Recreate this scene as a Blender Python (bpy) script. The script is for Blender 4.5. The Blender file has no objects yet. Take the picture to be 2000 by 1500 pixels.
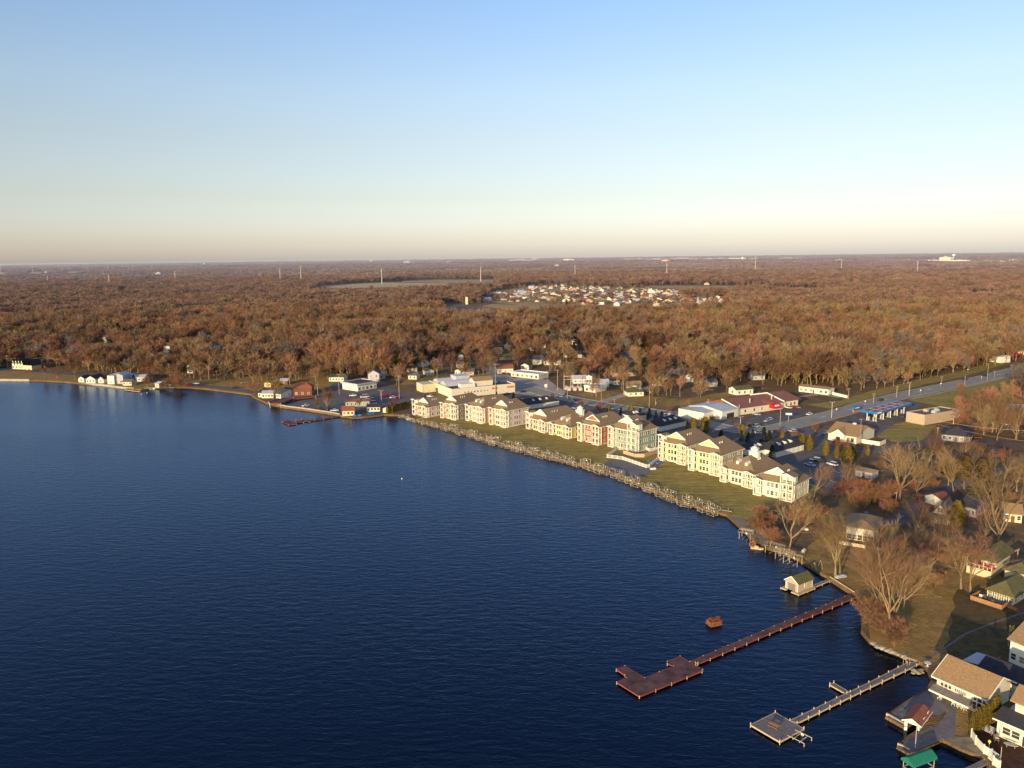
import bpy, math, random
import numpy as np
from math import radians, sin, cos, pi, atan2, hypot, sqrt, tan
from mathutils import Vector, Matrix
random.seed(7)
rnd = random.Random(11)
SC = bpy.context.scene
COL = SC.collection

# ------------------------------------------------------------------ survey
# The site was surveyed from the photograph: at() returns the world point of a spot on a level
# at height z, as seen from the drone (88 m above the lake).
F = 1522.0; PITCH = radians(9.25); ROLL = radians(0.70); H = 88.0; GZ = 1.0
def ray(u, v):
    c, s = cos(ROLL), sin(ROLL)
    a = (u-1000)/F; b = (750-v)/F
    X = a*c+b*s; Y = -a*s+b*c
    return (X, cos(PITCH)+Y*sin(PITCH), Y*cos(PITCH)-sin(PITCH))
def at(u, v, z=GZ):
    d = ray(u, v); t = (z-H)/d[2]
    return Vector((d[0]*t, d[1]*t, z))
def proj(p):
    x, y, z = p[0], p[1], p[2]-H
    d = y*cos(PITCH)-z*sin(PITCH); U = y*sin(PITCH)+z*cos(PITCH)
    X = x/d; Y = U/d; c, s = cos(ROLL), sin(ROLL)
    return (1000+F*(X*c-Y*s), 750-F*(X*s+Y*c))
def hgt(u, v, vt, z=GZ):
    p = at(u, v, z); lo, hi = 0.0, 120.0
    for _ in range(40):
        m = (lo+hi)/2
        if proj((p[0], p[1], z+m))[1] > vt: lo = m
        else: hi = m
    return m

# ------------------------------------------------------------------ helpers
class MB:
    """collects faces of one mesh; faces carry a material slot"""
    def __init__(s): s.v = []; s.f = []; s.m = []
    def face(s, pts, m=0):
        i = len(s.v); s.v += [tuple(p) for p in pts]; s.f.append(tuple(range(i, i+len(pts)))); s.m.append(m)
    def box(s, x0, x1, y0, y1, z0, z1, m=0):
        i = len(s.v)
        s.v += [(x0,y0,z0),(x1,y0,z0),(x1,y1,z0),(x0,y1,z0),(x0,y0,z1),(x1,y0,z1),(x1,y1,z1),(x0,y1,z1)]
        for f in ((0,3,2,1),(4,5,6,7),(0,1,5,4),(1,2,6,5),(2,3,7,6),(3,0,4,7)):
            s.f.append(tuple(i+k for k in f)); s.m.append(m)
    def tube(s, a, b, r0, r1, n=6, m=0, cap=False):
        a = Vector(a); b = Vector(b); d = b-a
        if d.length < 1e-6: return
        d.normalize(); q = d.orthogonal().normalized(); w = d.cross(q)
        i = len(s.v)
        for p, r in ((a, r0), (b, r1)):
            for k in range(n):
                t = 2*pi*k/n; s.v.append(tuple(p+q*(cos(t)*r)+w*(sin(t)*r)))
        for k in range(n):
            s.f.append((i+k, i+(k+1)%n, i+n+(k+1)%n, i+n+k)); s.m.append(m)
        if cap:
            s.f.append(tuple(i+n+k for k in range(n))); s.m.append(m)
            s.f.append(tuple(i+n-1-k for k in range(n))); s.m.append(m)
    def bar(s, a, b, w, h, m=0):
        """rectangular beam between two points, h measured upward"""
        a = Vector(a); b = Vector(b); d = (b-a)
        if d.length < 1e-6: return
        d.normalize(); up = Vector((0,0,1)) if abs(d.z) < .95 else Vector((1,0,0))
        x = d.cross(up).normalized(); y = x.cross(d)
        i = len(s.v)
        for p in (a, b):
            for sx, sy in ((-1,-1),(1,-1),(1,1),(-1,1)):
                s.v.append(tuple(p+x*(sx*w/2)+y*(sy*h/2)))
        for f in ((0,1,2,3),(7,6,5,4),(0,4,5,1),(1,5,6,2),(2,6,7,3),(3,7,4,0)):
            s.f.append(tuple(i+k for k in f)); s.m.append(m)
    def prism(s, poly, z0, z1, m=0, mtop=None):
        """vertical prism over a plan polygon (x, y)"""
        n = len(poly); i = len(s.v)
        s.v += [(p[0],p[1],z0) for p in poly]+[(p[0],p[1],z1) for p in poly]
        ar = sum(poly[k][0]*poly[(k+1)%n][1]-poly[(k+1)%n][0]*poly[k][1] for k in range(n))
        for k in range(n):
            f = (i+k, i+(k+1)%n, i+n+(k+1)%n, i+n+k)
            s.f.append(f if ar > 0 else f[::-1]); s.m.append(m)
        t = tuple(i+n+k for k in range(n)); b = tuple(i+n-1-k for k in range(n))
        s.f.append(t if ar > 0 else t[::-1]); s.m.append(m if mtop is None else mtop)
        s.f.append(tuple(i+n-1-k for k in range(n)) if ar > 0 else tuple(i+k for k in range(n))); s.m.append(m)
    def extr(s, prof, y0, y1, m=0):
        """profile in x,z extruded along y"""
        n = len(prof); i = len(s.v)
        s.v += [(p[0],y0,p[1]) for p in prof]+[(p[0],y1,p[1]) for p in prof]
        for k in range(n):
            s.f.append((i+k, i+(k+1)%n, i+n+(k+1)%n, i+n+k)); s.m.append(m)
        s.f.append(tuple(i+n-1-k for k in range(n))); s.m.append(m)
        s.f.append(tuple(i+n+k for k in range(n))); s.m.append(m)
    def lathe(s, prof, n=12, m=0, c=(0,0)):
        i = len(s.v)
        for r, z in prof:
            for k in range(n):
                s.v.append((c[0]+r*cos(2*pi*k/n), c[1]+r*sin(2*pi*k/n), z))
        for j in range(len(prof)-1):
            for k in range(n):
                s.f.append((i+j*n+k, i+j*n+(k+1)%n, i+(j+1)*n+(k+1)%n, i+(j+1)*n+k)); s.m.append(m)
    def mesh(s, name, mats):
        me = bpy.data.meshes.new(name); me.from_pydata(s.v, [], s.f)
        if not isinstance(mats, (list, tuple)): mats = [mats]
        for k in mats: me.materials.append(k)
        if len(mats) > 1: me.polygons.foreach_set('material_index', s.m)
        me.update(); return me
    def build(s, name, mats, parent=None):
        o = bpy.data.objects.new(name, s.mesh(name, mats)); COL.objects.link(o)
        if parent is not None: o.parent = parent
        return o
def link_mesh(name, me, parent=None, loc=(0,0,0), rz=0):
    o = bpy.data.objects.new(name, me); COL.objects.link(o); o.parent = parent
    o.location = loc; o.rotation_euler = (0,0,rz); return o
def tag(o, label, cat, group=None, kind=None):
    if label: o['label'] = label
    if cat: o['category'] = cat
    if group: o['group'] = group
    if kind: o['kind'] = kind
    return o
def thing(name, label, cat, loc=(0,0,0), rz=0.0, group=None):
    o = bpy.data.objects.new(name, None); COL.objects.link(o)
    o.empty_display_size = .3; o.location = loc; o.rotation_euler = (0,0,rz)
    return tag(o, label, cat, group)
def dup(root, loc, rz=0.0, label=None, group=None, scale=None):
    r = root.copy(); COL.objects.link(r); r.location = loc; r.rotation_euler = (0,0,rz)
    if label: r['label'] = label
    if group: r['group'] = group
    if scale: r.scale = scale
    for ch in KIDS(root):
        c = ch.copy(); COL.objects.link(c); c.parent = r
        for g in KIDS(ch):
            d = g.copy(); COL.objects.link(d); d.parent = c
    return r
def KIDS(o): return list(o.children)
def frame(pl, pr, z=GZ):
    """plan frame of a building from its two front corners: origin, heading, width"""
    a = at(*pl, z); b = at(*pr, z); d = b-a
    return a, atan2(d.y, d.x), d.length
def local(p, o, rz):
    d = Vector(p)-Vector(o); return Vector((d.x*cos(rz)+d.y*sin(rz), -d.x*sin(rz)+d.y*cos(rz), d.z))

# ------------------------------------------------------------------ materials
def lin(c):
    return tuple((x/12.92 if x <= .04045 else ((x+.055)/1.055)**2.4) for x in c)
def mat(name, col, rough=.85, var=.25, scale=.6, col2=None, rand=0.0, bump=0.0, metal=0.0, spec=.25, hue=0.0, detail=4.0):
    m = bpy.data.materials.new(name); m.use_nodes = True
    nt = m.node_tree; N = nt.nodes; L = nt.links; bs = N['Principled BSDF']
    bs.inputs['Roughness'].default_value = rough; bs.inputs['Metallic'].default_value = metal
    bs.inputs['Specular IOR Level'].default_value = spec
    geo = N.new('ShaderNodeNewGeometry')
    nz = N.new('ShaderNodeTexNoise'); nz.inputs['Scale'].default_value = scale; nz.inputs['Detail'].default_value = detail
    nz.inputs['Roughness'].default_value = .62
    L.new(geo.outputs['Position'], nz.inputs['Vector'])
    c2 = col2 or tuple(x*(1-var) for x in col); c1 = col if col2 else tuple(min(1, x*(1+var*.6)) for x in col)
    mr = N.new('ShaderNodeMapRange'); mr.inputs[1].default_value = .32; mr.inputs[2].default_value = .68
    L.new(nz.outputs['Fac'], mr.inputs[0])
    mx = N.new('ShaderNodeMix'); mx.data_type = 'RGBA'
    mx.inputs[6].default_value = (*c1, 1); mx.inputs[7].default_value = (*c2, 1)
    L.new(mr.outputs[0], mx.inputs[0]); out = mx.outputs[2]
    if rand > 0 or hue > 0:
        oi = N.new('ShaderNodeObjectInfo'); hs = N.new('ShaderNodeHueSaturation')
        a = N.new('ShaderNodeMapRange'); a.inputs[3].default_value = 1-rand; a.inputs[4].default_value = 1+rand
        L.new(oi.outputs['Random'], a.inputs[0]); L.new(a.outputs[0], hs.inputs['Value'])
        if hue > 0:
            ml = N.new('ShaderNodeMath'); ml.operation = 'MULTIPLY'; ml.inputs[1].default_value = 7.31
            fr = N.new('ShaderNodeMath'); fr.operation = 'FRACT'
            b = N.new('ShaderNodeMapRange'); b.inputs[3].default_value = .5-hue; b.inputs[4].default_value = .5+hue
            L.new(oi.outputs['Random'], ml.inputs[0]); L.new(ml.outputs[0], fr.inputs[0]); L.new(fr.outputs[0], b.inputs[0])
            L.new(b.outputs[0], hs.inputs['Hue'])
        L.new(out, hs.inputs['Color']); out = hs.outputs[0]
    L.new(out, bs.inputs['Base Color'])
    if bump > 0:
        bp = N.new('ShaderNodeBump'); bp.inputs['Strength'].default_value = bump; bp.inputs['Distance'].default_value = .1
        L.new(nz.outputs['Fac'], bp.inputs['Height']); L.new(bp.outputs[0], bs.inputs['Normal'])
    return m
def ground_mat(name, cols, scales, rough=.95, tuft=0.0, streak=None):
    """ground: three colours mixed by two noises"""
    m = bpy.data.materials.new(name); m.use_nodes = True
    nt = m.node_tree; N = nt.nodes; L = nt.links; bs = N['Principled BSDF']
    bs.inputs['Roughness'].default_value = rough; bs.inputs['Specular IOR Level'].default_value = .1
    geo = N.new('ShaderNodeNewGeometry'); prev = None
    for k, sc in enumerate(scales):
        nz = N.new('ShaderNodeTexNoise'); nz.inputs['Scale'].default_value = sc; nz.inputs['Detail'].default_value = 6
        L.new(geo.outputs['Position'], nz.inputs['Vector'])
        mr = N.new('ShaderNodeMapRange'); mr.inputs[1].default_value = .4; mr.inputs[2].default_value = .62
        L.new(nz.outputs['Fac'], mr.inputs[0])
        mx = N.new('ShaderNodeMix'); mx.data_type = 'RGBA'
        if prev is None: mx.inputs[6].default_value = (*cols[0], 1)
        else: L.new(prev, mx.inputs[6])
        mx.inputs[7].default_value = (*cols[k+1], 1); L.new(mr.outputs[0], mx.inputs[0]); prev = mx.outputs[2]
    if streak:
        mp = N.new('ShaderNodeMapping'); mp.inputs['Rotation'].default_value = (0, 0, radians(streak)); mp.inputs['Scale'].default_value = (.05, .9, 1); nz = N.new('ShaderNodeTexNoise'); nz.inputs['Scale'].default_value = 1.0
        L.new(geo.outputs['Position'], mp.inputs[0]); L.new(mp.outputs[0], nz.inputs['Vector']); mr = N.new('ShaderNodeMapRange'); mr.inputs[1].default_value = .35; mr.inputs[2].default_value = .65; mr.inputs[3].default_value = .72; mr.inputs[4].default_value = 1.2; L.new(nz.outputs['Fac'], mr.inputs[0])
        sc_ = N.new('ShaderNodeVectorMath'); sc_.operation = 'SCALE'; L.new(prev, sc_.inputs[0]); L.new(mr.outputs[0], sc_.inputs['Scale']); prev = sc_.outputs[0]
    if tuft > 0:
        nz = N.new('ShaderNodeTexNoise'); nz.inputs['Scale'].default_value = 2.6; nz.inputs['Detail'].default_value = 3; L.new(geo.outputs['Position'], nz.inputs['Vector'])
        bp = N.new('ShaderNodeBump'); bp.inputs['Strength'].default_value = 1.0; bp.inputs['Distance'].default_value = tuft; L.new(nz.outputs['Fac'], bp.inputs['Height']); L.new(bp.outputs[0], bs.inputs['Normal'])
    L.new(prev, bs.inputs['Base Color']); return m

M = {}
M['land'] = ground_mat('leaf_litter_ground', [(.24,.145,.07),(.30,.185,.085),(.17,.115,.06)], [.02,.15], tuft=.7)
M['lawn'] = ground_mat('dry_lawn', [(.37,.27,.07),(.29,.225,.06),(.43,.31,.095)], [.06,.5], tuft=.45, streak=-38)
M['grass_dark'] = ground_mat('dormant_grass', [(.37,.22,.07),(.24,.155,.05),(.44,.27,.09)], [.05,.4], tuft=.6)
M['field'] = ground_mat('stubble_field', [(.62,.41,.20),(.54,.36,.17),(.68,.46,.23)], [.004,.03], tuft=.6)
M['field2'] = ground_mat('dry_meadow', [(.46,.30,.13),(.39,.26,.11),(.52,.35,.15)], [.004,.03], tuft=.6)
M['turf_shade'] = ground_mat('turf_painted_shade', [(.13,.088,.035),(.085,.068,.03),(.17,.11,.045)], [.08,.6])  # dark brown tone: shadow of the lake house put into the grass colour
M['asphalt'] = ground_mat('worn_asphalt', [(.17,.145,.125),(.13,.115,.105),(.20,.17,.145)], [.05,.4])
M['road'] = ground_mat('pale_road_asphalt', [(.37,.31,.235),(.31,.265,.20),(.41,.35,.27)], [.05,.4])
M['gravel'] = ground_mat('gravel_lot', [(.46,.37,.27),(.39,.32,.235),(.52,.42,.31)], [.05,.4])
M['sand'] = ground_mat('beach_sand', [(.30,.23,.14),(.24,.18,.11),(.34,.27,.17)], [.1,.7])
M['mulch'] = ground_mat('brown_mulch', [(.085,.04,.025),(.07,.035,.022),(.11,.055,.035)], [.2,.9])
M['paving'] = ground_mat('grey_paving', [(.22,.19,.17),(.18,.16,.145),(.25,.22,.2)], [.1,.9])
M['white'] = mat('white_painted_siding', (.82,.78,.62), .6, .06)
M['trim'] = mat('white_trim', (.86,.82,.65), .5, .04)
M['cream'] = mat('cream_siding', (.76,.68,.50), .6, .06)
M['yellow'] = mat('yellow_siding', (.80,.60,.14), .6, .06)
M['ypale'] = mat('pale_yellow_siding', (.72,.62,.38), .6, .06)
M['yapt'] = mat('butter_yellow_siding', (.84,.70,.27), .6, .06)
M['salmon'] = mat('salmon_siding', (.74,.42,.30), .6, .06)
M['pinkw'] = mat('pale_pink_siding', (.74,.58,.50), .6, .06)
M['tan'] = mat('tan_siding', (.52,.38,.26), .6, .06)
M['red'] = mat('brick_red_siding', (.62,.15,.11), .6, .06)
M['green'] = mat('sage_green_siding', (.30,.40,.33), .6, .06)
M['greyw'] = mat('pale_grey_siding', (.50,.49,.47), .6, .08)
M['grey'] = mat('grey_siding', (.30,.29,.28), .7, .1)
M['brick'] = mat('tan_brick', (.55,.42,.27), .85, .12, 1.5)
M['brownw'] = mat('brown_timber', (.20,.10,.06), .8, .2)
M['redwall'] = mat('barn_red_boards', (.20,.075,.05), .8, .2)
M['shingle'] = mat('brown_shingles', (.30,.20,.105), .9, .22, 1.4)
M['shingle_tan'] = mat('golden_tan_shingles', (.40,.25,.115), .9, .3, 3.0)
M['shingle_red'] = mat('red_brown_shingles', (.36,.12,.06), .9, .22, 1.6)
M['shingle_grey'] = mat('grey_shingles', (.16,.145,.13), .9, .25, 1.4)
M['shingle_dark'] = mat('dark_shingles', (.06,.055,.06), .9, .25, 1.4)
M['shingle_olive'] = mat('olive_shingles', (.14,.125,.05), .9, .25, 1.4)
M['redroof'] = mat('red_brown_metal_roof', (.31,.115,.06), .6, .12, .5)
M['metal'] = mat('pale_metal_roof', (.55,.53,.52), .45, .12, .4, metal=.0)
M['tar'] = mat('dark_tar_roof', (.085,.065,.07), .9, .25, .3)
M['steel'] = mat('weathered_aluminium', (.50,.42,.28), .5, .2, 2.0, rand=.2)
M['steel_dark'] = mat('dull_grey_steel', (.16,.16,.17), .5, .2)
M['concrete'] = mat('concrete', (.44,.39,.31), .9, .2, .5)
M['wood'] = mat('weathered_planks', (.23,.19,.165), .85, .28, 1.4)
M['wood_red'] = mat('red_brown_decking', (.15,.075,.06), .85, .5, .45)
M['red_edge'] = mat('red_edge_board', (.30,.07,.05), .8, .35, .5)
M['wood_pale'] = mat('pale_edge_board', (.62,.47,.26), .8, .2, 1.0)
M['wood_orange'] = mat('cedar_deck', (.45,.21,.07), .8, .2, 1.0)
M['polewood'] = mat('pole_wood', (.42,.30,.19), .9, .2, 1.0, rand=.2)
M['galv'] = mat('pale_steel_pole', (.58,.50,.40), .6, .1)
M['black'] = mat('black_rubber', (.018,.018,.02), .7, .1)
M['blue'] = mat('bright_blue_paint', (.02,.19,.46), .5, .08)
M['bluetarp'] = mat('blue_tarp', (.02,.20,.62), .6, .15)
M['redpaint'] = mat('red_paint', (.60,.02,.03), .5, .08)
M['orange'] = mat('orange_paint', (.72,.20,.03), .5, .1)
M['ysign'] = mat('yellow_sign', (.85,.62,.02), .5, .04)
M['canopy_green'] = mat('green_canopy_cloth', (.02,.22,.13), .7, .12, 1.5)
M['rust'] = mat('rusty_brush', (.33,.105,.035), .9, .45, 1.8)
M['stone'] = mat('shore_stone', (.40,.33,.24), .9, .3, .8)
M['carpetred'] = mat('canopy_top_red', (.35,.13,.09), .8, .2)
def glass(name, col, rough=.08):
    m = bpy.data.materials.new(name); m.use_nodes = True; b = m.node_tree.nodes['Principled BSDF']
    b.inputs['Base Color'].default_value = (*col, 1); b.inputs['Roughness'].default_value = rough
    b.inputs['Specular IOR Level'].default_value = .6
    N = m.node_tree.nodes; nz = N.new('ShaderNodeTexNoise'); nz.inputs['Scale'].default_value = .8
    bp = N.new('ShaderNodeBump'); bp.inputs['Strength'].default_value = .05
    m.node_tree.links.new(nz.outputs[0], bp.inputs['Height']); m.node_tree.links.new(bp.outputs[0], b.inputs['Normal'])
    return m
M['pane'] = glass('window_glass', (.06,.055,.05))
M['pane_warm'] = glass('window_glass_sunset_tint', (.30,.25,.12), .25)  # yellow of the reflected sunset put into the glass colour
M['bark'] = mat('tree_bark', (.29,.20,.105), .95, .25, .8, rand=.25)
M['twig'] = mat('bare_twigs', (.275,.146,.079), .95, .42, .008, rand=.36, hue=.013)
M['twig_red'] = mat('red_twigs', (.31,.14,.07), .95, .2, .2, rand=.25, hue=.015)
M['twig_tan'] = mat('tan_twigs', (.30,.20,.095), .95, .2, .2, rand=.25, hue=.015)
M['needle'] = mat('dark_conifer_needles', (.035,.05,.022), .95, .3, 1.2, rand=.3)
M['needle_lit'] = mat('golden_conifer_foliage', (.26,.19,.03), .95, .3, 1.2, rand=.2)
M['needle_olive'] = mat('olive_pine_needles', (.17,.105,.03), .95, .3, 1.2, rand=.2)
CAR = {}
for n, c in dict(white=(.78,.77,.75), silver=(.42,.43,.45), red=(.5,.02,.02), dark=(.03,.035,.05), blue=(.05,.10,.22), grey=(.16,.17,.19), tan=(.4,.32,.22)).items():
    CAR[n] = mat('car_paint_'+n, c, .3, .03, spec=.5)
WAVE = .42; SUN = 5.0; SKYS = .15; AIR = 1.0; DUST = 1.0; OZ = 1.6; WTINT = (.58, .74, 1.0, 1); HAZE = 7e-5; HAZEC = (.44, .46, .58, 1)

# ------------------------------------------------------------------ the setting
SHORE = [(-250,741),(-60,742),(0,743),(60,743.5),(120,746),(150,749),(200,753),(240,758),(275,762),(300,759),(330,757),(360,757),(400,760),
 (450,766),(490,771),(497,777),(525,790),(560,797),(600,802),(640,808),(663,813),(690,817),(715,815.5),(750,811),(780,812),(815,821),(850,831),
 (890,842),(930,854),(980,869),(1030,882),(1080,895),(1130,908),(1180,922),(1230,940),(1270,957),(1320,977),(1370,994),(1400,1002),
 (1420,1007),(1440,1025),(1465,1050),(1500,1072),(1530,1080),(1560,1094),(1590,1113),(1618,1129),(1622,1133),(1668,1163),(1690,1175),(1690,1190),(1685,1210),
 (1683,1235),(1700,1255),(1722,1266),(1760,1281),(1790,1291),(1801,1299),(1813,1310),(1820,1330),(1811,1347),(1771,1374),(1731,1401),
 (1768,1421),(1776,1417),(1806,1400),(1818,1408),(1796,1428),(1775,1441),(1753,1460),(1776,1472),(1800,1461),(1838,1445),(1850,1449),
 (1875,1462),(1895,1470),(1915,1477),(1928,1492),(1945,1515),(2000,1560),(2080,1700)]
shore = [at(u, v, .35) for u, v in SHORE]
shore_xy = [(p.x, p.y) for p in shore]
land_poly = [(-45000, 900), (-2500, 560), (-900, 520)]+shore_xy+[(130, 40), (150, -200), (200, -3000), (45000, -3000), (45000, 45000), (-45000, 45000)]
def land_sheet():
    n = len(land_poly); k = len(shore_xy)+3; vs = [(x, y, GZ) for x, y in land_poly]; fs = [tuple(range(n))[::-1]]
    # sloping bank down to the lake bed along the shore
    base = len(vs)
    for i in range(0, k+3):
        x, y = land_poly[i]
        x0, y0 = land_poly[max(0, i-1)]; x1, y1 = land_poly[i+1]
        d = Vector((x1-x0, y1-y0)); d = d.normalized() if d.length else Vector((1, 0))
        vs.append((x+d.y*.5, y-d.x*.5, -1.2))
    for i in range(k+2): fs.append((i, base+i, base+i+1, i+1))
    me = bpy.data.meshes.new('ground'); me.from_pydata(vs, [], fs); me.materials.append(M['land']); me.update()
    o = bpy.data.objects.new('ground', me); COL.objects.link(o); o['kind'] = 'structure'; return o
land_sheet()
def sheet(name, poly, m, dz=.004, z=None, kind='structure'):
    me = bpy.data.meshes.new(name); zz = GZ+dz
    pts = [at(u, v, zz) if z is None else Vector((u, v, z)) for u, v in poly]
    ar = sum(pts[i].x*pts[(i+1) % len(pts)].y-pts[(i+1) % len(pts)].x*pts[i].y for i in range(len(pts)))
    f = tuple(range(len(pts)));  f = f if ar > 0 else f[::-1]
    me.from_pydata([tuple(p) for p in pts], [], [f]); me.materials.append(m); me.update()
    o = bpy.data.objects.new(name, me); COL.objects.link(o); o['kind'] = kind; return o
def ribbon(name, line, w, m, dz, kind='structure', kerb=False):
    pts = [at(u, v, GZ+dz) for u, v in line]; L_ = []; R_ = []
    for i, p in enumerate(pts):
        d = (pts[min(i+1, len(pts)-1)]-pts[max(i-1, 0)]); d.z = 0; d.normalize(); q = Vector((-d.y, d.x, 0))
        ww = w if not isinstance(w, (list, tuple)) else w[0]+(w[1]-w[0])*i/(len(pts)-1)
        L_.append(p+q*ww/2); R_.append(p-q*ww/2)
    mb = MB()
    for i in range(len(pts)-1):
        mb.face((R_[i], R_[i+1], L_[i+1], L_[i]))
    o = mb.build(name, m); o['kind'] = kind
    if kerb:
        for S, sg in ((L_, 1), (R_, -1)):
            kb = MB()
            for i in range(len(pts)-1):
                kb.bar(S[i]+Vector((0, 0, .05)), S[i+1]+Vector((0, 0, .05)), .35, .16)
            k = kb.build('kerb', M['concrete']); k['kind'] = 'structure'
    return o
i0 = SHORE.index((815,821)); i1 = SHORE.index((1440,1025))
sheet('lawn', [(u+2, v-2.2) for u, v in SHORE[i0:i1+1]]+[(1470,1010),(1520,985),(1600,962),(1612,952),(1560,915),(1470,895),(1400,872),(1300,850),(1180,838),(1060,820),(960,806),(830,800)], M['lawn'], .010)
# ground cover of the town, the far left shore and the yards
sheet('lawn', [(-100,735),(-100,722),(60,722),(140,729),(200,735),(270,741),(330,744),(300,757.5),(276,760.5),(240,756.5),(200,751.5),(150,747.5),(120,744.5),(60,742),(0,741.5)], M['grass_dark'], .010)
sheet('lawn', [(335,756),(360,742),(420,740),(500,734),(560,722),(640,726),(680,745),(640,760),(560,765),(497,776),(490,769.5),(450,764.5),(400,758.5)], M['grass_dark'], .010)
sheet('lawn', [(780,752),(800,735),(870,730),(960,728),(990,738),(900,748)], M['grass_dark'], .012)
sheet('lawn', [(1120,770),(1180,762),(1240,770),(1330,780),(1440,762),(1500,758),(1440,770),(1380,790),(1250,786),(1180,785)], M['grass_dark'], .012)
sheet('lawn', [(1195,790),(1230,772),(1290,778),(1350,788),(1300,795)], M['grass_dark'], .016)
sheet('lawn', [(1575,790),(1640,783),(1700,764),(1800,740),(1880,724),(1960,700),(1960,712),(1880,736),(1800,752),(1720,772),(1620,798)], M['lawn'], .012)
sheet('lawn', [(1772,781),(1800,768),(1880,752),(1960,735),(1990,735),(1960,800),(1900,815),(1860,812),(1830,792)], M['lawn'], .012)
sheet('lawn', [(1712,852),(1738,830),(1772,823),(1810,832),(1830,830),(1800,862),(1760,868)], M['lawn'], .014)
sheet('lawn', [(1590,1110),(1560,1080),(1600,1050),(1650,1040),(1700,1070),(1800,1060),(1850,1040),(1960,1130),(1900,1190),(2000,1220),(2000,1330),(1900,1300),(1850,1290),(1806,1295),(1790,1289),(1760,1278),(1700,1250),(1690,1180),(1668,1160),(1625,1131)], M['grass_dark'], .010)
sheet('lawn', [(1845,1368),(1900,1390),(1894,1432),(1862,1436),(1850,1400)], M['grass_dark'], .016)
# water
wm = bpy.data.materials.new('lake_water'); wm.use_nodes = True
nt = wm.node_tree; N = nt.nodes; L = nt.links; N.remove(N['Principled BSDF'])
df = N.new('ShaderNodeBsdfDiffuse'); df.inputs['Color'].default_value = (.0010, .0036, .0100, 1)
gl = N.new('ShaderNodeBsdfGlossy'); gl.inputs['Color'].default_value = WTINT; gl.inputs['Roughness'].default_value = .16
fr = N.new('ShaderNodeFresnel'); fr.inputs['IOR'].default_value = 1.333
ms = N.new('ShaderNodeMixShader'); L.new(fr.outputs[0], ms.inputs[0]); L.new(df.outputs[0], ms.inputs[1]); L.new(gl.outputs[0], ms.inputs[2]); L.new(ms.outputs[0], N['Material Output'].inputs[0])
geo = N.new('ShaderNodeNewGeometry')
def wave_layer(rot, sx, sy, detail):
    mp = N.new('ShaderNodeMapping'); mp.inputs['Rotation'].default_value = (0, 0, radians(rot)); mp.inputs['Scale'].default_value = (sx, sy, .5)
    nz = N.new('ShaderNodeTexNoise'); nz.inputs['Scale'].default_value = 1; nz.inputs['Detail'].default_value = detail; nz.inputs['Distortion'].default_value = .5
    L.new(geo.outputs['Position'], mp.inputs['Vector']); L.new(mp.outputs[0], nz.inputs['Vector']); return nz.outputs['Fac']
w1 = wave_layer(20, .22, .62, 3); w2 = wave_layer(38, .9, 2.3, 2)
ad = N.new('ShaderNodeMath'); ad.operation = 'MULTIPLY_ADD'; ad.inputs[1].default_value = .35
L.new(w2, ad.inputs[0]); L.new(w1, ad.inputs[2])
bp = N.new('ShaderNodeBump'); bp.inputs['Strength'].default_value = WAVE; bp.inputs['Distance'].default_value = .36
L.new(ad.outputs[0], bp.inputs['Height'])
mpw = N.new('ShaderNodeMapping'); mpw.inputs['Rotation'].default_value = (0, 0, radians(25)); mpw.inputs['Scale'].default_value = (.004, .016, 1); nzw = N.new('ShaderNodeTexNoise'); nzw.inputs['Scale'].default_value = 1.0; nzw.inputs['Detail'].default_value = 3
L.new(geo.outputs['Position'], mpw.inputs[0]); L.new(mpw.outputs[0], nzw.inputs['Vector']); mrw = N.new('ShaderNodeMapRange'); mrw.inputs[1].default_value = .3; mrw.inputs[2].default_value = .7; mrw.inputs[3].default_value = WAVE*.7; mrw.inputs[4].default_value = WAVE*1.2; L.new(nzw.outputs['Fac'], mrw.inputs[0]); L.new(mrw.outputs[0], bp.inputs['Strength'])
for q in (df, gl, fr): L.new(bp.outputs[0], q.inputs['Normal'])
sheet('water', [(-45000,-4000),(400,-4000),(400,700),(-45000,1200)], wm, z=0.0)

# roads, lots and paths
ribbon('road', [(-120,716),(60,724),(150,731),(260,742),(360,750),(430,757),(500,766),(560,776)], 9, M['asphalt'], .020)
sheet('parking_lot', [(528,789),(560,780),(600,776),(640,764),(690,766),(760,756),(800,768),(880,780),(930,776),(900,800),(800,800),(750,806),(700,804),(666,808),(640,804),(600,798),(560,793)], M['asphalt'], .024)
sheet('parking_lot', [(640,760),(650,748),(690,742),(740,742),(760,750),(690,764)], M['asphalt'], .016)
sheet('parking_lot', [(985,742),(1030,735),(1072,742),(1090,756),(1105,764),(1100,775),(1060,775),(1000,768),(1005,755)], M['gravel'], .028)
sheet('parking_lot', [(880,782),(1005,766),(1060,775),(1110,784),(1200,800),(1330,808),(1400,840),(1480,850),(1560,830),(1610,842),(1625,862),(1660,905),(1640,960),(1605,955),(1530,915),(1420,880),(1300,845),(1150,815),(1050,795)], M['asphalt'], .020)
sheet('parking_lot', [(1365,815),(1440,820),(1565,797),(1580,805),(1540,825),(1480,832),(1400,832)], M['asphalt'], .030)
sheet('parking_lot', [(1640,822),(1690,800),(1775,783),(1800,790),(1770,815),(1740,832),(1715,850),(1640,838)], M['asphalt'], .030)
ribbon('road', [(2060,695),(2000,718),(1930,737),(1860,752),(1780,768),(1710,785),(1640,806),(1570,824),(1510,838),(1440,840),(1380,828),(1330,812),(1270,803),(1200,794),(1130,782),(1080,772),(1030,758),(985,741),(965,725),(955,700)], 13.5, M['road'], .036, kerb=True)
ribbon('path', [(2060,708),(2000,729),(1930,745),(1860,762),(1780,779)], 1.8, M['concrete'], .040)
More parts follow.
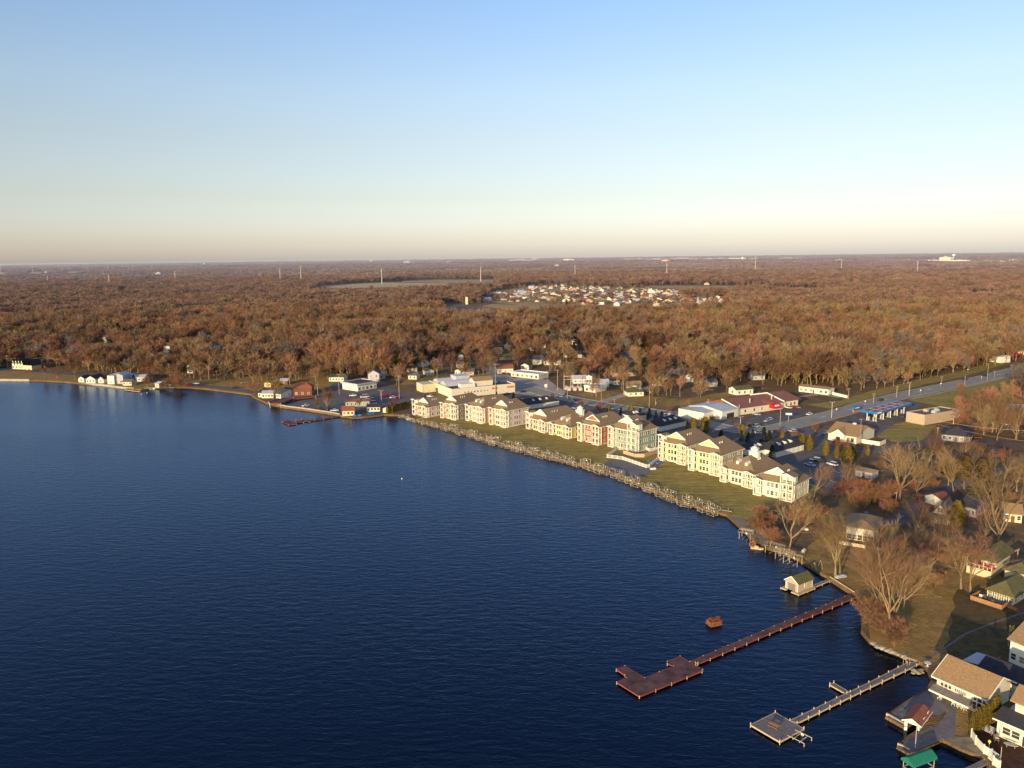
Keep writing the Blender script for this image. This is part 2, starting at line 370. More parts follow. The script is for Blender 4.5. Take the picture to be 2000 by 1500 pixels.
dash = [((1990,721),(1982,723)),((1955,730.5),(1947,732.5)),((1818,759),(1811,760.6)),((1800,763),(1793,764.6)),((1733,779.5),(1725,781.5)),((1665,798.5),(1656,801)),((1613,812.5),(1604,815))]
for a_, b_ in dash: ribbon('road_marking', [a_, b_], .5, M['trim'], .042)
ribbon('road', [(1560,848),(1590,862),(1625,875),(1700,882),(1760,870),(1850,858),(1960,868),(2060,880)], 7, M['asphalt'], .034)
ribbon('road', [(1760,1010),(1800,975),(1850,955),(1900,935),(1960,915)], 6, M['asphalt'], .018)
ribbon('path', [(1715,1020),(1740,1020),(1762,1008)], 5, M['asphalt'], .022)
ribbon('road', [(1175,785),(1217,772),(1260,758),(1300,748)], 6, M['gravel'], .030)
ribbon('road', [(1560,775),(1600,770),(1640,776)], 4, M['gravel'], .030)
for u, v in [(1540,930),(1560,938),(1580,946),(1600,930),(1620,938),(1590,915),(1628,920),(1640,928)]:
    ribbon('road_marking', [(u, v), (u+14, v+4)], .35, M['trim'], .026)
# slabs by the water
sheet('patio', [(1187,900),(1196,894),(1270,908),(1300,900),(1268,925),(1242,938),(1200,925),(1180,914)], M['paving'], .022)
sheet('patio', [(1731.5,1400),(1771,1374),(1811,1348),(1826,1353),(1842,1368),(1852,1385),(1834,1398),(1808,1396),(1776,1415),(1768,1420)], M['paving'], .014)
sheet('path', [(1842,1367),(1868,1380),(1865,1437),(1842,1444),(1825,1425),(1840,1405),(1852,1388)], M['paving'], .020)
sheet('beach', [(1839,1444),(1862,1438),(1896,1440),(1906,1456),(1920,1472),(1914,1476),(1895,1469),(1875,1461),(1850,1448)], M['sand'], .024)
sheet('beach', [(1420,1004),(1445,1012),(1480,1030),(1500,1052),(1500,1070),(1466,1048),(1441,1023)], M['sand'], .014)
sheet('patio', [(1897,1436),(1910,1432),(1948,1430),(2010,1452),(2010,1560),(1960,1515),(1942,1492),(1922,1472),(1906,1452)], M['mulch'], .020)
sheet('lawn', [(1869,1152),(1880,1147),(1890,1158),(1905,1155),(1930,1176),(1960,1182),(1985,1195),(2030,1250),(2030,1330),(1960,1320),(1870,1285),(1846,1287),(1850,1274),(1843,1262),(1856,1248),(1851,1232),(1861,1215),(1856,1199),(1866,1186),(1860,1170)], M['turf_shade'], .013)  # dark sheet painting the house shadow further across the lawn
ribbon('path', [(1806,1290),(1850,1262),(1885,1238),(1930,1220),(2000,1196)], .45, M['paving'], .018)
# fields, meadows and ponds beyond the woods
sheet('field', [(618,558),(690,554),(760,551.5),(880,553.5),(862,558),(760,561),(650,563.5)], M['field'], .12)
sheet('field', [(770,549.5),(850,546.5),(965,546),(962,553),(880,553),(800,551)], M['field2'], .10)
sheet('field', [(1240,558.5),(1320,557.5),(1430,558),(1600,563),(1600,566),(1480,564),(1380,565),(1290,563)], M['field2'], .12)
sheet('field', [(-60,535),(0,532),(20,532.5),(10,536),(-60,540)], M['field'], .15)
sheet('field', [(46,532),(90,531),(92,533.5),(46,534)], M['field'], .15)
sheet('field', [(118,531),(160,530),(162,532.5),(118,533)], M['field'], .15)
sheet('field', [(960,604),(930,600),(960,594),(1060,596),(1120,604),(1060,612),(1000,610)], M['field2'], .10)
sheet('lawn', [(940,580),(985,566),(1050,556),(1180,560),(1260,566),(1420,578),(1430,598),(1260,602),(1120,602),(1000,594),(950,590)], M['field2'], .08)
sheet('parking_lot', [(850,596),(880,593),(960,600),(1000,608),(960,611),(910,606)], M['asphalt'], .14)
pm = mat('pond_water', (.05,.09,.17), .1, .1)
sheet('water', [(1870,574),(1925,573.5),(1985,577),(1975,579.5),(1900,578)], pm, .10)
sheet('water', [(765,549.2),(785,547.6),(786,549.8),(768,551)], pm, .16)
def inside(x, y, poly):
    r = False; j = len(poly)-1
    for i in range(len(poly)):
        xi, yi = poly[i]; xj, yj = poly[j]
        if (yi > y) != (yj > y) and x < (xj-xi)*(y-yi)/(yj-yi)+xi: r = not r
        j = i
    return r

# ------------------------------------------------------------------ buildings
def window_meshes():
    f = MB(); w, h = 1.25, 1.6
    f.box(-w/2-.14, w/2+.14, -.10, .0, -.14, 0); f.box(-w/2-.14, w/2+.14, -.10, .0, h, h+.16)
    f.box(-w/2-.14, -w/2, -.09, .0, 0, h); f.box(w/2, w/2+.14, -.09, .0, 0, h); f.box(-w/2, w/2, -.07, .0, h/2-.04, h/2+.04)
    p = MB(); p.box(-w/2, w/2, -.03, .01, 0, h)
    return f, p
_f, _p = window_meshes()
WF = _f.mesh('window', M['trim']); WP = _p.mesh('pane', M['pane']); WPW = _p.mesh('pane_sunset_tint', M['pane_warm'])
def win(parent, x, y, z, face, sx=1.0, sz=1.0, warm=None):
    """a window: face f (front, y=0 side), r (right side), l, b"""
    o = link_mesh('window', WF, parent, (x, y, z), dict(f=0, r=pi/2, b=pi, l=-pi/2)[face]); o.scale = (sx, 1, sz)
    link_mesh('pane', WPW if (rnd.random() < .35 if warm is None else warm) else WP, o)
    return o
def roof_mesh(W, D, e, rh, kind, ov=.5, k=.45, thick=.22):
    """roof over plan [0,W]x[0,D], eaves at e"""
    mb = MB(); x0, x1, y0, y1 = -ov, W+ov, -ov, D+ov
    def slab(p):
        q = [(a, b_, c-thick) for a, b_, c in p]; mb.face(p); mb.face(q[::-1])
        for i in range(len(p)):
            j = (i+1) % len(p); mb.face((p[i], q[i], q[j], p[j]))
    if kind == 'gable_x':      # ridge along x
        m_ = D/2; slab([(x0,y0,e),(x1,y0,e),(x1,m_,e+rh),(x0,m_,e+rh)]); slab([(x1,y1,e),(x0,y1,e),(x0,m_,e+rh),(x1,m_,e+rh)])
    elif kind == 'gable_y':
        m_ = W/2; slab([(x0,y1,e),(x0,y0,e),(m_,y0,e+rh),(m_,y1,e+rh)]); slab([(x1,y0,e),(x1,y1,e),(m_,y1,e+rh),(m_,y0,e+rh)])
    elif kind == 'hip':
        if W >= D:
            a = D/2; p, q = (x0+a+ov*.0, D/2, e+rh), (x1-a, D/2, e+rh)
            slab([(x0,y0,e),(x1,y0,e),q,p]); slab([(x1,y1,e),(x0,y1,e),p,q]); slab([(x0,y1,e),(x0,y0,e),p]); slab([(x1,y0,e),(x1,y1,e),q])
        else:
            a = W/2; p, q = (W/2, y0+a, e+rh), (W/2, y1-a, e+rh)
            slab([(x0,y1,e),(x0,y0,e),p,q]); slab([(x1,y0,e),(x1,y1,e),q,p]); slab([(x0,y0,e),(x1,y0,e),p]); slab([(x1,y1,e),(x0,y1,e),q])
    elif kind == 'flat':
        mb.box(0, W, 0, D, e-.3, e+.05)
    return mb
def gable_wall(mb, W, D, e, rh, kind, m=0):
    mb.box(0, W, 0, D, 0, e-.1, m)
    if kind == 'gable_x':
        for x in (.02, W-.02): mb.face([(x,0,e-.1),(x,D,e-.1),(x,D/2,e+rh-.25)], m)
    elif kind == 'gable_y':
        for y in (.02, D-.02): mb.face([(0,y,e-.1),(W,y,e-.1),(W/2,y,e+rh-.25)], m)
HOUSES = []       # footprints kept clear of trees
def clear(o, rz, W, D, pad=1.0, front=3):
    HOUSES.append((o.x, o.y, cos(rz), sin(rz), W, D, pad, front))
def house(label, pl, pr, D, e, kind='gable_x', rh=2.2, wall='white', roof='shingle_grey', nf=3, nr=2, door=True, chim=0,
          name='house', cat='house', group=None, z=GZ, storeys=1, porch=None):
    o, rz, W = frame(pl, pr, z); t = thing(name, label, cat, o, rz, group); clear(o, rz, W, D)
    mb = MB(); gable_wall(mb, W, D, e, rh, kind)
    w = mb.build('wall', M[wall], t)
    r = roof_mesh(W, D, e, rh, kind).build('roof', M[roof], t)
    if chim:
        c = MB(); c.box(W*.65, W*.65+.7, D*.5, D*.5+.7, e+rh*.5, e+rh+.8); c.build('chimney', M['brick'], r)
    for s in range(storeys):
        zz = .9+s*2.7
        if zz+1.5 > e: break
        for i in range(nf): 
            if door and s == 0 and i == nf//2: continue
            win(t, W*(i+.5)/nf, 0, zz, 'f', min(1.2, W/nf/2.2), .85)
        for i in range(nr): win(t, W, D*(i+.5)/nr, zz, 'r', 1, .85)
    if door:
        d = MB(); d.box(-.5, .5, -.09, .0, 0, 2.05); dd = d.build('door', M['brownw'], t); dd.location = (W*.5, 0, 0.02)
        hd = MB(); hd.box(.32, .42, -.14, -.09, .95, 1.05); hd.build('handle', M['steel'], dd)
    if porch:
        p = MB(); p.box(0, W*.6, -2.2, -.02, 2.3, 2.45)
        for x in (.1, W*.3, W*.58): p.box(x, x+.14, -2.15, -2.0, 0, 2.3)
        p.build('porch', M['trim'], t)
    return t, W

# ---- lakeside apartment blocks
def balcony_mesh(w, d, n, sh, top):
    mb = MB()
    for s in range(n+1):
        z = s*sh; 
        if s < n or top: mb.box(0, w, 0, d, z, z+.22)
        if s < n:
            for k in range(int(w/.6)):
                x = .3+k*.6; mb.box(x-.04, x+.04, .03, .09, z+.28, z+1.02)
            for k in range(int(d/.6)):
                y = .3+k*.6
                for x in (.05, w-.05): mb.box(x-.03, x+.03, y-.04, y+.04, z+.28, z+1.02)
            mb.box(0, w, .0, .11, z+1.02, z+1.14); mb.box(0, w, .0, .11, z+.2, z+.3)
            for x in (0, w-.11): mb.box(x, x+.11, .11, d, z+1.02, z+1.14)
    ps = [0, w-.3]+([w/2-.15] if w > 4.2 else [])
    for x in ps: mb.box(x, x+.30, -.02, .28, 0, n*sh)
    for x in (0, w-.38): mb.box(x, x+.38, d-.4, d-.01, 0, n*sh)
    return mb
def apartment(label, pl, pr, back, eavev, n, wall, side=None, style='gablet', cupola=False, tower=None, dormer=False, backlevel='base', rise=None):
    o, rz, W = frame(pl, pr)
    e = hgt(pr[0], pr[1], eavev)
    pb = at(back[0], back[1], GZ if backlevel == 'base' else GZ+e)
    D = max(14.0, local(pb, o, rz).y-.7)
    sh = e/n; clear(o, rz, W, D, 3)
    t = thing('apartment_building', label, 'apartments', o, rz, 'pastel apartment blocks along the lake')
    bay = 2.0; body = MB()
    body.box(0, W, bay, D, 0, e-.05)
    body.box(W*.27, W*.62, bay-.9, bay-.002, 0, e-.06)      # projecting centre
    w = body.build('wall', M[wall], t)
    if side:
        sd = MB(); sd.box(W+.002, W+.06, bay+.3, D-.3, .05, e-.3); so = sd.build('side_wall', M[side], t)
    # corner boards, band courses and frieze
    for x, y in ((W-.12, bay-.08), (W-.12, D-.2), (-.06, bay-.08)):
        tr = MB(); tr.box(x, x+.24, y, y+.3, 0, e-.06); tr.build('corner_board', M['trim'], t)
    for s in (0, n):
        z0 = s*sh-(.35 if s else 0); z1 = z0+.32
        tr = MB(); tr.box(W+.004, W+.1, bay+.25, D-.22, z0, z1); tr.build('band_board', M['trim'], t)
        tr = MB(); tr.box(W*.27-.03, W*.62+.03, bay-.98, bay-.91, z0, z1); tr.build('band_board', M['trim'], t)
    # roof
    ov = .7; rh = rise or W*.34; k = .42 if style == 'gablet' else 1.0
    x0, x1, ya, yb = -ov, W+ov, bay-ov-.9, D+ov
    xg = x0+(W/2-x0)*k; y1 = ya+(W/2+ov)*k*.95; zk = e+rh*k; xr = W/2; yh = yb-(W/2+ov)*.5
    if yh < y1+1: yh = y1+1
    r = MB()
    def slab(p):
        q = [(a, b_, c-.25) for a, b_, c in p]; r.face(p); r.face(q[::-1])
        for i in range(len(p)): j = (i+1) % len(p); r.face((p[i], q[i], q[j], p[j]))
    if style == 'gablet':
        slab([(x0,ya,e),(x1,ya,e),(W-xg,y1,zk),(xg,y1,zk)])
        slab([(x0,yb,e),(x0,ya,e),(xg,y1,zk),(xr,y1-.35,e+rh),(xr,yh,e+rh)])
        slab([(x1,ya,e),(x1,yb,e),(xr,yh,e+rh),(xr,y1-.35,e+rh),(W-xg,y1,zk)])
    else:
        slab([(x0,ya,e),(x1,ya,e),(xr,y1,e+rh)])
        slab([(x0,yb,e),(x0,ya,e),(xr,y1,e+rh),(xr,yh,e+rh)])
        slab([(x1,ya,e),(x1,yb,e),(xr,yh,e+rh),(xr,y1,e+rh)])
    slab([(x1,yb,e),(x0,yb,e),(xr,yh,e+rh)])
    ro = r.build('roof', M['shingle'], t)
    # small eave returns at the rear corner
    fa = MB()
    for a_, b_ in (((x0,ya),(x1,ya)),((x1,ya),(x1,yb)),((x1,yb),(x0,yb)),((x0,yb),(x0,ya))):
        fa.bar((a_[0],a_[1],e-.2),(b_[0],b_[1],e-.2),.1,.34)
    fa.build('fascia', M['trim'], ro)
    if style == 'gablet':
        g = MB(); yy = y1-.06
        g.face([(xg+.1,yy,zk-.05),(W-xg-.1,yy,zk-.05),(xr,yy,e+rh-.12)]); g.face([(xg+.1,yy+.1,zk-.05),(xr,yy+.1,e+rh-.12),(W-xg-.1,yy+.1,zk-.05)])
        go = g.build('pediment', M['white' if wall not in ('red', 'yapt', 'yellow') else wall], ro)
        rk = MB()
        for s in (-1, 1): rk.bar((xr, y1-.3, e+rh+.02), (xr+s*(xr-xg+.25), y1-.3, zk-.02), .5, .42)
        rk.bar((xg,y1-.25,zk),(W-xg,y1-.25,zk),.4,.25)
        rk.build('rake_board', M['trim'], go)
    # vents
    for i in range(3):
        v = MB(); yv = y1+(yh-y1)*(.30+.1*i); xv = xr+(x1-xr)*.35; zv = e+rh*.65
        v.tube((xv,yv,zv-.3),(xv,yv,zv+.75),.14,.14,6,cap=True); v.build('roof_vent', M['trim'], ro)
    if dormer:     # two little white dormers on the front slope
        for i in (-1, 1):
            d = MB(); xd = xr+i*W*.14; yd = ya+(y1-ya)*.42; zd = e+rh*.42
            d.box(xd-.5, xd+.5, yd-.3, yd+1.2, zd-.2, zd+1.0); dm = d.build('dormer', M['trim'], ro)
            c = MB(); c.face([(xd-1.1,yd-.6,zd+.85),(xd,yd-.6,zd+1.5),(xd,yd+2.4,zd+1.5),(xd-1.1,yd+1.4,zd+.85)]); c.face([(xd+1.1,yd-.6,zd+.85),(xd+1.1,yd+1.4,zd+.85),(xd,yd+2.4,zd+1.5),(xd,yd-.6,zd+1.5)])
            c.build('dormer_roof', M['trim'], dm)
    if cupola:
        c = MB(); yc = (y1+yh)/2; zc = e+rh
        def ring(rr, z0, z1): c.prism([(xr+rr*cos(pi/8+q*pi/4), yc+rr*sin(pi/8+q*pi/4)) for q in range(8)], z0, z1)
        ring(2.2, zc-1.6, zc+.9); ring(2.5, zc+.9, zc+1.15); ring(1.45, zc+1.15, zc+2.2); ring(1.75, zc+2.2, zc+2.4); ring(.9, zc+2.4, zc+2.9)
        c.tube((xr,yc,zc+2.9),(xr,yc,zc+3.8),.12,.04,6); cu = c.build('cupola', M['trim'], ro)
    # corner balconies: left and right front corners
    bw = W*.21
    for name_, bx, w_, nn, topp in (('balcony', -.35, bw, n+(1 if tower == 'l' else 0), True), ('balcony', W*.69, W*.31+.35, n+(1 if tower == 'r' else 0), True)):
        d_ = bay+.35
        bm = balcony_mesh(w_, d_, nn, sh, topp); bo = bm.build('balcony', M['trim'], t); bo.location = (bx, bay-d_-.01, .02)
        if name_:
            zt = nn*sh; q = MB(); f0 = -.4; lift = w_*(.22 if nn > n else .16); ye = d_+(.2 if nn == n else 2.2)
            q.face([(f0,-.5,zt+.25),(w_/2,-.5,zt+.25+lift),(w_/2,ye,zt+.25+lift),(f0,ye,zt+.25)][::-1]); q.face([(w_+.4,-.5,zt+.25),(w_/2,-.5,zt+.25+lift),(w_/2,ye,zt+.25+lift),(w_+.4,ye,zt+.25)])
            q.face([(f0,-.5,zt+.05),(w_/2,-.5,zt+.03+lift),(w_/2,ye,zt+.03+lift),(f0,ye,zt+.05)]); 
            q.build('balcony_roof', M['shingle'], bo)
            g = MB(); g.face([(0,-.2,zt+.1),(w_,-.2,zt+.1),(w_/2,-.2,zt+.1+lift)]) if nn > n else None; g.bar((f0,-.45,zt+.12),(w_/2,-.45,zt+.14+lift),.14,.3); g.bar((w_+.4,-.45,zt+.12),(w_/2,-.45,zt+.14+lift),.14,.3)
            g.build('gable', M['trim'], bo)
            if nn > n: 
                bx2 = MB(); bx2.box(.2, w_-.2, d_, ye-.1, n*sh-.3, zt+.15); bx2.build('tower_wall', M['trim'], bo)
    # windows
    for s in range(n):
        z = s*sh+.85
        for i in range(3): win(t, W*.34+i*1.5 if W > 9 else W*.36+i*1.3, bay-.9, z, 'f', .9, .95)
        win(t, W*.57, bay-.9, z, 'f', .8, .95)
        for fx in (.10,): win(t, W*fx, bay, z, 'f', 1.1, 1.1)
        for fx in (.76, .90): win(t, W*fx, bay, z, 'f', .9, 1.15)
        for fy in ((.22,), (.40, .40+1.5/D), (.60,), (.80, .80+1.5/D)):
            for q in fy: win(t, W+.06, D*q, z, 'r', .75, .95)
    return t, W, D, e
APTS = []
def A(*a, **k):
    r = apartment(*a, **k); APTS.append((a[0][:30], round(r[1],1), round(r[2],1), round(r[3],1)))
A('low salmon apartment block at the far left end of the lakeside row', (807,810), (833,816), (886,786), 796, 2, 'salmon', side='pinkw', tower='l', backlevel='eave')
A('tan apartment block with white gable, second from the left end of the row', (862,816), (890,821), (945,780), 791, 3, 'tan', backlevel='eave')
A('cream and pink apartment block with hip roof and two small dormers', (911,821), (942,828), (990,783), 797, 3, 'pinkw', side='salmon', style='hip', dormer=True, backlevel='eave')
A('tall pale pink apartment block with plain long side, left of the gap in the row', (957,829), (988,836), (1050,797), 802.5, 3, 'pinkw', backlevel='eave')
A('low salmon apartment block just right of the gap in the row', (1029,837), (1064,846), (1112,806), 824, 2, 'salmon', tower='l', backlevel='eave')
A('golden yellow apartment block with a white cupola in the middle of the row', (1074,848), (1111,857.5), (1155,816), 835, 2, 'yellow', style='hip', dormer=True, cupola=True, backlevel='eave')
A('red apartment block in the middle of the row', (1130,861), (1169,870), (1223,821), 834, 3, 'red', backlevel='eave')
A('sage green apartment block beside the fenced pool terrace', (1189,872), (1242,884), (1299,837), 844, 3, 'green', tower='r', backlevel='eave')
A('pale yellow apartment block with a tall white corner tower by the pool terrace', (1287,898), (1338,909), (1402,858), 872, 3, 'yapt', side='yapt', tower='l', backlevel='eave')
A('bright yellow apartment block with tan side wall', (1346,918), (1404,931), (1469,878), 890, 3, 'yapt', side='tan', backlevel='eave')
A('low cream apartment block with a white cupola near the right end of the row', (1408,940), (1469,955), (1532,910), 927, 2, 'cream', style='hip', dormer=True, cupola=True, backlevel='eave')
A('low white apartment block at the right end of the row behind the bare trees', (1473,966), (1546,981), (1608,936), 949, 2, 'white', tower='r', backlevel='eave')
print('APTS', APTS)

# ---- garages behind the apartments
def garage(label, pl, pr, D, e=2.9, doors=6, dorm=3):
    o, rz, W = frame(pl, pr); t = thing('garage', label, 'garage', o, rz, 'dark roofed garages behind the apartments'); clear(o, rz, W, D)
    mb = MB(); mb.box(0, W, 0, D, 0, e-.1); mb.build('wall', M['white'], t)
    rh = D*.24; r = roof_mesh(W, D, e, rh, 'hip', .5).build('roof', M['shingle_dark'], t)
    for i in range(doors):
        d = MB(); x = W*(i+.5)/doors; d.box(x-1.1, x+1.1, -.06, .0, .05, 2.2)
        for q in range(1, 4): d.box(x-1.1, x+1.1, -.075, -.062, q*.55-.02, q*.55+.02)
        d.build('garage_door', M['trim'], t)
    for i in range(dorm):
        d = MB(); x = W*(.3+.2*i); y = D*.24; z = e+rh*.5
        d.face([(x-1.3,y-.7,z-.35),(x,y-.7,z+.75),(x,y+1.6,z+.75)]); d.face([(x+1.3,y-.7,z-.35),(x,y+1.6,z+.75),(x,y-.7,z+.75)]); d.face([(x-.8,y-.55,z-.3),(x+.8,y-.55,z-.3),(x,y-.55,z+.55)])
        d.build('dormer', M['trim'], r)
garage('long dark roofed garage behind the pale pink apartments', (1028,800), (1092,791), 11)
garage('small dark roofed garage behind the red apartments', (1236,823), (1262,819), 9, doors=3, dorm=2)
garage('dark roofed garage behind the green apartments', (1290,843), (1343,831), 11)
garage('dark roofed garage next to the dark conifers, left half of the pair', (1474,893), (1508,886), 10, doors=3, dorm=2)
garage('long dark roofed garage in the right parking lot, beside golden arborvitae', (1516,894), (1570,879), 12)

# ---- shopping building with barrel roofs
def market():
    o, rz, W = frame((883,778), (1006,766)); pl = local(at(794,766), o, rz); D = min(60.0, max(30.0, hypot(pl.x, pl.y)))
    t = thing('market_building', 'sprawling tan shop building with white barrel roofs behind the left apartments', 'shop', o, rz); clear(o, rz, W, D)
    h = 5.2
    mb = MB(); mb.box(0, W, 0, D*.28, 0, h); mb.box(0, W*.45, D*.28, D, 0, h-.01); mb.build('wall', M['cream'], t)
    r = MB(); r.box(.35, W-.35, .35, D*.28-.3, h, h+.06); r.box(.35, W*.45-.3, D*.28-.25, D-.3, h, h+.05); ro = r.build('roof', M['tar'], t)
    p = MB(); p.box(0, W, 0, .3, h, h+.7); p.box(0, .3, .3, D, h, h+.7); p.box(W-.3, W, .3, D*.28, h, h+.7); p.build('parapet', M['cream'], t)
    def barrel(x0, x1, y0, y1, z, ris, m):
        b_ = MB(); n = 10; w = y1-y0
        prof = [(y0+w*i/n, z+ris*sin(pi*i/n)) for i in range(n+1)]
        for i in range(n):
            b_.face([(x0,prof[i][0],prof[i][1]),(x1,prof[i][0],prof[i][1]),(x1,prof[i+1][0],prof[i+1][1]),(x0,prof[i+1][0],prof[i+1][1])])
        for x in (x0, x1): b_.face([(x,a,c) for a, c in prof])
        b_.build('barrel_roof', M[m], t)
    barrel(W*.04, W*.55, D*.34, D*.62, h, 3.2, 'metal'); barrel(W*.04, W*.42, D*.66, D*.97, h, 2.8, 'metal'); barrel(W*.56, W*.86, D*.29, D*.5, h-1.0, 2.6, 'metal')
    u = MB(); u.box(W*.18, W*.40, D*.10, D*.22, h+.07, h+2.4); u.build('roof_room', M['white'], ro)
    u = MB(); u.box(W*.30, W*.52, D*.62, D*.86, h+.1, h+4.4); u.build('roof_room', M['metal'], ro)
    g = MB(); gable_wall(g, 13, 8, 3.6, 2.0, 'gable_x'); go = g.build('roof_house', M['cream'], ro); go.location = (W*.40, D*.13, h+.07)
    roof_mesh(13, 8, 3.6, 2.0, 'gable_x').build('roof', M['shingle_tan'], go)
    for x, w, m in ((.62,4,'orange'),(.87,5,'orange')):
        s = MB(); s.box(W*x, W*x+w, -.12, -.01, 3.3, 4.5); s.build('sign', M[m], t)
    s = MB(); s.box(-.12, -.01, D*.62, D*.80, 3.7, 4.7); s.build('sign', M['ysign'], t)
    d = MB(); d.box(-.1, -.005, D*.60, D*.82, .1, 3.0); d.build('shop_front', M['pane'], t)
    for i in range(8): win(t, W*(.2+.05*i), 0, 2.6, 'f', .8, .5)
    # second shop front, set forward on the left
    q = MB(); q.box(-9, -.02, D*.70, D, 0, h+.3); q.build('wing', M['ypale'], t)
market()

# ---- other shops
def flat_shop(label, pl, pr, D, h, wall, roofm, parapet='trim', name='shop', n=5, over=0.0, cat='shop', hvac=0):
    o, rz, W = frame(pl, pr); t = thing(name, label, cat, o, rz); clear(o, rz, W, D)
    mb = MB(); mb.box(0, W, 0, D, 0, h-.02); mb.build('wall', M[wall], t)
    r = MB(); r.box(.3-over, W-.3+over, .3-over, D-.3+over, h, h+.08); ro = r.build('roof', M[roofm], t)
    p = MB()
    for a in ((-over, W+over, -over, .28-over), (-over, W+over, D-.28+over, D+over), (-over, .28-over, .28-over, D-.28+over), (W-.28+over, W+over, .28-over, D-.28+over)): p.box(a[0], a[1], a[2], a[3], h-.4 if over else h-.01, h+.55)
    p.build('parapet', M[parapet], t)
    for i in range(n): win(t, W*(i+.5)/n, 0, .7, 'f', min(1.6, W/n/1.8), 1.0)
    for i in range(hvac):
        a = MB(); x = W*(.25+.22*i); y = D*(.35+.2*(i % 2)); a.box(x, x+2.2, y, y+1.6, h+.09, h+1.3); a.box(x+.3, x+1.9, y+.3, y+1.3, h+1.3, h+1.55); a.build('air_conditioner', M['greyw' if i != 0 else 'brick'], ro)
    return t, W
flat_shop('white storefront with a sloped white parapet by the left parking lot', (698.5,764.5), (736,758), 16, 4.6, 'white', 'tar', 'metal', over=.9)
flat_shop('tan brick store with grey roof and air conditioners beside the gas station', (1769,823.5), (1805,830.5), 28, 4.8, 'brick', 'shingle_grey', 'brick', n=0, hvac=3)
flat_shop('low white roofed office behind the gravel lot', (998,735), (1052,741), 12, 3.2, 'cream', 'metal', n=6, over=.4)
flat_shop('white block garage by the road junction', (1141,764), (1163,767), 12, 3.6, 'white', 'metal', n=2, over=.2)
def redshop():
    o, rz, W = frame((1440,811.5), (1561,793.5)); D = 24; e = 4.0
    t = thing('restaurant', 'long shop with red brown roof and red entrance awning by the road', 'shop', o, rz); clear(o, rz, W, D)
    mb = MB(); mb.box(0, W*.72, 0, D, 0, e-.1); mb.box(W*.72+.01, W, 1, D, 0, e+.3); mb.build('wall', M['cream'], t)
    r = MB(); rh = 3.0
    for x0, x1, ee in ((0, W*.72, e), (W*.73, W+.6, e+.45)):
        for a in ([(x0,-.8,ee),(x1,-.8,ee),(x1,D/2,ee+rh),(x0,D/2,ee+rh)], [(x1,D+.8,ee),(x0,D+.8,ee),(x0,D/2,ee+rh),(x1,D/2,ee+rh)]): r.face(a)
        for x in (x0, x1): r.face([(x,-.7,ee-.02),(x,D+.7,ee-.02),(x,D/2,ee+rh-.02)])
        r.box(x0, x1, -.79, D+.79, ee-.22, ee-.03)
    ro = r.build('roof', M['redroof'], t)
    p = MB(); p.bar((W*.725,-.9,e+.35),(W*.725,D/2,e+rh+.45),.4,.6); p.bar((W*.725,D/2,e+rh+.45),(W*.725,D+.9,e+.35),.4,.6); p.bar((-.1,-.9,e+.2),(-.1,D/2,e+rh+.3),.5,.6)
    p.build('parapet', M['trim'], ro)
    g = MB(); x = W*.5; g.face([(x-5,-.7,e+.02),(x+5,-.7,e+.02),(x,-.7,e+1.6)]); g.face([(x-5,-.75,e+.05),(x,-.75,e+1.7),(x,D*.3,e+1.7)]); g.face([(x+5,-.75,e+.05),(x,D*.3,e+1.7),(x,-.75,e+1.7)]); g.build('entrance_gable', M['redroof'], ro)
    a = MB(); n = 8; x = W*.56
    pr_ = [(-2.6+0*i, 0) for i in range(1)]
    pts = [(-3.2*cos(i*pi/2/n), 1.6+2.6*sin(i*pi/2/n)) for i in range(n+1)]
    for i in range(n):
        a.face([(x-3,pts[i][0],pts[i][1]),(x+3,pts[i][0],pts[i][1]),(x+3,pts[i+1][0],pts[i+1][1]),(x-3,pts[i+1][0],pts[i+1][1])])
    for xx in (x-3, x+3): a.face([(xx,q[0],q[1]) for q in pts]+[(xx,0,1.6)])
    aw = a.build('awning', M['redpaint'], t)
    s = MB()
    for k, (xa, xb) in enumerate(((-1.6,-.2),(0,1.5),(-2.0,-1.1),(-.9,.3),(.5,2.0))):
        i = 3 if k < 2 else 2; za = pts[i]; s.face([(x+xa,za[0]-.08,za[1]+.12),(x+xb,za[0]-.08,za[1]+.12),(x+xb,za[0]+.02,za[1]+.55),(x+xa,za[0]+.02,za[1]+.55)])
    s.build('awning_lettering', M['trim'], aw)
    for fx in (.12,.26,.38,.66,.80,.88,.94): win(t, W*fx, 0 if fx < .72 else 1, 1.2, 'f', 1.2, .9)
    for fx in (.28, .63): 
        v = MB(); v.tube((W*fx,D*.18,e+.6),(W*fx,D*.18,e+3.4),.35,.35,8,cap=True); v.build('flue', M['galv'], ro)
redshop()
def whiteshop():
    o, rz, W = frame((1410,820), (1441,813)); D = 22
    t = thing('metal_hall', 'white metal hall with two low gables left of the red roofed shop', 'hall', o, rz); clear(o, rz, W, D)
    mb = MB(); gable_wall(mb, W, D, 4.6, 1.6, 'gable_x'); mb.box(-9, -.02, 5, D, 0, 4.2); mb.build('wall', M['white'], t)
    roof_mesh(W, D, 4.6, 1.6, 'gable_x', .2).build('roof', M['metal'], t)
    a = MB(); a.face([(-9.2,4.8,4.2),(0,4.8,4.2),(0,13,5.4),(-9.2,13,5.4)]); a.face([(-9.2,13,5.4),(0,13,5.4),(0,D+.2,4.2),(-9.2,D+.2,4.2)]); a.build('roof', M['metal'], t)
    d = MB(); d.box(W*.3, W*.75, -.05, -.002, .05, 2.8); d.build('door', M['pane'], t)
whiteshop()
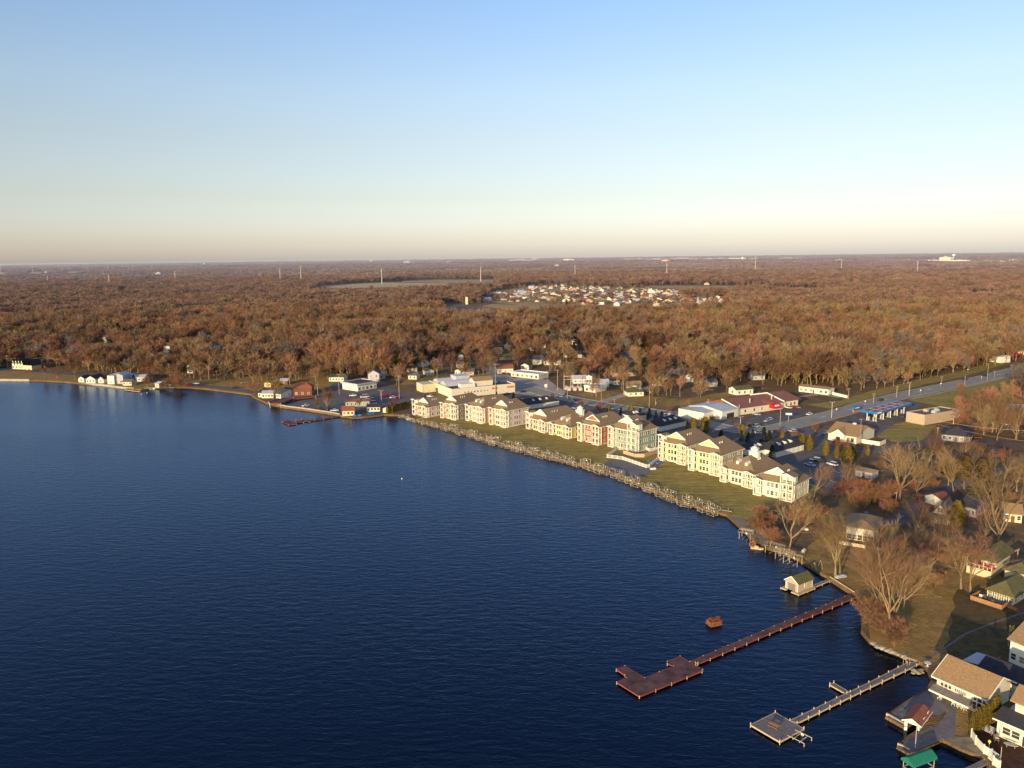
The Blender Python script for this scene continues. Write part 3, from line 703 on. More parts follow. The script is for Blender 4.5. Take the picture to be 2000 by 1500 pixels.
def gas_station():
    z = 5.6
    c = [at(1688,800,GZ+z), at(1757,781.5,GZ+z), at(1781,787.5,GZ+z), at(1713,806,GZ+z)]
    o = at(1713,806,GZ+z); b_ = at(1781,787.5,GZ+z); rz = atan2(b_.y-o.y, b_.x-o.x); W = (b_-o).length
    D = max(9.0, local(c[0], o, rz).y); o = Vector((o.x, o.y, GZ)); clear(o, rz, W, D)
    t = thing('fuel_canopy', 'gas station canopy with blue fascia over five pump islands', 'gas station', o, rz)
    m = MB(); m.box(.25, W-.25, .25, D-.25, z-.1, z-.02); ro = m.build('canopy_roof', M['metal'], t)
    for i in range(5):
        q = MB(); x = W*(i+.5)/5
        for y in (D*.12, D*.55): q.box(x-W*.075, x+W*.075, y, y+D*.33, z-.02, z+.03)
        q.build('roof_panel', M['carpetred'], ro)
    f = MB()
    for a in ((0,W,0,.24),(0,W,D-.24,D),(0,.24,.245,D-.245),(W-.24,W,.245,D-.245)): f.box(a[0],a[1],a[2],a[3],z-.95,z+.1)
    fo = f.build('fascia', M['blue'], t)
    s = MB(); s.box(W*.01, W*.12, -.09, -.004, z-.85, z-.02); s.build('sign', M['trim'], fo)
    s = MB(); s.box(0, W, -.06, -.003, z-.95, z-.86); s.build('stripe', M['orange'], fo)
    for i in range(5):
        x = W*(i+.5)/5
        q = MB(); q.box(x-.2,x+.2,D*.22,D*.22+.4,0,z-.1); q.box(x-.2,x+.2,D*.75,D*.75+.4,0,z-.1); q.build('column', M['trim'], t)
        q = MB(); q.box(x-.45,x+.45,D*.15,D*.88,0,.15); q.build('pump_island', M['concrete'], t)
        for y in (.34, .62):
            q = MB(); q.box(x-.4,x+.4,D*y,D*y+.7,.15,1.9); q.box(x-.42,x+.42,D*y-.02,D*y+.72,1.9,2.15); q.build('fuel_pump', M['greyw'], t)
    o2, rz2, W2 = frame((1668,805.5),(1680,802.5)); t2 = thing('monument_sign', 'blue and orange roadside sign left of the gas station canopy', 'sign', o2, rz2)
    q = MB(); q.box(0, W2, 0, 1.0, 0, .9); q.build('base', M['orange'], t2); q = MB(); q.box(0, W2, -.05, 1.05, .92, 3.0); so = q.build('board', M['blue'], t2)
    q = MB(); q.box(W2*.15, W2*.85, -.09, -.052, 1.9, 2.5); q.build('panel', M['trim'], so)
gas_station()
def bank():
    o, rz, W = frame((1617,858.5), (1672,867.5)); pb = local(at(1705,853), o, rz); D = max(13., min(20., pb.y)); e = 3.6
    t = thing('bank', 'tan building with brown roof and white gables across from the gas station', 'bank', o, rz); clear(o, rz, W, D)
    mb = MB(); gable_wall(mb, W, D, e, 3.6, 'gable_x'); mb.build('wall', M['cream'], t)
    ro = roof_mesh(W, D, e, 3.6, 'gable_x', .8).build('roof', M['shingle_tan'], t)
    g = MB(); a, c = W*.12, W*.62; m_ = (a+c)/2
    g.face([(a,-1.0,e),(c,-1.0,e),(m_,-1.0,e+2.3)]); g.box(a+.2, c-.2, -1.0, .0, 0, e-.02); go = g.build('front_gable', M['white'], t)
    r = MB(); r.face([(a-.6,-1.4,e-.15),(m_,-1.4,e+2.6),(m_,D*.36,e+2.6),(a-.6,-.2,e-.15)]); r.face([(c+.6,-1.4,e-.15),(c+.6,-.2,e-.15),(m_,D*.36,e+2.6),(m_,-1.4,e+2.6)]); r.build('gable_roof', M['shingle_tan'], go)
    d = MB(); d.box(W*.32, W*.46, -1.06, -1.003, .05, 2.4); d.build('door', M['pane'], t)
    for fx in (.72, .86): win(t, W*fx, 0, .9, 'f', 1.2, 1)
    f = MB(); f.box(W+.4, W+9, D*.2, D*.2+.15, 0, 1.9); f.box(W+8.85, W+9, D*.2+.15, D*.55, 0, 1.9); fo = thing('fence', 'white board fence behind the tan bank building', 'fence', o, rz); fo2 = f.build('panel', M['trim'], fo)
    v = MB(); v.box(W*.55, W*.55+1.4, D*.5-.6, D*.5+.6, e+3.5, e+4.1); v.build('roof_vent', M['trim'], ro)
bank()
# mobile home, long, with a set-back middle
house('white house with olive roof left of the red roofed shop, at the woods edge', (1423,768), (1438,772), 12.5, 3.4, 'gable_y', 1.8, 'white', 'shingle_olive', nf=1, nr=3, door=False)
t_, W_ = house('long grey white mobile home beside the woods near the road', (1560,764.5), (1618,771.5), 8, 3.6, 'gable_x', .9, 'white', 'shingle_tan', nf=6, nr=1, name='mobile_home', cat='mobile home')
f_ = MB(); a_, b_ = at(1625,771), at(1655,778); f_.bar(a_+Vector((0,0,.9)), b_+Vector((0,0,.9)), .12, 1.8); tag(f_.build('fence', M['trim']), 'low pale board fence running from the mobile home to the road', 'fence')
# right edge shops
house('yellow white hall with broad low roof by the road at the right edge', (1964,690), (2012,694), 22, 4.5, 'gable_x', 4, 'ypale', 'metal', nf=0, nr=0, door=False, name='hall', cat='hall')
house('small white block shop by the road near the right edge', (1932,706), (1955,709), 10, 5, 'gable_x', 1.0, 'white', 'metal', nf=2, nr=0)
q_ = MB(); o_, rz_, W_ = frame((1979,703),(1994,701)); q_.box(0, W_, 0, 4, 3.2, 4.4); q_.box(.2, .5, .3, .6, 0, 3.2); q_.box(W_-.5, W_-.2, .3, .6, 0, 3.2); r_ = q_.build('awning', M['redpaint']); r_.location = o_; r_.rotation_euler = (0,0,rz_); tag(r_, 'red flat awning on posts by the road at the right edge', 'awning')
house('blue white low building among bare trees at the right edge', (1971,812), (2015,815), 14, 4, 'gable_x', 1.5, 'white', 'metal', nf=4, nr=0)
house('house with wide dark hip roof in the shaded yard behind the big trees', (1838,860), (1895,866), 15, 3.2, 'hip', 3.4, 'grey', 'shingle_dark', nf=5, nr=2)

# ---- right bank houses
def hiphouse():
    o, rz, W = frame((1652,1055), (1706,1064)); e = hgt(1706,1064,1034); pb = local(at(1755,1017,GZ+e), o, rz); D = max(10., pb.y)
    t = thing('house', 'tan house with low brown hip roof behind the twin trunked tree', 'house', o, rz); clear(o, rz, W, D)
    mb = MB(); mb.box(0, W, 0, D, 0, e-.05); mb.build('wall', M['cream'], t)
    roof_mesh(W, D, e, W*.22, 'hip', .9).build('roof', M['shingle_tan'], t)
    for s in range(2 if e > 5 else 1):
        for i in range(5): win(t, W*(i+.6)/5.2, 0, .7+s*e/2, 'f', 1, 1)
        for i in range(3): win(t, W, D*(i+.5)/3, .7+s*e/2, 'r', .8, .9)
    tb = MB(); tb.box(-1, W+3.4, -4.2, -.05, 0, .5); tb.box(W+.05, W+3.4, -.04, D, 0, .5); tb.build('terrace', M['brownw'], t)
    w = MB(); w.box(-1.2, W+3.6, -4.45, -4.22, 0, 1.0); w.box(W+3.42, W+3.65, -4.2, D, 0, 1.0); w.build('terrace_wall', M['ypale'], t)
hiphouse()
def pavilion():
    o, rz, W = frame((1887,1117.5), (1935,1131)); pb = local(at(1959,1103), o, rz); D = max(8., pb.y)
    t = thing('lake_pavilion', 'olive roofed open house on a pale yellow deck wall with red furniture', 'house', o, rz); clear(o, rz, W, D)
    m = MB(); m.box(0, W, 0, D, 0, 2.0); m.build('deck_wall', M['ypale'], t)
    m = MB(); m.box(.15, W-.15, .15, D-.15, 2.0, 2.08); m.build('deck_floor', M['redwall'], t)
    m = MB()
    for a, b_ in (((0,0),(W,0)),((W,0),(W,D)),((0,0),(0,D))): m.bar((a[0],a[1],3.0),(b_[0],b_[1],3.0),.12,.12)
    for i in range(7): m.box(W*i/6-.08, W*i/6+.08, .0, .16, 2.08, 4.6 if i % 2 == 0 else 3.0)
    m.build('railing', M['trim'], t)
    m = MB(); m.box(W*.35, W*.98, D*.3, D*.98, 2.09, 4.7); m.build('room', M['ypale'], t)
    r = roof_mesh(W*.75, D*.9, 4.7, 2.8, 'hip', .8).build('roof', M['shingle_olive'], t); r.location = (W*.28, D*.1, 0)
    for i, x in enumerate((.18, .5, .8)):
        s = MB(); s.box(0, 1.1, 0, .6, 0, .45); s.box(0, 1.1, .6, .75, 0, .95); s.box(-.1,0,0,.75,0,.65); s.box(1.1,1.2,0,.75,0,.65)
        so = s.build('deck_sofa', M['redpaint']); so.location = Vector((o.x+W*x*cos(rz)-1.2*sin(rz), o.y+W*x*sin(rz)+1.2*cos(rz), GZ+2.09)); so.rotation_euler = (0,0,rz)
        tag(so, ['red outdoor sofa at the left end of the yellow deck','red outdoor sofa in the middle of the yellow deck','red outdoor sofa at the right end of the yellow deck'][i], 'sofa', 'red sofas on the yellow deck')
pavilion()
def greenhouse_():
    o, rz, W = frame((1930,1168), (1977,1183)); e = hgt(1977,1183,1164); D = 10.5
    t = thing('house', 'cottage with green hip roof and a cedar deck full of furniture', 'house', o, rz); clear(o, rz, W, D)
    mb = MB(); mb.box(0, W, 0, D, 0, e-.05); mb.build('wall', M['ypale'], t)
    roof_mesh(W, D, e, 2.6, 'hip', .7).build('roof', M['shingle_olive'], t)
    for i in range(5): win(t, W*(i+.5)/5, 0, .5, 'f', 1.1, 1.1, warm=True)
    for i in range(3): win(t, W, D*(i+.5)/3, .6, 'r', .9, .9, warm=True)
    d = MB(); d.box(-2.0, W-.3, -5.2, -.05, .25, .55); d.build('deck', M['wood'], t)
    r = MB()
    for a, b_ in (((-2,-5.2),(W-.3,-5.2)),((-2,-5.2),(-2,-.1)),((W-.3,-5.2),(W-.3,-2))):
        r.bar((a[0],a[1],1.0),(b_[0],b_[1],1.0),.12,.9)
    for i in range(5): r.box(W-.3+i*.4, W+.1+i*.4, -2.2, -.8, 0, .55-.1*i)
    r.build('railing', M['wood_orange'], t)
    for i in range(5):
        x = -1+i*(W/5.4); k = MB(); k.box(0,.7,0,.7,.35,.45); k.box(0,.7,.65,.72,.45,.95)
        for q in ((.02,.02),(.62,.02),(.02,.62),(.62,.62)): k.box(q[0],q[0]+.06,q[1],q[1]+.06,0,.35)
        ko = k.build('deck_chair', M['steel_dark'] if i else M['trim']); y = -3.4+.5*(i % 2)
        ko.location = Vector((o.x+x*cos(rz)-y*sin(rz), o.y+x*sin(rz)+y*cos(rz), GZ+.55)); ko.rotation_euler = (0,0,rz+i*.7)
        tag(ko, 'white chair at the end of the cedar deck of the green roofed cottage' if i == 0 else 'dark patio chair on the cedar deck of the green roofed cottage', 'chair', 'chairs on the cedar deck')
greenhouse_()
house('cream annexe with olive roof behind the green roofed cottage', (1960,1140), (2010,1153), 9, 4.2, 'hip', 2.0, 'ypale', 'shingle_olive', nf=4, nr=0, door=False)
house('white house with grey roof in shade at the right edge', (1970,1292), (2020,1314), 12, 5.2, 'gable_x', 3.0, 'white', 'shingle_tan', nf=3, nr=0, door=False)
def porch_house():
    t, W = house('white house with a steep front gable and porch behind a golden conifer', (1818,1020), (1851,1026.5), 10, 3.0, 'gable_y', 3.6, 'white', 'shingle_grey', nf=4, nr=3, door=False)
    p = MB(); p.face([(-.5,-2.4,2.5),(W+.5,-2.4,2.5),(W+.5,.3,3.5),(-.5,.3,3.5)]); p.box(-.4, W+.4, -2.3, -2.15, 2.2, 2.45)
    for i in range(5): p.box(W*i/4-.1, W*i/4+.1, -2.3, -2.1, 0, 2.2)
    p.build('porch', M['shingle_grey'], t)
    win(t, W*.42, 0, 3.9, 'f', .7, .9); win(t, W*.58, 0, 3.9, 'f', .7, .9)
porch_house()
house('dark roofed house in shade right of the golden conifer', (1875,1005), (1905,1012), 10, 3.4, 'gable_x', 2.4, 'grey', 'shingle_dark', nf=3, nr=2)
house('small outbuilding with rusty roof left of the white gabled house', (1838,990), (1856,985), 6, 2.6, 'gable_x', 1.4, 'white', 'shingle_red', nf=1, nr=1, name='shed', cat='shed')
house('low white flat shed beside the parking lot under the bare trees', (1670,929), (1703,936), 5, 2.6, 'gable_x', .8, 'greyw', 'shingle_tan', nf=0, nr=0, name='shed', cat='shed')
house('house with light roof half hidden by the large right hand tree', (1960,1018), (1995,1022), 9, 3.0, 'gable_x', 2.2, 'ypale', 'shingle_tan', nf=3, nr=1)
def tanhouse():
    o, rz, W = frame((1828,1356), (1921,1399)); e = hgt(1921,1399,1362); pb = local(at(1971,1331,GZ+e), o, rz); D = max(8.5, pb.y)
    print('TANHOUSE', W, D, e)
    t = thing('lake_house', 'large cream house with golden tan gable roof beside the boathouse', 'house', o, rz); clear(o, rz, W, D)
    rh = D*.30; mb = MB(); gable_wall(mb, W, D, e, rh, 'gable_x'); mb.build('wall', M['cream'], t)
    ro = roof_mesh(W, D, e, rh, 'gable_x', .75).build('roof', M['shingle_tan'], t)
    fa = MB(); fa.bar((-.75,-.82,e-.12),(W+.75,-.82,e-.12),.1,.3)
    for x in (-.8, W+.8):
        for y in (-.75, D+.75): fa.bar((x,y,e-.1),(x,D/2,e+rh-.1),.12,.3)
    fa.build('fascia', M['trim'], ro)
    lo = e*.48
    p = MB(); p.face([(-.4,-2.0,lo-.25),(W*.80,-2.0,lo-.25),(W*.80,-.02,lo+.35),(-.4,-.02,lo+.35)]); po = p.build('porch_roof', M['wood'], t)
    q = MB(); q.bar((-.4,-2.05,lo-.4),(W*.80,-2.05,lo-.4),.1,.35); q.build('gutter', M['trim'], po)
    zt = lo+.55
    for x in (.16,.24,.44,.48,.52,.56): win(t, W*x, 0, zt, 'f', 1.1 if x < .4 else .8, .75, warm=False)
    for x in (.16,.25,.48,.57): win(t, W*x, 0, .75, 'f', 1.2, .95, warm=False)
    for x in (.86,.94): win(t, W*x, 0, zt, 'f', 1.2, .8, warm=False); win(t, W*x, 0, .7, 'f', 1.2, .9, warm=False)
    win(t, W, D*.45, zt, 'r', .5, .5)
    for i, x in enumerate((.12,.42,.55,.68)):
        c = MB(); c.box(0,.6,0,.6,.4,.46); c.box(0,.6,.55,.6,.46,.95)
        for a in ((0,0),(.54,0),(0,.54),(.54,.54)): c.box(a[0],a[0]+.06,a[1],a[1]+.06,0,.4)
        co = c.build('garden_chair', M['trim']); x_ = W*x; y_ = -1.5
        co.location = Vector((o.x+x_*cos(rz)-y_*sin(rz), o.y+x_*sin(rz)+y_*cos(rz), GZ+.03)); co.rotation_euler = (0,0,rz+.4*i)
        tag(co, 'white garden chair under the porch of the cream lake house', 'chair', 'white chairs under the porch')
    # wing behind with dark roof
    house_o = Vector((o.x+2.5*cos(rz)-(D+1.6)*sin(rz), o.y+2.5*sin(rz)+(D+1.6)*cos(rz), GZ))
    t2 = thing('house', 'lower house with dark roof and blue white lean-to behind the cream lake house', 'house', house_o, rz); clear(house_o, rz, W*.85, 7)
    mb = MB(); gable_wall(mb, W*.85, 7, 3.2, 1.8, 'gable_x'); mb.build('wall', M['white'], t2)
    r2 = roof_mesh(W*.85, 7, 3.2, 1.8, 'gable_x', .5).build('roof', M['shingle_dark'], t2)
    mb = MB(); mb.tube((2,3.4,4.6),(2,3.4,5.8),.2,.2,6,cap=True); mb.build('chimney', M['black'], r2)
    mb = MB(); mb.box(-3.4, -.55, .5, 6, 0, 3.2); mb.face([(-3.6,.3,3.3),(-.55,.3,3.7),(-.55,6.2,3.7),(-3.6,6.2,3.3)]); mb.build('lean_to', M['metal'], t2)
tanhouse()
def righthouse():
    o, rz, W = frame((1945.5,1436), (2000,1460)); e = hgt(1945.5,1436,1402)
    t = thing('lake_house', 'cream two storey house at the lower right corner with patio doors', 'house', o, rz); W += 4; clear(o, rz, W, 9)
    mb = MB(); mb.box(0, W, 0, 9, 0, e-.05); mb.box(1.5, W, 3.2, 9, e, e+2.9); mb.build('wall', M['cream'], t)
    r = MB(); r.face([(-.6,-.7,e),(W+.6,-.7,e),(W+.6,3.3,e+.9),(-.6,3.3,e+.9)]); r.face([(-.6,-.7,e-.2),(-.6,3.3,e+.7),(W+.6,3.3,e+.7),(W+.6,-.7,e-.2)]); r.bar((-.6,-.7,e-.1),(W+.6,-.7,e-.1),.1,.25,1); r.build('porch_roof', [M['shingle_dark'], M['trim']], t)
    rr = roof_mesh(W-1.5, 5.8, e+3.0, 1.9, 'gable_x', .7).build('roof', M['shingle_tan'], t); rr.location = (1.5, 3.2, 0)
    for x in (1.6, 3.1): win(t, x, 0, 1.0, 'f', 1, .8, warm=False)
    for x in (5.2, 8.6):
        d = MB(); d.box(-1.1, 1.1, -.07, 0, .05, 2.1); do = d.build('patio_door', M['trim'], t); do.location = (x, 0, 0)
        for s in (-.52, .52):
            g = MB(); g.box(s-.46, s+.46, -.10, -.072, .12, 2.0); g.build('pane', M['pane'], do)
righthouse()

# ---- the cottages and houses of the town: (left u, right u, base v, turn, depth, eave, roof kind, wall, roof, label)
def cottage(u0, u1, v, turn, D, e, kind, wall, roof, label, group=None, rh=None, nf=None, storeys=1):
    c = at((u0+u1)/2, v); dist = (c-Vector((0,0,H))).length; W = max(4.0, (u1-u0)*dist/F*(.97 if abs(turn) < .2 else .8))
    o = c-Vector((cos(turn)*W/2, sin(turn)*W/2, 0))
    t = thing('house', label, 'house', o, turn, group); clear(o, turn, W, D, 1.5, 30 if v < 692 and u1 < 610 else 28 if v < 720 else 17)
    rh = rh or (D if kind == 'gable_x' else W if kind == 'gable_y' else min(W, D))*.27
    mb = MB(); gable_wall(mb, W, D, e, rh, kind if kind != 'hip' else 'none'); mb.build('wall', M[wall], t)
    r = roof_mesh(W, D, e, rh, kind).build('roof', M[roof], t)
    n = nf if nf is not None else max(2, int(W/3.2))
    for s in range(storeys):
        for i in range(n): win(t, W*(i+.5)/n, 0, .9+2.7*s, 'f', .9, .8)
        win(t, W, D*.5, .9+2.7*s, 'r', .9, .8)
    return t
G = 'cottages along the far left shore'
cottage(154,164,746.5,-.05,9,2.9,'gable_y','white','shingle_dark','small bright white boathouse with its gable to the water, leftmost on the far shore',G,1.7,1)
cottage(169,186,748.5,-.08,12,3.2,'gable_y','white','shingle_dark','white cottage with wide gable and dark window wall on the far left shore',G,2.4,3)
cottage(193,202,748.5,-.05,9,3.0,'gable_y','cream','shingle_dark','narrow cream cottage with steep gable on the far left shore',G,2.2,1)
cottage(211,223,750.5,.0,16,6.4,'flat','white','metal','tall plain white house block on the far left shore',G,1.0,1)
cottage(223.5,240,749.5,.10,14,5.8,'gable_y','greyw','metal','tall grey gabled house joined to the white block on the far left shore',G,1.8,2)
cottage(240,257,753,-.12,6,2.8,'gable_x','ypale','shingle_grey','small yellow cottage in front of the grey gabled house',G,1.5,3)
cottage(246.5,258,741.5,-.05,6,3.6,'gable_x','white','metal','white shed behind the small yellow cottage',G,.8,1)
cottage(303,311,757,-.5,6,2.8,'gable_x','ypale','metal','cream shed by the boats at the right end of the far cottages',G,1.2,1)
cottage(262,282,745,.1,8,3.2,'gable_x','white','metal','low pale blue roofed house behind the dark conifer on the far shore',G,1.4,3)
def chalet():
    o, rz, W = frame((24,720.5), (46.5,721.5)); W *= 1.0
    t = thing('chalet_row', 'white house front with four steep pointed gables across the far left road', 'house', o, rz); clear(o, rz, W+9, 9)
    g = W/4; mb = MB(); mb.box(0, W*1.7, 0, 9, 0, 3.4)
    for i in range(4): mb.face([(g*i,0.02,3.4),(g*(i+1),.02,3.4),(g*(i+.5),.02,8.0)])
    mb.build('wall', M['ypale'], t); r = MB()
    for i in range(7):
        a, c, m_ = g*i, g*(i+1), g*(i+.5)
        r.face([(a,-.3,3.3),(m_,-.3,8.2),(m_,9,8.2),(a,9,3.3)][::-1]); r.face([(c,-.3,3.3),(m_,-.3,8.2),(m_,9,8.2),(c,9,3.3)])
    ro = r.build('roof', M['shingle_dark'], t)
    for i in range(4):
        w = MB(); w.face([(g*i+.4,-.02,3.5),(g*(i+1)-.4,-.02,3.5),(g*(i+.5),-.02,7.4)]); w.build('gable', M['white'], t); win(t, g*(i+.5), -.04, 4.4, 'f', .8, .9); win(t, g*(i+.5), 0, 1, 'f', 1, .9)
chalet()
cottage(364,378,729,-.25,15,7.0,'flat','white','tar','white two storey block house at the edge of the woods on the far shore',None,1,3,2)
G = 'lake cottages by the old fishing dock'
cottage(502,518,776,-.35,14,3.0,'gable_x','ypale','shingle_dark','pale yellow cottage with dark roof at the corner of the point',G,2.2,2)
cottage(512,534,777.5,.06,8,3.0,'gable_x','white','metal','white cottage with pale grey roof on the point',G,1.4,4)
cottage(537,551,778,-.45,15,3.0,'gable_x','white','shingle_grey','white cottage with long grey roof beside the red barn',G,2.0,2)
cottage(515,531,756,-.2,6,2.6,'gable_y','yellow','shingle_tan','small bright yellow hut behind the point cottages',G,1.4,2)
cottage(573,609,773,.08,9,5.6,'hip','redwall','shingle_red','red brown barn with hip roof on the left parking lot',G,2.6,3)
cottage(548,562,751.5,.1,7,3.0,'gable_x','redwall','metal','brown shed with white end wall behind the point',G,1.2,1)
cottage(642,672,745,-.12,8,3.2,'gable_x','white','shingle_olive','white cottage with dark olive roof under the bare trees left of the storefront',None,2,5)
cottage(719,741,746,.05,10,6.0,'gable_y','greyw','shingle_grey','tall pale house with wide front gable behind the white storefront',None,2.6,2,2)
cottage(741,750,740,.05,8,4.0,'gable_x','greyw','metal','small blue grey shed right of the tall pale house',None,1,1)
cottage(669,692,812,.15,7,3.0,'gable_x','ypale','shingle_red','small cream hut with red brown roof at the foot of the fishing dock',G,2.0,3)
cottage(675,722,794,.1,7,3.2,'gable_x','green','carpetred','green food stand with striped red roof on the left parking lot',G,1.0,6)
cottage(717,742,804,.08,8,2.8,'gable_x','white','shingle_dark','low white shed with dark roof beside the blue tarps',G,1.2,4)
cottage(752,757,806,-.1,5,2.6,'gable_y','ypale','shingle_dark','tiny cream hut at the end of the arborvitae hedge',G,1.0,1)
G = 'houses among the trees of the town'
TOWN = [(813,832,717,-.3,9,3.4,'gable_x','white','shingle_grey','white house with grey roof uppermost at the left end of the town'),
 (794,815,727,.1,9,3.6,'hip','tan','shingle_olive','tan hip roofed house at the left end of the town'),
 (795,816,741,-.2,8,3.0,'gable_x','cream','shingle_grey','low beige house behind the shop building'),
 (833,850,733,.5,9,3.4,'gable_y','greyw','shingle_olive','grey green house with steep roof behind the shop building'),
 (847,862,714,-.1,8,3.2,'gable_x','white','metal','white cottage with blue grey roof in the left of the town'),
 (886,902,733,-.5,8,3.4,'gable_y','cream','shingle_tan','cream house with a tall gable behind the barrel roofs'),
 (902,926,733,.05,7,2.8,'gable_x','tan','shingle_grey','long low tan house beside the cream gable'),
 (892,908,719,.2,8,3.4,'gable_x','tan','shingle_tan','tan cottage in the middle of the left houses'),
 (896,905,703,.2,8,4.0,'gable_y','greyw','shingle_grey','grey gabled cottage near the dark pines'),
 (868,880,703,.5,8,3.6,'gable_y','ypale','shingle_grey','yellowish gabled cottage left of the dark pines'),
 (934,948,694,.05,9,3.4,'gable_x','white','shingle_dark','white house with dark roof right of the dark pines'),
 (971,1003,729,.1,9,3.6,'gable_x','white','shingle_red','white house with red brown roof behind the red cars'),
 (1015,1035,722,-.35,9,3.4,'gable_y','cream','shingle_olive','cream house with olive gable roof by the low office'),
 (1037,1060,712,-.3,11,4.4,'gable_x','cream','shingle_grey','large pale yellow house in the centre of the town, left wing'),
 (1060,1078,713,-.2,8,3.0,'gable_y','ypale','shingle_grey','pale yellow house with low gable joined to the large one'),
 (1028,1044,685,-.1,8,3.4,'hip','white','shingle_grey','small white house high in the middle of the woods'),
 (1048,1066,680,.1,8,3.0,'gable_x','cream','shingle_tan','cottage with long tan roof high in the middle of the woods'),
 (985,993,681,-.4,7,3.6,'gable_y','white','shingle_grey','tiny white gable in the woods'),
 (966,984,692,.3,9,3.6,'gable_x','grey','shingle_grey','grey house in the woods right of the dark pines'),
 (975,1004,703,.0,8,2.8,'gable_x','tan','shingle_olive','long brown house in the woods above the red roofed one'),
 (1086,1098,713,.6,9,4.2,'gable_y','ypale','shingle_grey','yellow gabled house among dense bare trees'),
 (1143,1158,749,-.35,11,5.0,'gable_y','white','shingle_grey','tall white house with a sharp gable above the substation'),
 (1119,1148,749,.05,8,3.2,'gable_x','white','metal','long low white house left of the sharp white gable'),
 (1217,1247,707,.1,14,4.6,'hip','grey','shingle_grey','large grey hip roofed house in the woods right of the town'),
 (1226,1258,774,.15,9,2.8,'hip','white','shingle_olive','cottage with pale green hip roof beside the road'),
 (1317,1331,730,.5,9,4.0,'gable_y','ypale','shingle_olive','olive gabled house among the trees in the right of the town'),
 (1334,1356,746,-.4,11,4.0,'gable_y','white','shingle_dark','white gabled house among the trees left of the metal hall'),
 (1270,1288,753,-.3,8,3.0,'gable_y','white','shingle_grey','white cottage with wide gable in the bushes'),
 (1289,1305,754,.2,8,3.2,'gable_x','greyw','shingle_grey','grey cottage beside the white one in the bushes'),
 (1199,1211,752,.3,7,3.0,'gable_y','white','shingle_dark','small white cottage with dark roof above the roadside meadow'),
 (1227,1253,760,.05,8,2.8,'gable_x','cream','shingle_tan','yellow cream cottage above the pale green roof'),
 (1196,1244,735,.05,10,3.0,'gable_x','tan','shingle_olive','long tan house with olive roof in the trees'),
 (1085,1114,674,.05,9,3.2,'gable_x','tan','shingle_tan','long tan house high in the woods'),
 (1121,1133,674,.4,8,4.2,'gable_y','ypale','shingle_grey','pale gabled house high in the woods beside a thin conifer'),
 (1105,1137,699,.1,9,3.0,'gable_x','cream','shingle_dark','cottage with long dark roof below the thin conifer'),
 (1384,1404,755,.3,8,3.0,'gable_x','greyw','shingle_grey','grey roofed house in thick trees above the olive roofed white one'),
 (1470,1494,742,.1,9,3.2,'gable_x','greyw','shingle_grey','dim grey house in thick trees above the red roofed shop'),
 (1168,1190,756,.1,8,2.8,'gable_x','white','metal','white bungalow right of the block garage')]
for a in TOWN: cottage(*a, group=G)
G = 'house roofs in the left woods'
WOODS = [(116,130,676,.1,9,4.5,'hip','ypale','shingle_tan','yellowish house in the left woods'),(199,210,669,-.1,8,4,'gable_x','white','metal','white trailer like house in the left woods'),
 (238,250,664,.2,9,4,'gable_x','white','metal','house with blue grey roof beside the dark pines in the left woods'),(262,278,659,-.1,10,4.5,'gable_x','tan','shingle_tan','tan roofed house in the left woods'),
 (318,334,688,-.2,9,5,'gable_x','white','shingle_olive','white house with a greenish side in the left woods'),(385,404,667,.2,12,5,'gable_x','greyw','metal','large blue grey roofed house in the left woods'),
 (404,416,689,-.6,9,5,'gable_y','white','shingle_grey','white gable turned to the right in the left woods'),(424,438,692,.3,9,5,'hip','greyw','metal','grey hip roofed house in the left woods'),
 (470,481,675,-.4,9,5.5,'gable_y','white','shingle_dark','white steep gable near the middle of the left woods'),(366,384,640,.1,12,5,'gable_x','greyw','metal','far pale roofed house in the left woods'),
 (292,310,645,.0,12,4,'gable_x','white','metal','long pale roof far back in the left woods'),(16,28,642,.2,10,5,'gable_x','white','shingle_tan','small pale house near the left edge in the woods'),
 (4,18,616,.1,14,5,'gable_x','greyw','metal','bluish roof far back at the left edge'),(597,605,704,.3,8,5,'gable_y','ypale','shingle_olive','slim yellowish gable in the woods behind the storefront')]
for a in WOODS: cottage(*a[:5], a[5]+1.6, *a[6:], group=G)

# ---- far subdivision: small houses in rows
rs = random.Random(5)
PROTO = {}
def far_house(kind, wall, roof):
    t = thing('house', '', 'house', (0,0,0), 0, 'small houses of the distant subdivision'); W, D, e = 13, 9, 3.6
    mb = MB(); gable_wall(mb, W, D, e, 3.0, kind); mb.build('wall', M[wall], t); roof_mesh(W, D, e, 3.0, kind, .4).build('roof', M[roof], t); return t
KK = [('gable_x','cream','shingle_grey','cream walled house with grey roof in the distant subdivision'),('gable_y','tan','shingle_tan','tan gabled house with tan roof in the distant subdivision'),
      ('gable_x','greyw','metal','grey house with pale roof in the distant subdivision'),('gable_y','cream','shingle_grey','cream gabled house with grey roof in the distant subdivision'),('gable_x','tan','shingle_red','tan house with red brown roof in the distant subdivision')]
spots = []
SUB = [(945,578),(985,566),(1060,558),(1180,561),(1270,567),(1330,570),(1330,582),(1420,584),(1440,598),(1330,602),(1240,602),(1120,600),(1060,590),(990,590)]
for row in range(15):
    v = 559+row*2.75; u = 940+rs.random()*14
    while u < 1440:
        if inside(u, v, SUB) and rs.random() < (.95 if v < 582 and u < 1200 else .8): spots.append((u+rs.uniform(-2,2), v+rs.uniform(-.8,.8)))
        u += rs.uniform(8, 14)*(1.25 if v > 580 else 1)
for _ in range(34): spots.append((rs.uniform(1290,1500), rs.uniform(574,604)) if rs.random() < .75 else (rs.uniform(880,960), rs.uniform(574,590)))
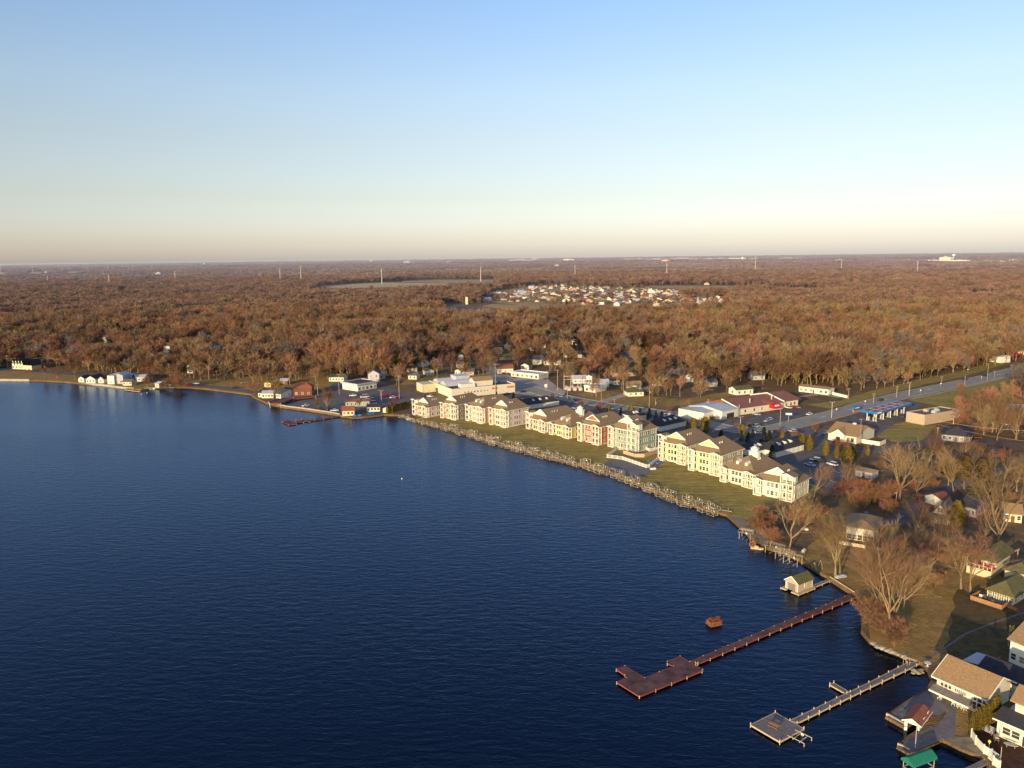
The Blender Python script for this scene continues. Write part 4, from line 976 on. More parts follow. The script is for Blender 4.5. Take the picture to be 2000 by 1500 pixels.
for u, v in [(1545,594),(1560,593),(1575,594),(1588,592),(1570,597),(1101,553),(1163,552.5),(1516,562),(1375,556.5),(1055,526),(1065,527.5),(1072,526),(1090,528),(1105,528),(1390,516),(1400,516.5),(1425,517),(1300,518),(1518,523)]: spots.append((u, v))
rs.shuffle(spots); spots = spots[:195]; far_sites = []
for i, (u, v) in enumerate(spots):
    k, w_, r_, lab = KK[rs.choice([0,0,1,1,2,3,4])]
    if lab not in PROTO: PROTO[lab] = far_house(k, w_, r_); t = PROTO[lab]; t['label'] = lab
    else: t = dup(PROTO[lab], (0,0,0))
    p = at(u, v); t.location = p; t.rotation_euler = (0,0,rs.choice([.15,-.3,.5,1.2])+rs.uniform(-.1,.1)); s = rs.uniform(.85, 1.3); t.scale = (s, s, s); far_sites.append((p.x, p.y))
cottage(1136,1161,607.5,.05,18,6,'gable_x','white','shingle_tan','long white barn at the near edge of the distant subdivision',None,4,0)
cottage(909,914,594.5,.0,6,14,'flat','ypale','metal','slim yellow tower block beside the far car park',None,1,0)

# ---- docks
def dock_poly(name, label, poly, z=.55, surf='wood_red', edge='red_edge', posts='wood_pale', ph=.35, step=3.0, group=None, th=.30):
    P = [at(u, v, z) for u, v in poly]; ar = sum(P[i].x*P[(i+1) % len(P)].y-P[(i+1) % len(P)].x*P[i].y for i in range(len(P)))
    if ar < 0: P = P[::-1]
    o = P[0].copy(); o.z = 0; t = thing(name, label, 'dock', o, 0, group); Q = [p-o for p in P]
    m = MB(); m.face([(p.x,p.y,z) for p in Q]); m.face([(p.x,p.y,z-.12) for p in Q][::-1]); m.build('decking', M[surf], t)
    # plank joints
    e = MB(); pst = []
    for i in range(len(Q)):
        a, b_ = Q[i], Q[(i+1) % len(Q)]; e.bar((a.x,a.y,z-.13),(b_.x,b_.y,z-.13),.14,th)
        L_ = (b_-a).length; n = max(1, int(L_/step))
        for k in range(n): q = a+(b_-a)*(k/n); pst.append(q)
    e.build('edge_board', M[edge], t)
    for q in pst[:90]:
        pm_ = MB(); pm_.tube((0,0,-1.0),(0,0,z+ph),.10,.10,6,cap=True); po = pm_.build('post', M[posts], t); po.location = (q.x, q.y, 0)
    return t
def zz(pts, s, ox, oy): return [(ox+a/s, oy+b_/s) for a, b_ in pts]
plat = zz([(475,545),(570,505),(640,548),(740,605),(735,615),(265,806),(95,700),(165,665),(155,645),(92,603),(155,578),(305,668),(520,580),(475,560)], 3.846, 1180, 1150)
t_ = dock_poly('dock_platform', 'red brown floating dock platform with an L shaped notch, end of the long dock', plat, ph=.1, step=4)
walk = [(1348,1291.5),(1668,1157),(1681,1162),(1362,1296.5)]
t_ = dock_poly('dock_walkway', 'long red edged dock walkway from the shore to the floating platform', walk, z=.56, ph=.12, step=4)
w_ = MB(); lad = at(1358,1300,.55)
for x in (0,.6): w_.tube((x,0,-.6),(x,0,1.0),.04,.04,5); 
for k in range(5): w_.tube((0,0,-.5+.3*k),(.6,0,-.5+.3*k),.03,.03,5)
lo = w_.build('ladder', M['steel']); lo.location = lad; lo.location.z = .55; tag(lo, 'metal swim ladder on the red floating platform', 'ladder')
plat2 = zz([(1100,1020),(1285,928),(1500,1050),(1320,1148)], 3.846, 1180, 1150)
dock_poly('dock_platform', 'square grey dock platform with a picnic table', plat2, z=.6, surf='wood', edge='wood_pale', ph=.45, step=4)
dock_poly('dock_walkway', 'narrow grey dock walkway with white post caps leading to the picnic platform', [(1543,1407),(1697,1333),(1772,1294),(1800,1292),(1790,1299),(1700,1341.5),(1557,1412)], z=.61, surf='wood', edge='wood_pale', posts='wood_pale', ph=.4, step=3.2)
dock_poly('dock_finger', 'short side finger of the grey dock walkway', zz([(1695,718),(1725,706),(1848,778),(1820,790)], 3.846, 1180, 1150), z=.58, surf='wood', edge='wood_pale', ph=.5)
def bench_table():
    a, b_ = at(1503.5,1417,.6), at(1521,1425,.6); rz = atan2(b_.y-a.y, b_.x-a.x)
    t = thing('picnic_table', 'brown picnic table with two benches on the grey dock platform', 'picnic table', (a+b_)/2, rz)
    m = MB(); m.box(-.95,.95,-.4,.4,.70,.76); m.build('tabletop', M['wood_orange'], t)
    for y in (-.85,.62): m = MB(); m.box(-.95,.95,y,y+.25,.42,.47); m.build('bench', M['wood_orange'], t)
    for x in (-.7,.7):
        m = MB(); m.bar((x,-.75,0),(x,-.15,.7),.1,.06); m.bar((x,.75,0),(x,.15,.7),.1,.06); m.bar((x,-.8,.4),(x,.8,.4),.05,.1); m.build('leg', M['brownw'], t)
bench_table()
def lift(label, c, rz, w=3.0, l=4.2, h=2.6, z=-.6, group=None, canopy=False):
    t = thing('boat_lift', label, 'boat lift', (c.x, c.y, z), rz, group)
    pm_ = MB(); pm_.bar((0,0,0),(0,0,h),.12,.12); pm_ = pm_.mesh('post', M['steel'])
    for x in (-w/2, w/2):
        for y in (-l/2, l/2): link_mesh('post', pm_, t, (x,y,0))
    m = MB()
    for x in (-w/2, w/2): m.bar((x,-l/2,.3),(x,l/2,.3),.14,.16); m.bar((x,-l/2,h-.05),(x,l/2,h-.05),.1,.1)
    for y in (-l/2, l/2): m.bar((-w/2,y,.35),(w/2,y,.35),.14,.16)
    m.bar((-w/2,-l*.2,.9),(w/2,-l*.2,.9),.16,.12); m.bar((-w/2,l*.2,.9),(w/2,l*.2,.9),.16,.12); m.build('cradle', M['steel'], t)
    if canopy:
        m = MB(); n = 7
        for k in range(n):
            y = -l*.62+l*1.24*k/(n-1)
            m.tube((-w*.6,y,h),(-w*.3,y,h+.55),.035,.035,4); m.tube((-w*.3,y,h+.55),(w*.3,y,h+.55),.035,.035,4); m.tube((w*.3,y,h+.55),(w*.6,y,h),.035,.035,4)
        for x, zz_ in ((-w*.6,h),(-w*.3,h+.55),(0,h+.55),(w*.3,h+.55),(w*.6,h)): m.tube((x,-l*.62,zz_),(x,l*.62,zz_),.035,.035,4)
        m.build('canopy_frame', M['steel'], t)
    m = MB(); m.lathe([(.02,0),(.32,.0),(.32,.08),(.02,.08)],10); wo = m.build('winch_wheel', M['trim'], t); wo.location = (w/2+.1, l*.1, h*.62); wo.rotation_euler = (0,pi/2,0)
    return t
GL = 'boat lifts standing in the water off the right bank'
lift('boat lift with bare canopy hoops standing alone left of the swamp buggy', at(1457,1052,0), 1.0, 3.0, 3.4, 3.2, -.8, GL, True)
lift('boat lift with bare canopy hoops, left of the three in a row', at(1513,1080,0), .75, 3.0, 4.4, 3.2, -.8, GL, True)
lift('boat lift with bare canopy hoops, middle of the three in a row', at(1533,1093,0), .75, 3.0, 4.4, 3.2, -.8, GL, True)
lift('boat lift with bare canopy hoops, nearest the small boathouse', at(1548,1101,0), .75, 2.8, 4.2, 3.2, -.8, GL, True)
lift('low open lift frame moored beside the picnic platform', at(1562,1445,0), .70, 2.6, 3.2, 1.2, -.5)
# swamp buggy: tan hull with a big upright wheel
def buggy():
    c = at(1478,1072,0); t = thing('paddle_boat', 'tan paddle boat with an upright wheel beside the boat lifts', 'boat', (c.x,c.y,0), -.4)
    m = MB(); m.prism([(-1.7,-.6),(1.3,-.6),(2.0,0),(1.3,.6),(-1.7,.6)], -.1, .5); m.box(-.6,.5,-.35,.35,.5,.95); m.build('hull', M['wood_pale'], t)
    m = MB(); n = 14
    for k in range(n):
        a, b_ = 2*pi*k/n, 2*pi*(k+1)/n; m.tube((.85*cos(a),0,.85*sin(a)),(.85*cos(b_),0,.85*sin(b_)),.13,.13,5)
    for k in range(4): a = pi*k/4; m.tube((-.8*cos(a),0,-.8*sin(a)),(.8*cos(a),0,.8*sin(a)),.04,.04,4)
    w = m.build('wheel', M['wood_orange'], t); w.location = (-1.3,0,1.3)
buggy()
def small_boathouse():
    o, rz, W = frame((1534.4,1148), (1558,1157.5), .6); e = hgt(1558,1157.5,1141,.6); pb = local(at(1585.6,1146,.6), o, rz); D = max(5., pb.y)
    t = thing('boathouse', 'small shingled boathouse with olive roof on a deck in the water', 'boathouse', (o.x,o.y,.6), rz)
    mb = MB(); gable_wall(mb, W, D, e, W*.42, 'gable_y'); mb.build('wall', M['brick'], t)
    ro = roof_mesh(W, D, e, W*.42, 'gable_y', .35, thick=.15).build('roof', M['shingle_olive'], t)
    tr = MB()
    for x in (-.04, W-.14): tr.box(x, x+.18, -.04, .1, 0, e-.1)
    tr.box(W-.14, W+.04, D-.12, D+.04, 0, e-.1); tr.bar((-.3,-.38,e-.05),(W/2,-.38,e+W*.42-.02),.08,.25); tr.bar((W+.3,-.38,e-.05),(W/2,-.38,e+W*.42-.02),.08,.25); tr.build('trim', M['trim'], t)
    win(t, W, D*.5, .9, 'r', .5, .8, warm=True)
    d = MB(); d.box(W*.2, W*.8, -.05, .0, 0, e*.8); d.build('door', M['wood'], t)
    k = MB(); k.box(-1.0, -.0, -.9, D+.2, -.32, -.04); k.box(0, W*.18, -.9, -.0, -.32, -.04); k.box(W*.62, W+.9, -.9, .0, -.32, -.04); k.box(W+.0, W+.9, .001, D+.2, -.32, -.04); k.build('deck', M['wood_pale'], t)
    for x in (-.9, W+.8):
        for y in (-.8, D*.5, D): p = MB(); p.tube((x,y,-1.6),(x,y,.1),.1,.1,6,cap=True); p.build('post', M['wood'], t)
small_boathouse()
dock_poly('dock_walkway', 'short plank walkway between the small boathouse and the shore', [(1588,1143),(1618,1131),(1621,1133.5),(1591,1146.5)], z=.62, surf='wood', edge='wood_pale', ph=.1)
# duck blind: brushy floating hut
def blind():
    c = at(1394,1219,0); t = thing('duck_blind', 'rust brown brush covered floating duck blind', 'duck blind', (c.x,c.y,0), .35)
    r = random.Random(3); m = MB(); m.box(-1.6,1.6,-1.2,1.2,-.2,.35); m.build('raft', M['brownw'], t)
    m = MB(); m.prism([(-1.45,-1.05),(1.45,-1.05),(1.45,1.05),(-1.45,1.05)], .35, 1.0)
    for i in range(900):
        x, y = r.uniform(-1.6,1.6), r.uniform(-1.2,1.2); z = .35+1.5*(1-abs(y)/1.5)*r.uniform(.4,1); a = r.uniform(0,6.28); l = r.uniform(.3,.8)
        p = Vector((x,y,z)); q = p+Vector((cos(a)*l*.5, sin(a)*l*.5, r.uniform(-.5,.35))); w = Vector((-sin(a)*.07, cos(a)*.07, .03)); m.face([p-w, p+w, q])
    m.build('brush', M['rust'], t)
blind()
# ---- the slip boathouse beside the cream lake house
def slip_house():
    o, rz, W = frame((1766,1419), (1795,1430), GZ-.2); e = hgt(1795,1430,1416.5,GZ-.2); pb = local(at(1832.5,1409,GZ-.2), o, rz); D = max(6., pb.y)
    t = thing('boathouse', 'white boathouse with red brown roof and an open slip', 'boathouse', (o.x,o.y,GZ-.2), rz); clear(o, rz, W, D); rh = W*.34
    mb = MB(); mb.box(0, .18, 0, D, -.9, e-.1); mb.box(W-.18, W, 0, D, -.9, e-.1); mb.box(.19, W-.19, D-.18, D, -.9, e-.1)
    mb.box(.19, W*.2, .0, .16, -.9, e*.72); mb.box(W*.86, W-.19, .0, .16, -.9, e*.72); mb.box(.19, W-.19, .0, .16, e*.73, e-.1)
    for y in (.02, D-.02): mb.face([(0,y,e-.1),(W,y,e-.1),(W/2,y,e+rh-.15)])
    mb.build('wall', M['white'], t)
    ro = roof_mesh(W, D, e, rh, 'gable_y', .4, thick=.15).build('roof', M['shingle_red'], t)
    f = MB(); f.bar((-.4,-.42,e-.06),(W/2,-.42,e+rh-.04),.07,.22); f.bar((W+.4,-.42,e-.06),(W/2,-.42,e+rh-.04),.07,.22); f.bar((W+.42,-.4,e-.06),(W+.42,D+.4,e-.06),.06,.18); f.build('fascia', M['trim'], ro)
    win(t, W, D*.42, .9, 'r', .45, .5); d = MB(); d.box(-.45,.45,-.06,0,0,1.9); do = d.build('door', M['cream'], t); do.location = (W+.01, D*.82, .1); do.rotation_euler = (0,0,pi/2)
slip_house()
sheet('patio', [(1753,1460),(1776,1441.5),(1797,1429),(1812,1422),(1826,1418),(1842,1436),(1838,1445),(1800,1461),(1776,1472)], M['wood'], .03)
def wall_line(name, label, cat, line, w, h, m, z=0.0, cap=None):
    P = [at(u, v, z) for u, v in line]; mb = MB()
    for i in range(len(P)-1): mb.bar(P[i]+Vector((0,0,h/2)), P[i+1]+Vector((0,0,h/2)), w, h)
    return tag(mb.build(name, M[m]), label, cat)
wall_line('seawall', 'pale timber edge of the patio left of the slip boathouse', 'seawall', [(1731,1403.5),(1768,1424)], .35, 1.2, 'wood_pale', 0)
wall_line('seawall', 'pale timber edge of the lower deck below the flagless pole', 'seawall', [(1753,1462.5),(1776,1474.5)], .35, 1.2, 'wood_pale', 0)
wall_line('seawall', 'long pale sunlit seawall along the left parking lot', 'seawall', [(524,790),(560,797.5),(600,802.5),(640,808.5),(664,813)], .6, 1.7, 'concrete', 0)
wall_line('seawall', 'low pale seawall in front of the far left cottages', 'seawall', [(160,750.5),(200,754),(240,759),(262,761)], .6, 1.4, 'concrete', 0)
wall_line('seawall', 'pale seawall at the far left edge of the lake', 'seawall', [(-60,743.5),(0,744),(58,744.5)], .6, 1.6, 'concrete', 0)
wall_line('seawall', 'brown plank seawall between the small boathouse and the long dock', 'seawall', [(1621,1134),(1668,1164)], .3, 1.25, 'wood_pale', 0)
def pole(name, label, cat, u, v, h, m='galv', r=.06, z=GZ, lean=0):
    p = at(u, v, z); mb = MB(); mb.tube((0,0,-.2),(lean,0,h),r,r*.7,6,cap=True); o = mb.build(name, M[m]); o.location = p; return tag(o, label, cat)
pole('pole', 'thin bare pole standing on the lower deck by the slip boathouse', 'pole', 1787.5,1461,4.4)
# green canopy lift
def green_canopy():
    c = at(1797,1488,0); a, b_ = at(1766,1484,1.9), at(1826,1470,1.9); rz = atan2(b_.y-a.y, b_.x-a.x)
    c = (at(1764,1479,2.2)+at(1827,1475,2.2))/2
    t = thing('canopy_lift', 'boat lift under a bright green ribbed canopy', 'boat lift', (c.x,c.y,0), rz+.12); L_, W2, z = 2.9, 1.25, 2.0
    m = MB(); n = 14
    for k in range(n):
        x0, x1 = -L_+2*L_*k/n, -L_+2*L_*(k+1)/n; d = .04 if k % 2 else 0
        m.face([(x0,-W2,z-d),(x1,-W2,z-d),(x1,-.1,z+.75-d),(x0,-.1,z+.75-d)]); m.face([(x0,-.1,z+.75-d),(x1,-.1,z+.75-d),(x1,.1,z+.75-d),(x0,.1,z+.75-d)]); m.face([(x0,.1,z+.75-d),(x1,.1,z+.75-d),(x1,W2,z-d),(x0,W2,z-d)])
        m.face([(x0,-W2,z-.45),(x1,-W2,z-.45),(x1,-W2,z-d),(x0,-W2,z-d)]); m.face([(x0,W2,z-.45),(x1,W2,z-.45),(x1,W2,z-d),(x0,W2,z-d)])
    for x in (-L_, L_): m.face([(x,-W2,z-.4),(x,W2,z-.4),(x,W2,z),(x,.1,z+.75),(x,-.1,z+.75),(x,-W2,z)])
    m.build('canopy', M['canopy_green'], t)
    for x in (-L_*.8, L_*.8):
        for y in (-W2*.9, W2*.9): q = MB(); q.tube((x,y,-1.2),(x,y,z),.06,.06,6); q.build('post', M['steel'], t)
    q = MB()
    for y in (-W2*.9, W2*.9): q.bar((-L_*.8,y,.25),(L_*.8,y,.25),.12,.14)
    for x in (-L_*.8, L_*.8): q.bar((x,-W2*.9,.25),(x,W2*.9,.25),.12,.14)
    q.build('cradle', M['steel'], t)
green_canopy()
# the old fishing dock by the point
dock_poly('dock_platform', 'dark red raft at the end of the fishing dock by the point', zz([(392,684),(478,670),(552,700),(550,712),(462,720)], 5.556, 480, 700), z=.5, ph=.1, step=6)
dock_poly('dock_walkway', 'thin brown fishing dock walkway from the seawall to the raft', [(578,824),(665,811.5),(666,813),(579,826)], z=.52, edge='redwall', ph=.2, step=5)
dock_poly('dock_finger', 'left crossing finger of the fishing dock', zz([(545,663),(552,660),(634,692),(627,697)], 5.556, 480, 700), z=.54, edge='redwall', ph=.2, step=6)
dock_poly('dock_finger', 'right crossing finger of the fishing dock', zz([(605,655),(613,651),(699,684),(690,690)], 5.556, 480, 700), z=.56, edge='redwall', ph=.2, step=6)
dock_poly('dock_walkway', 'pale floating dock in front of the far left cottages', [(245,760),(272,763.5),(273,765),(245,761.5)], z=.7, surf='wood', edge='wood_pale', ph=.2, step=6)
dock_poly('dock_walkway', 'plank pier at the lower right corner', [(1882,1502),(1922,1483),(1931,1488),(1892,1512)], z=.7, surf='wood', edge='wood', ph=.1)
def redramp():
    t = dock_poly('deck_ramp', 'dark red timber deck and ramp in front of the barn on the point', zz([(255,475),(430,428),(520,425),(760,400),(760,415),(520,440),(420,475),(380,492),(262,490)], 5.556, 480, 700), z=2.4, surf='redwall', edge='redwall', posts='trim', ph=.4, step=9, th=.9)
redramp()

# ---- stored boat lifts and dock sections along the apartment shore
rl = random.Random(21)
sh_px = SHORE[SHORE.index((780,812)):SHORE.index((1420,1007))+1]
P = [at(u, v, GZ) for u, v in sh_px]; seg = [(P[i+1]-P[i]).length for i in range(len(P)-1)]; tot = sum(seg)
def along(s, off):
    for i, l in enumerate(seg):
        if s <= l or i == len(seg)-1:
            d = (P[i+1]-P[i]).normalized(); q = P[i]+d*s; n = Vector((-d.y, d.x, 0)); n = n if n.y > 0 else -n
            return q+n*off, atan2(d.y, d.x)
        s -= l
LIFTS = []
SECT = [(.30,'weathered boat lift frame stored on the bank below the left apartments','lifts stored below the left apartments'),(.62,'weathered boat lift frame stored on the bank below the red and green apartments','lifts stored below the red and green apartments'),(1.01,'weathered boat lift frame stored on the grass edge below the yellow apartments','lifts stored below the yellow apartments')]
first = None; s = 4.0; k = 0
while s < tot-3:
    f = s/tot; lab, grp = next((b_, c) for a, b_, c in SECT if f <= a)
    for row in range(2 if f > .18 else 1):
        if row and rl.random() < .3: continue
        c, rz = along(s+rl.uniform(-1.4,1.4), -.9+row*3.4+rl.uniform(-.8,1.2))
        if first is None: first = lift(lab, c, rz+pi/2, 2.5, 3.2, 2.3, GZ-.35, grp); t = first
        else: t = dup(first, (c.x, c.y, GZ-.35), 0, lab, grp)
        t.location = (c.x, c.y, GZ-.55 if row == 0 else GZ-.1); t.rotation_euler = (0,0,rz+pi/2+rl.uniform(-.5,.5)); t.scale = (rl.uniform(.8,1.2), rl.uniform(.8,1.25), rl.uniform(.38,.7)*(1.35 if row else 1)); t['label'] = lab; t['group'] = grp
        LIFTS.append(t); k += 1
    s += rl.uniform(3.4,5.6)
print('lifts', k)
# stacked dock sections lying between the lifts
sec0 = None
for i in range(46):
    f = (i+.5)/46; c, rz = along(f*tot, 2.0+rl.uniform(-1.2,3.6))
    lab = 'grey dock section lying on the bank below the left apartments' if f < .45 else 'grey dock section lying on the bank below the right apartments'
    grp = 'dock sections stored below the left apartments' if f < .45 else 'dock sections stored below the right apartments'
    if sec0 is None:
        sec0 = thing('dock_section', lab, 'dock section', (0,0,0), 0, grp); m = MB()
        for q in range(12): m.box(-.6,.6,-1.8+q*.3,-1.8+q*.3+.25,.30,.36)
        m.build('planks', M['wood'], sec0); m = MB()
        for x in (-.6,.6): m.bar((x,-1.8,.24),(x,1.8,.24),.08,.14)
        m.build('frame', M['steel'], sec0); t = sec0
    else: t = dup(sec0, (0,0,0), 0, lab, grp)
    t.location = (c.x, c.y, GZ+.02+(i % 3)*.28); t.rotation_euler = (0,0,rz+rl.choice([0,pi/2,pi/2])+rl.uniform(-.4,.4)); t['label'] = lab; t['group'] = grp
# loose stakes
st = None
for i in range(60):
    f = rl.random(); c, rz = along(f*tot, rl.uniform(-1.2,4.0)); lab = 'slender mooring post on the apartment bank'
    if st is None: m = MB(); m.tube((0,0,-1.5),(0,0,2.6),.07,.06,6,cap=True); st = m.build('mooring_post', M['steel']); tag(st, lab, 'post', 'mooring posts on the apartment bank'); o = st
    else: o = st.copy(); COL.objects.link(o)
    o.location = (c.x, c.y, GZ); o.rotation_euler = (rl.uniform(-.06,.06), rl.uniform(-.06,.06), 0); sc = rl.uniform(.35,.8); o.scale = (1,1,sc)
# terrace by the green apartments: white fence, planter walls, blue tarp
def fence_line(label, line, h=1.5, solid=False, z=GZ, step=2.2, name='fence', m='trim'):
    P_ = [at(u, v, z) for u, v in line]; o = P_[0].copy(); t = thing(name, label, 'fence', o)
    for i in range(len(P_)-1):
        a, b_ = P_[i]-o, P_[i+1]-o; L_ = (b_-a).length; n = max(1, int(L_/step)); d = (b_-a)/n
        pn = MB()
        for k in range(n):
            q = a+d*k
            if solid: pn.bar(q+Vector((0,0,h*.5)), q+d+Vector((0,0,h*.5)), .07, h*.9)
            else:
                pn.bar(q+Vector((0,0,h*.93)), q+d+Vector((0,0,h*.93)), .10, .12); pn.bar(q+Vector((0,0,h*.15)), q+d+Vector((0,0,h*.15)), .10, .12)
                np_ = int(d.length/.3)
                for j in range(np_): r_ = q+d*((j+.5)/np_); pn.box(r_.x-.05, r_.x+.05, r_.y-.05, r_.y+.05, .1, h*.9)
        pn.build('panel', M[m], t)
        for k in range(n+(i == len(P_)-2)):
            q = a+d*k; ps = MB(); ps.box(-.1,.1,-.1,.1,0,h+.12); po = ps.build('post', M[m], t); po.location = q
    return t
fence_line('white picket fence around the pool terrace on the lake side', [(1185.5,894),(1216,898),(1262,914),(1268,913),(1285,899),(1300,897)])
fence_line('white picket fence climbing from the lawn to the sage green block', [(1185.5,893),(1206,880),(1226,877)])
fence_line('white picket fence between the green and pale yellow blocks', [(1257,876),(1268,882),(1287,879)])
wall_line('planter_wall', 'curved tan retaining wall on the pool terrace', 'wall', [(1218,886),(1240,893),(1258,893),(1286,884)], .5, 1.6, 'brick', GZ)
tr_ = MB(); tr_.prism([(-2.6,-.8),(2.4,-1.0),(2.9,.6),(-2.2,.9)], .05, .45); to = tr_.build('tarp', M['bluetarp']); to.location = at(1277,904); to.rotation_euler = (0,0,-.55); tag(to, 'bright blue tarp folded on the pool terrace', 'tarp')
to2 = tr_.build('boat', M['trim']); to2.location = at(1275,917); to2.rotation_euler = (0,0,.3); to2.scale = (.5,.6,1.6); tag(to2, 'small white boat on the grass corner below the pool fence', 'boat')
# lower right garden
fence_line('white solid panel fence running down to the water at the lower right corner', [(1897,1440),(1905,1454),(1921,1472),(1936,1481),(1939,1494),(1952,1504)], h=1.7, solid=True, step=3)
pole('pole', 'slim pole in the garden at the lower right corner', 'pole', 1953,1496,3.6)
def lamp_post():
    p = at(1931,1466); t = thing('garden_lamp', 'short garden lamp post beside the brown patio', 'lamp', p); m = MB(); m.tube((0,0,0),(0,0,1.5),.06,.05,6); m.build('post', M['trim'], t); m = MB(); m.lathe([(.05,1.5),(.22,1.6),(.26,1.85),(.1,2.05),(0.01,2.08)],8); m.build('lamp_head', M['ysign'], t)
lamp_post()
def oval_table():
    p = at(1974,1461); t = thing('garden_table', 'pale oval garden table on the brown patio', 'table', p, -.5); m = MB(); m.prism([(1.15*cos(a*pi/8), .5*sin(a*pi/8)) for a in range(16)], .68, .74); m.build('tabletop', M['greyw'], t)
    for x in (-.6,.6): m = MB(); m.tube((x,0,0),(x,0,.68),.05,.05,6); m.build('leg', M['steel'], t)
oval_table()
def grill():
    p = at(1945,1448); t = thing('grill', 'grey barbecue grill on the brown patio', 'grill', p, -.3); m = MB(); m.extr([(.35*cos(a*pi/8), .85+.3*sin(a*pi/8)) for a in range(9)], -.5, .5); m.build('lid', M['steel'], t); m = MB(); m.box(-.35,.35,-.5,.5,.6,.84); m.box(-.3,.3,-1.0,-.51,.75,.8); m.build('box', M['steel_dark'], t)
    for x in (-.3,.3):
        for y in (-.45,.45): m = MB(); m.tube((x,y,0),(x,y,.6),.03,.03,5); m.build('leg', M['steel'], t)
grill()
def lounger():
    p = at(1931,1428); t = thing('garden_steps', 'white curved slatted bench at the end of the arborvitae row', 'bench', p, -1.0)
    m = MB()
    for k in range(5): m.box(-.9,.9,-1+k*.42,-1+k*.42+.34,.3+.06*k,.36+.06*k)
    m.build('seat', M['trim'], t); m = MB(); m.bar((-.9,-1,.2),(-.9,1,.45),.08,.4); m.bar((.9,-1,.2),(.9,1,.45),.08,.4); m.build('frame', M['trim'], t)
lounger()
def dome():
    p = at(1941,1486); t = thing('wicker_arch', 'white arched wicker seat beside the solid white fence', 'garden seat', p, .2); m = MB(); n = 9
    for k in range(7):
        y = -.5+k/6
        for i in range(n): a, b_ = pi*i/n, pi*(i+1)/n; m.tube((.75*cos(a),y,.3+1.4*sin(a)),(.75*cos(b_),y,.3+1.4*sin(b_)),.03,.03,4)
    for i in range(n+1): a = pi*i/n; m.tube((.75*cos(a),-.5,.3+1.4*sin(a)),(.75*cos(a),.5,.3+1.4*sin(a)),.03,.03,4)
    m.build('arch', M['trim'], t); m = MB(); m.box(-.7,.7,-.5,.5,.25,.42); m.build('seat', M['cream'], t)
dome()
def patio_table():
    p = at(1811.5,1301); t = thing('patio_table', 'round white table on the landing where the grey dock meets the shore', 'table', p); m = MB(); m.lathe([(.01,.72),(.7,.72),(.7,.78),(.01,.78)],14); m.build('tabletop', M['trim'], t); m = MB(); m.tube((0,0,0),(0,0,.72),.08,.06,6); m.lathe([(.01,.0),(.35,.0),(.3,.06),(.01,.06)],10); m.build('pedestal', M['trim'], t)
patio_table()
m_ = MB()
for x in (0,.9): m_.tube((x,0,0),(x,0,1.3),.04,.04,5); m_.tube((x,-.9,0),(x,-.9,1.0),.04,.04,5); m_.tube((x,0,1.3),(x,-.9,1.0),.04,.04,5)
o_ = m_.build('handrail', M['wood_pale']); o_.location = at(1764,1297,.61); o_.rotation_euler = (0,0,.5); tag(o_, 'pale tubular handrail at the landward end of the grey dock', 'handrail')
m_ = MB(); m_.prism([(-1.9,-.3),(-1.5,-.7),(1.4,-.7),(2.0,0),(1.4,.7),(-1.5,.7),(-1.9,.3)], .05, .35); m_.prism([(-1.4,-.35),(1.1,-.35),(1.5,0),(1.1,.35),(-1.4,.35)], .35, .6)
o_ = m_.build('rowboat', M['canopy_green' if False else 'greyw']); o_.location = at(1642,1127); o_.rotation_euler = (0,0,.35); tag(o_, 'upturned pale rowboat under the twin trunked tree', 'boat')
for u, v, lab, rz in [(1570,1077,'small white boat pulled up behind the hooped lifts',.9),(1572,1035,'white dinghy beside the red bushes',-.2)]:
    o_ = m_.build('dinghy', M['trim']); o_.location = at(u, v); o_.rotation_euler = (0,0,rz); o_.scale = (.6,.7,1.2); tag(o_, lab, 'boat')
o_ = m_.build('pontoon_boat', M['wood_pale']); o_.location = at(1413,1004,0); o_.rotation_euler = (0,0,2.2); o_.scale = (.8,.8,1); tag(o_, 'small pale boat afloat at the right end of the stored lifts', 'boat')
o_ = m_.build('rowboat', M['trim']); o_.location = at(800,819,0); o_.rotation_euler = (0,0,.1); tag(o_, 'small white boat afloat at the left end of the apartment bank', 'boat')
for i, (u, v) in enumerate([(289,760.5),(297,760)]):
    o_ = m_.build('motorboat', M['trim']); o_.location = at(u, v, 0); o_.rotation_euler = (0,0,.2*i-.1); o_.scale = (1.5,1.4,1.8); tag(o_, ['white motorboat moored at the far cottages, left of two','white motorboat moored at the far cottages beside the cream shed'][i], 'boat')
for u, v, lab in [(785,936,'lone white buoy far out on the lake'),(276,770.5,'white buoy off the far left dock'),(287,767.5,'second white buoy off the far left dock, nearer the boats'),(718,820.5,'red buoy off the point')]:
    b_ = MB(); b_.lathe([(.01,-.3),(.35,-.2),(.45,.2),(.3,.7),(.12,.95),(.01,1.0)],10); o_ = b_.build('buoy', M['redpaint' if 'red buoy' in lab else 'trim']); o_.location = at(u, v, 0); o_.scale = (.6,.6,.6); tag(o_, lab, 'buoy')
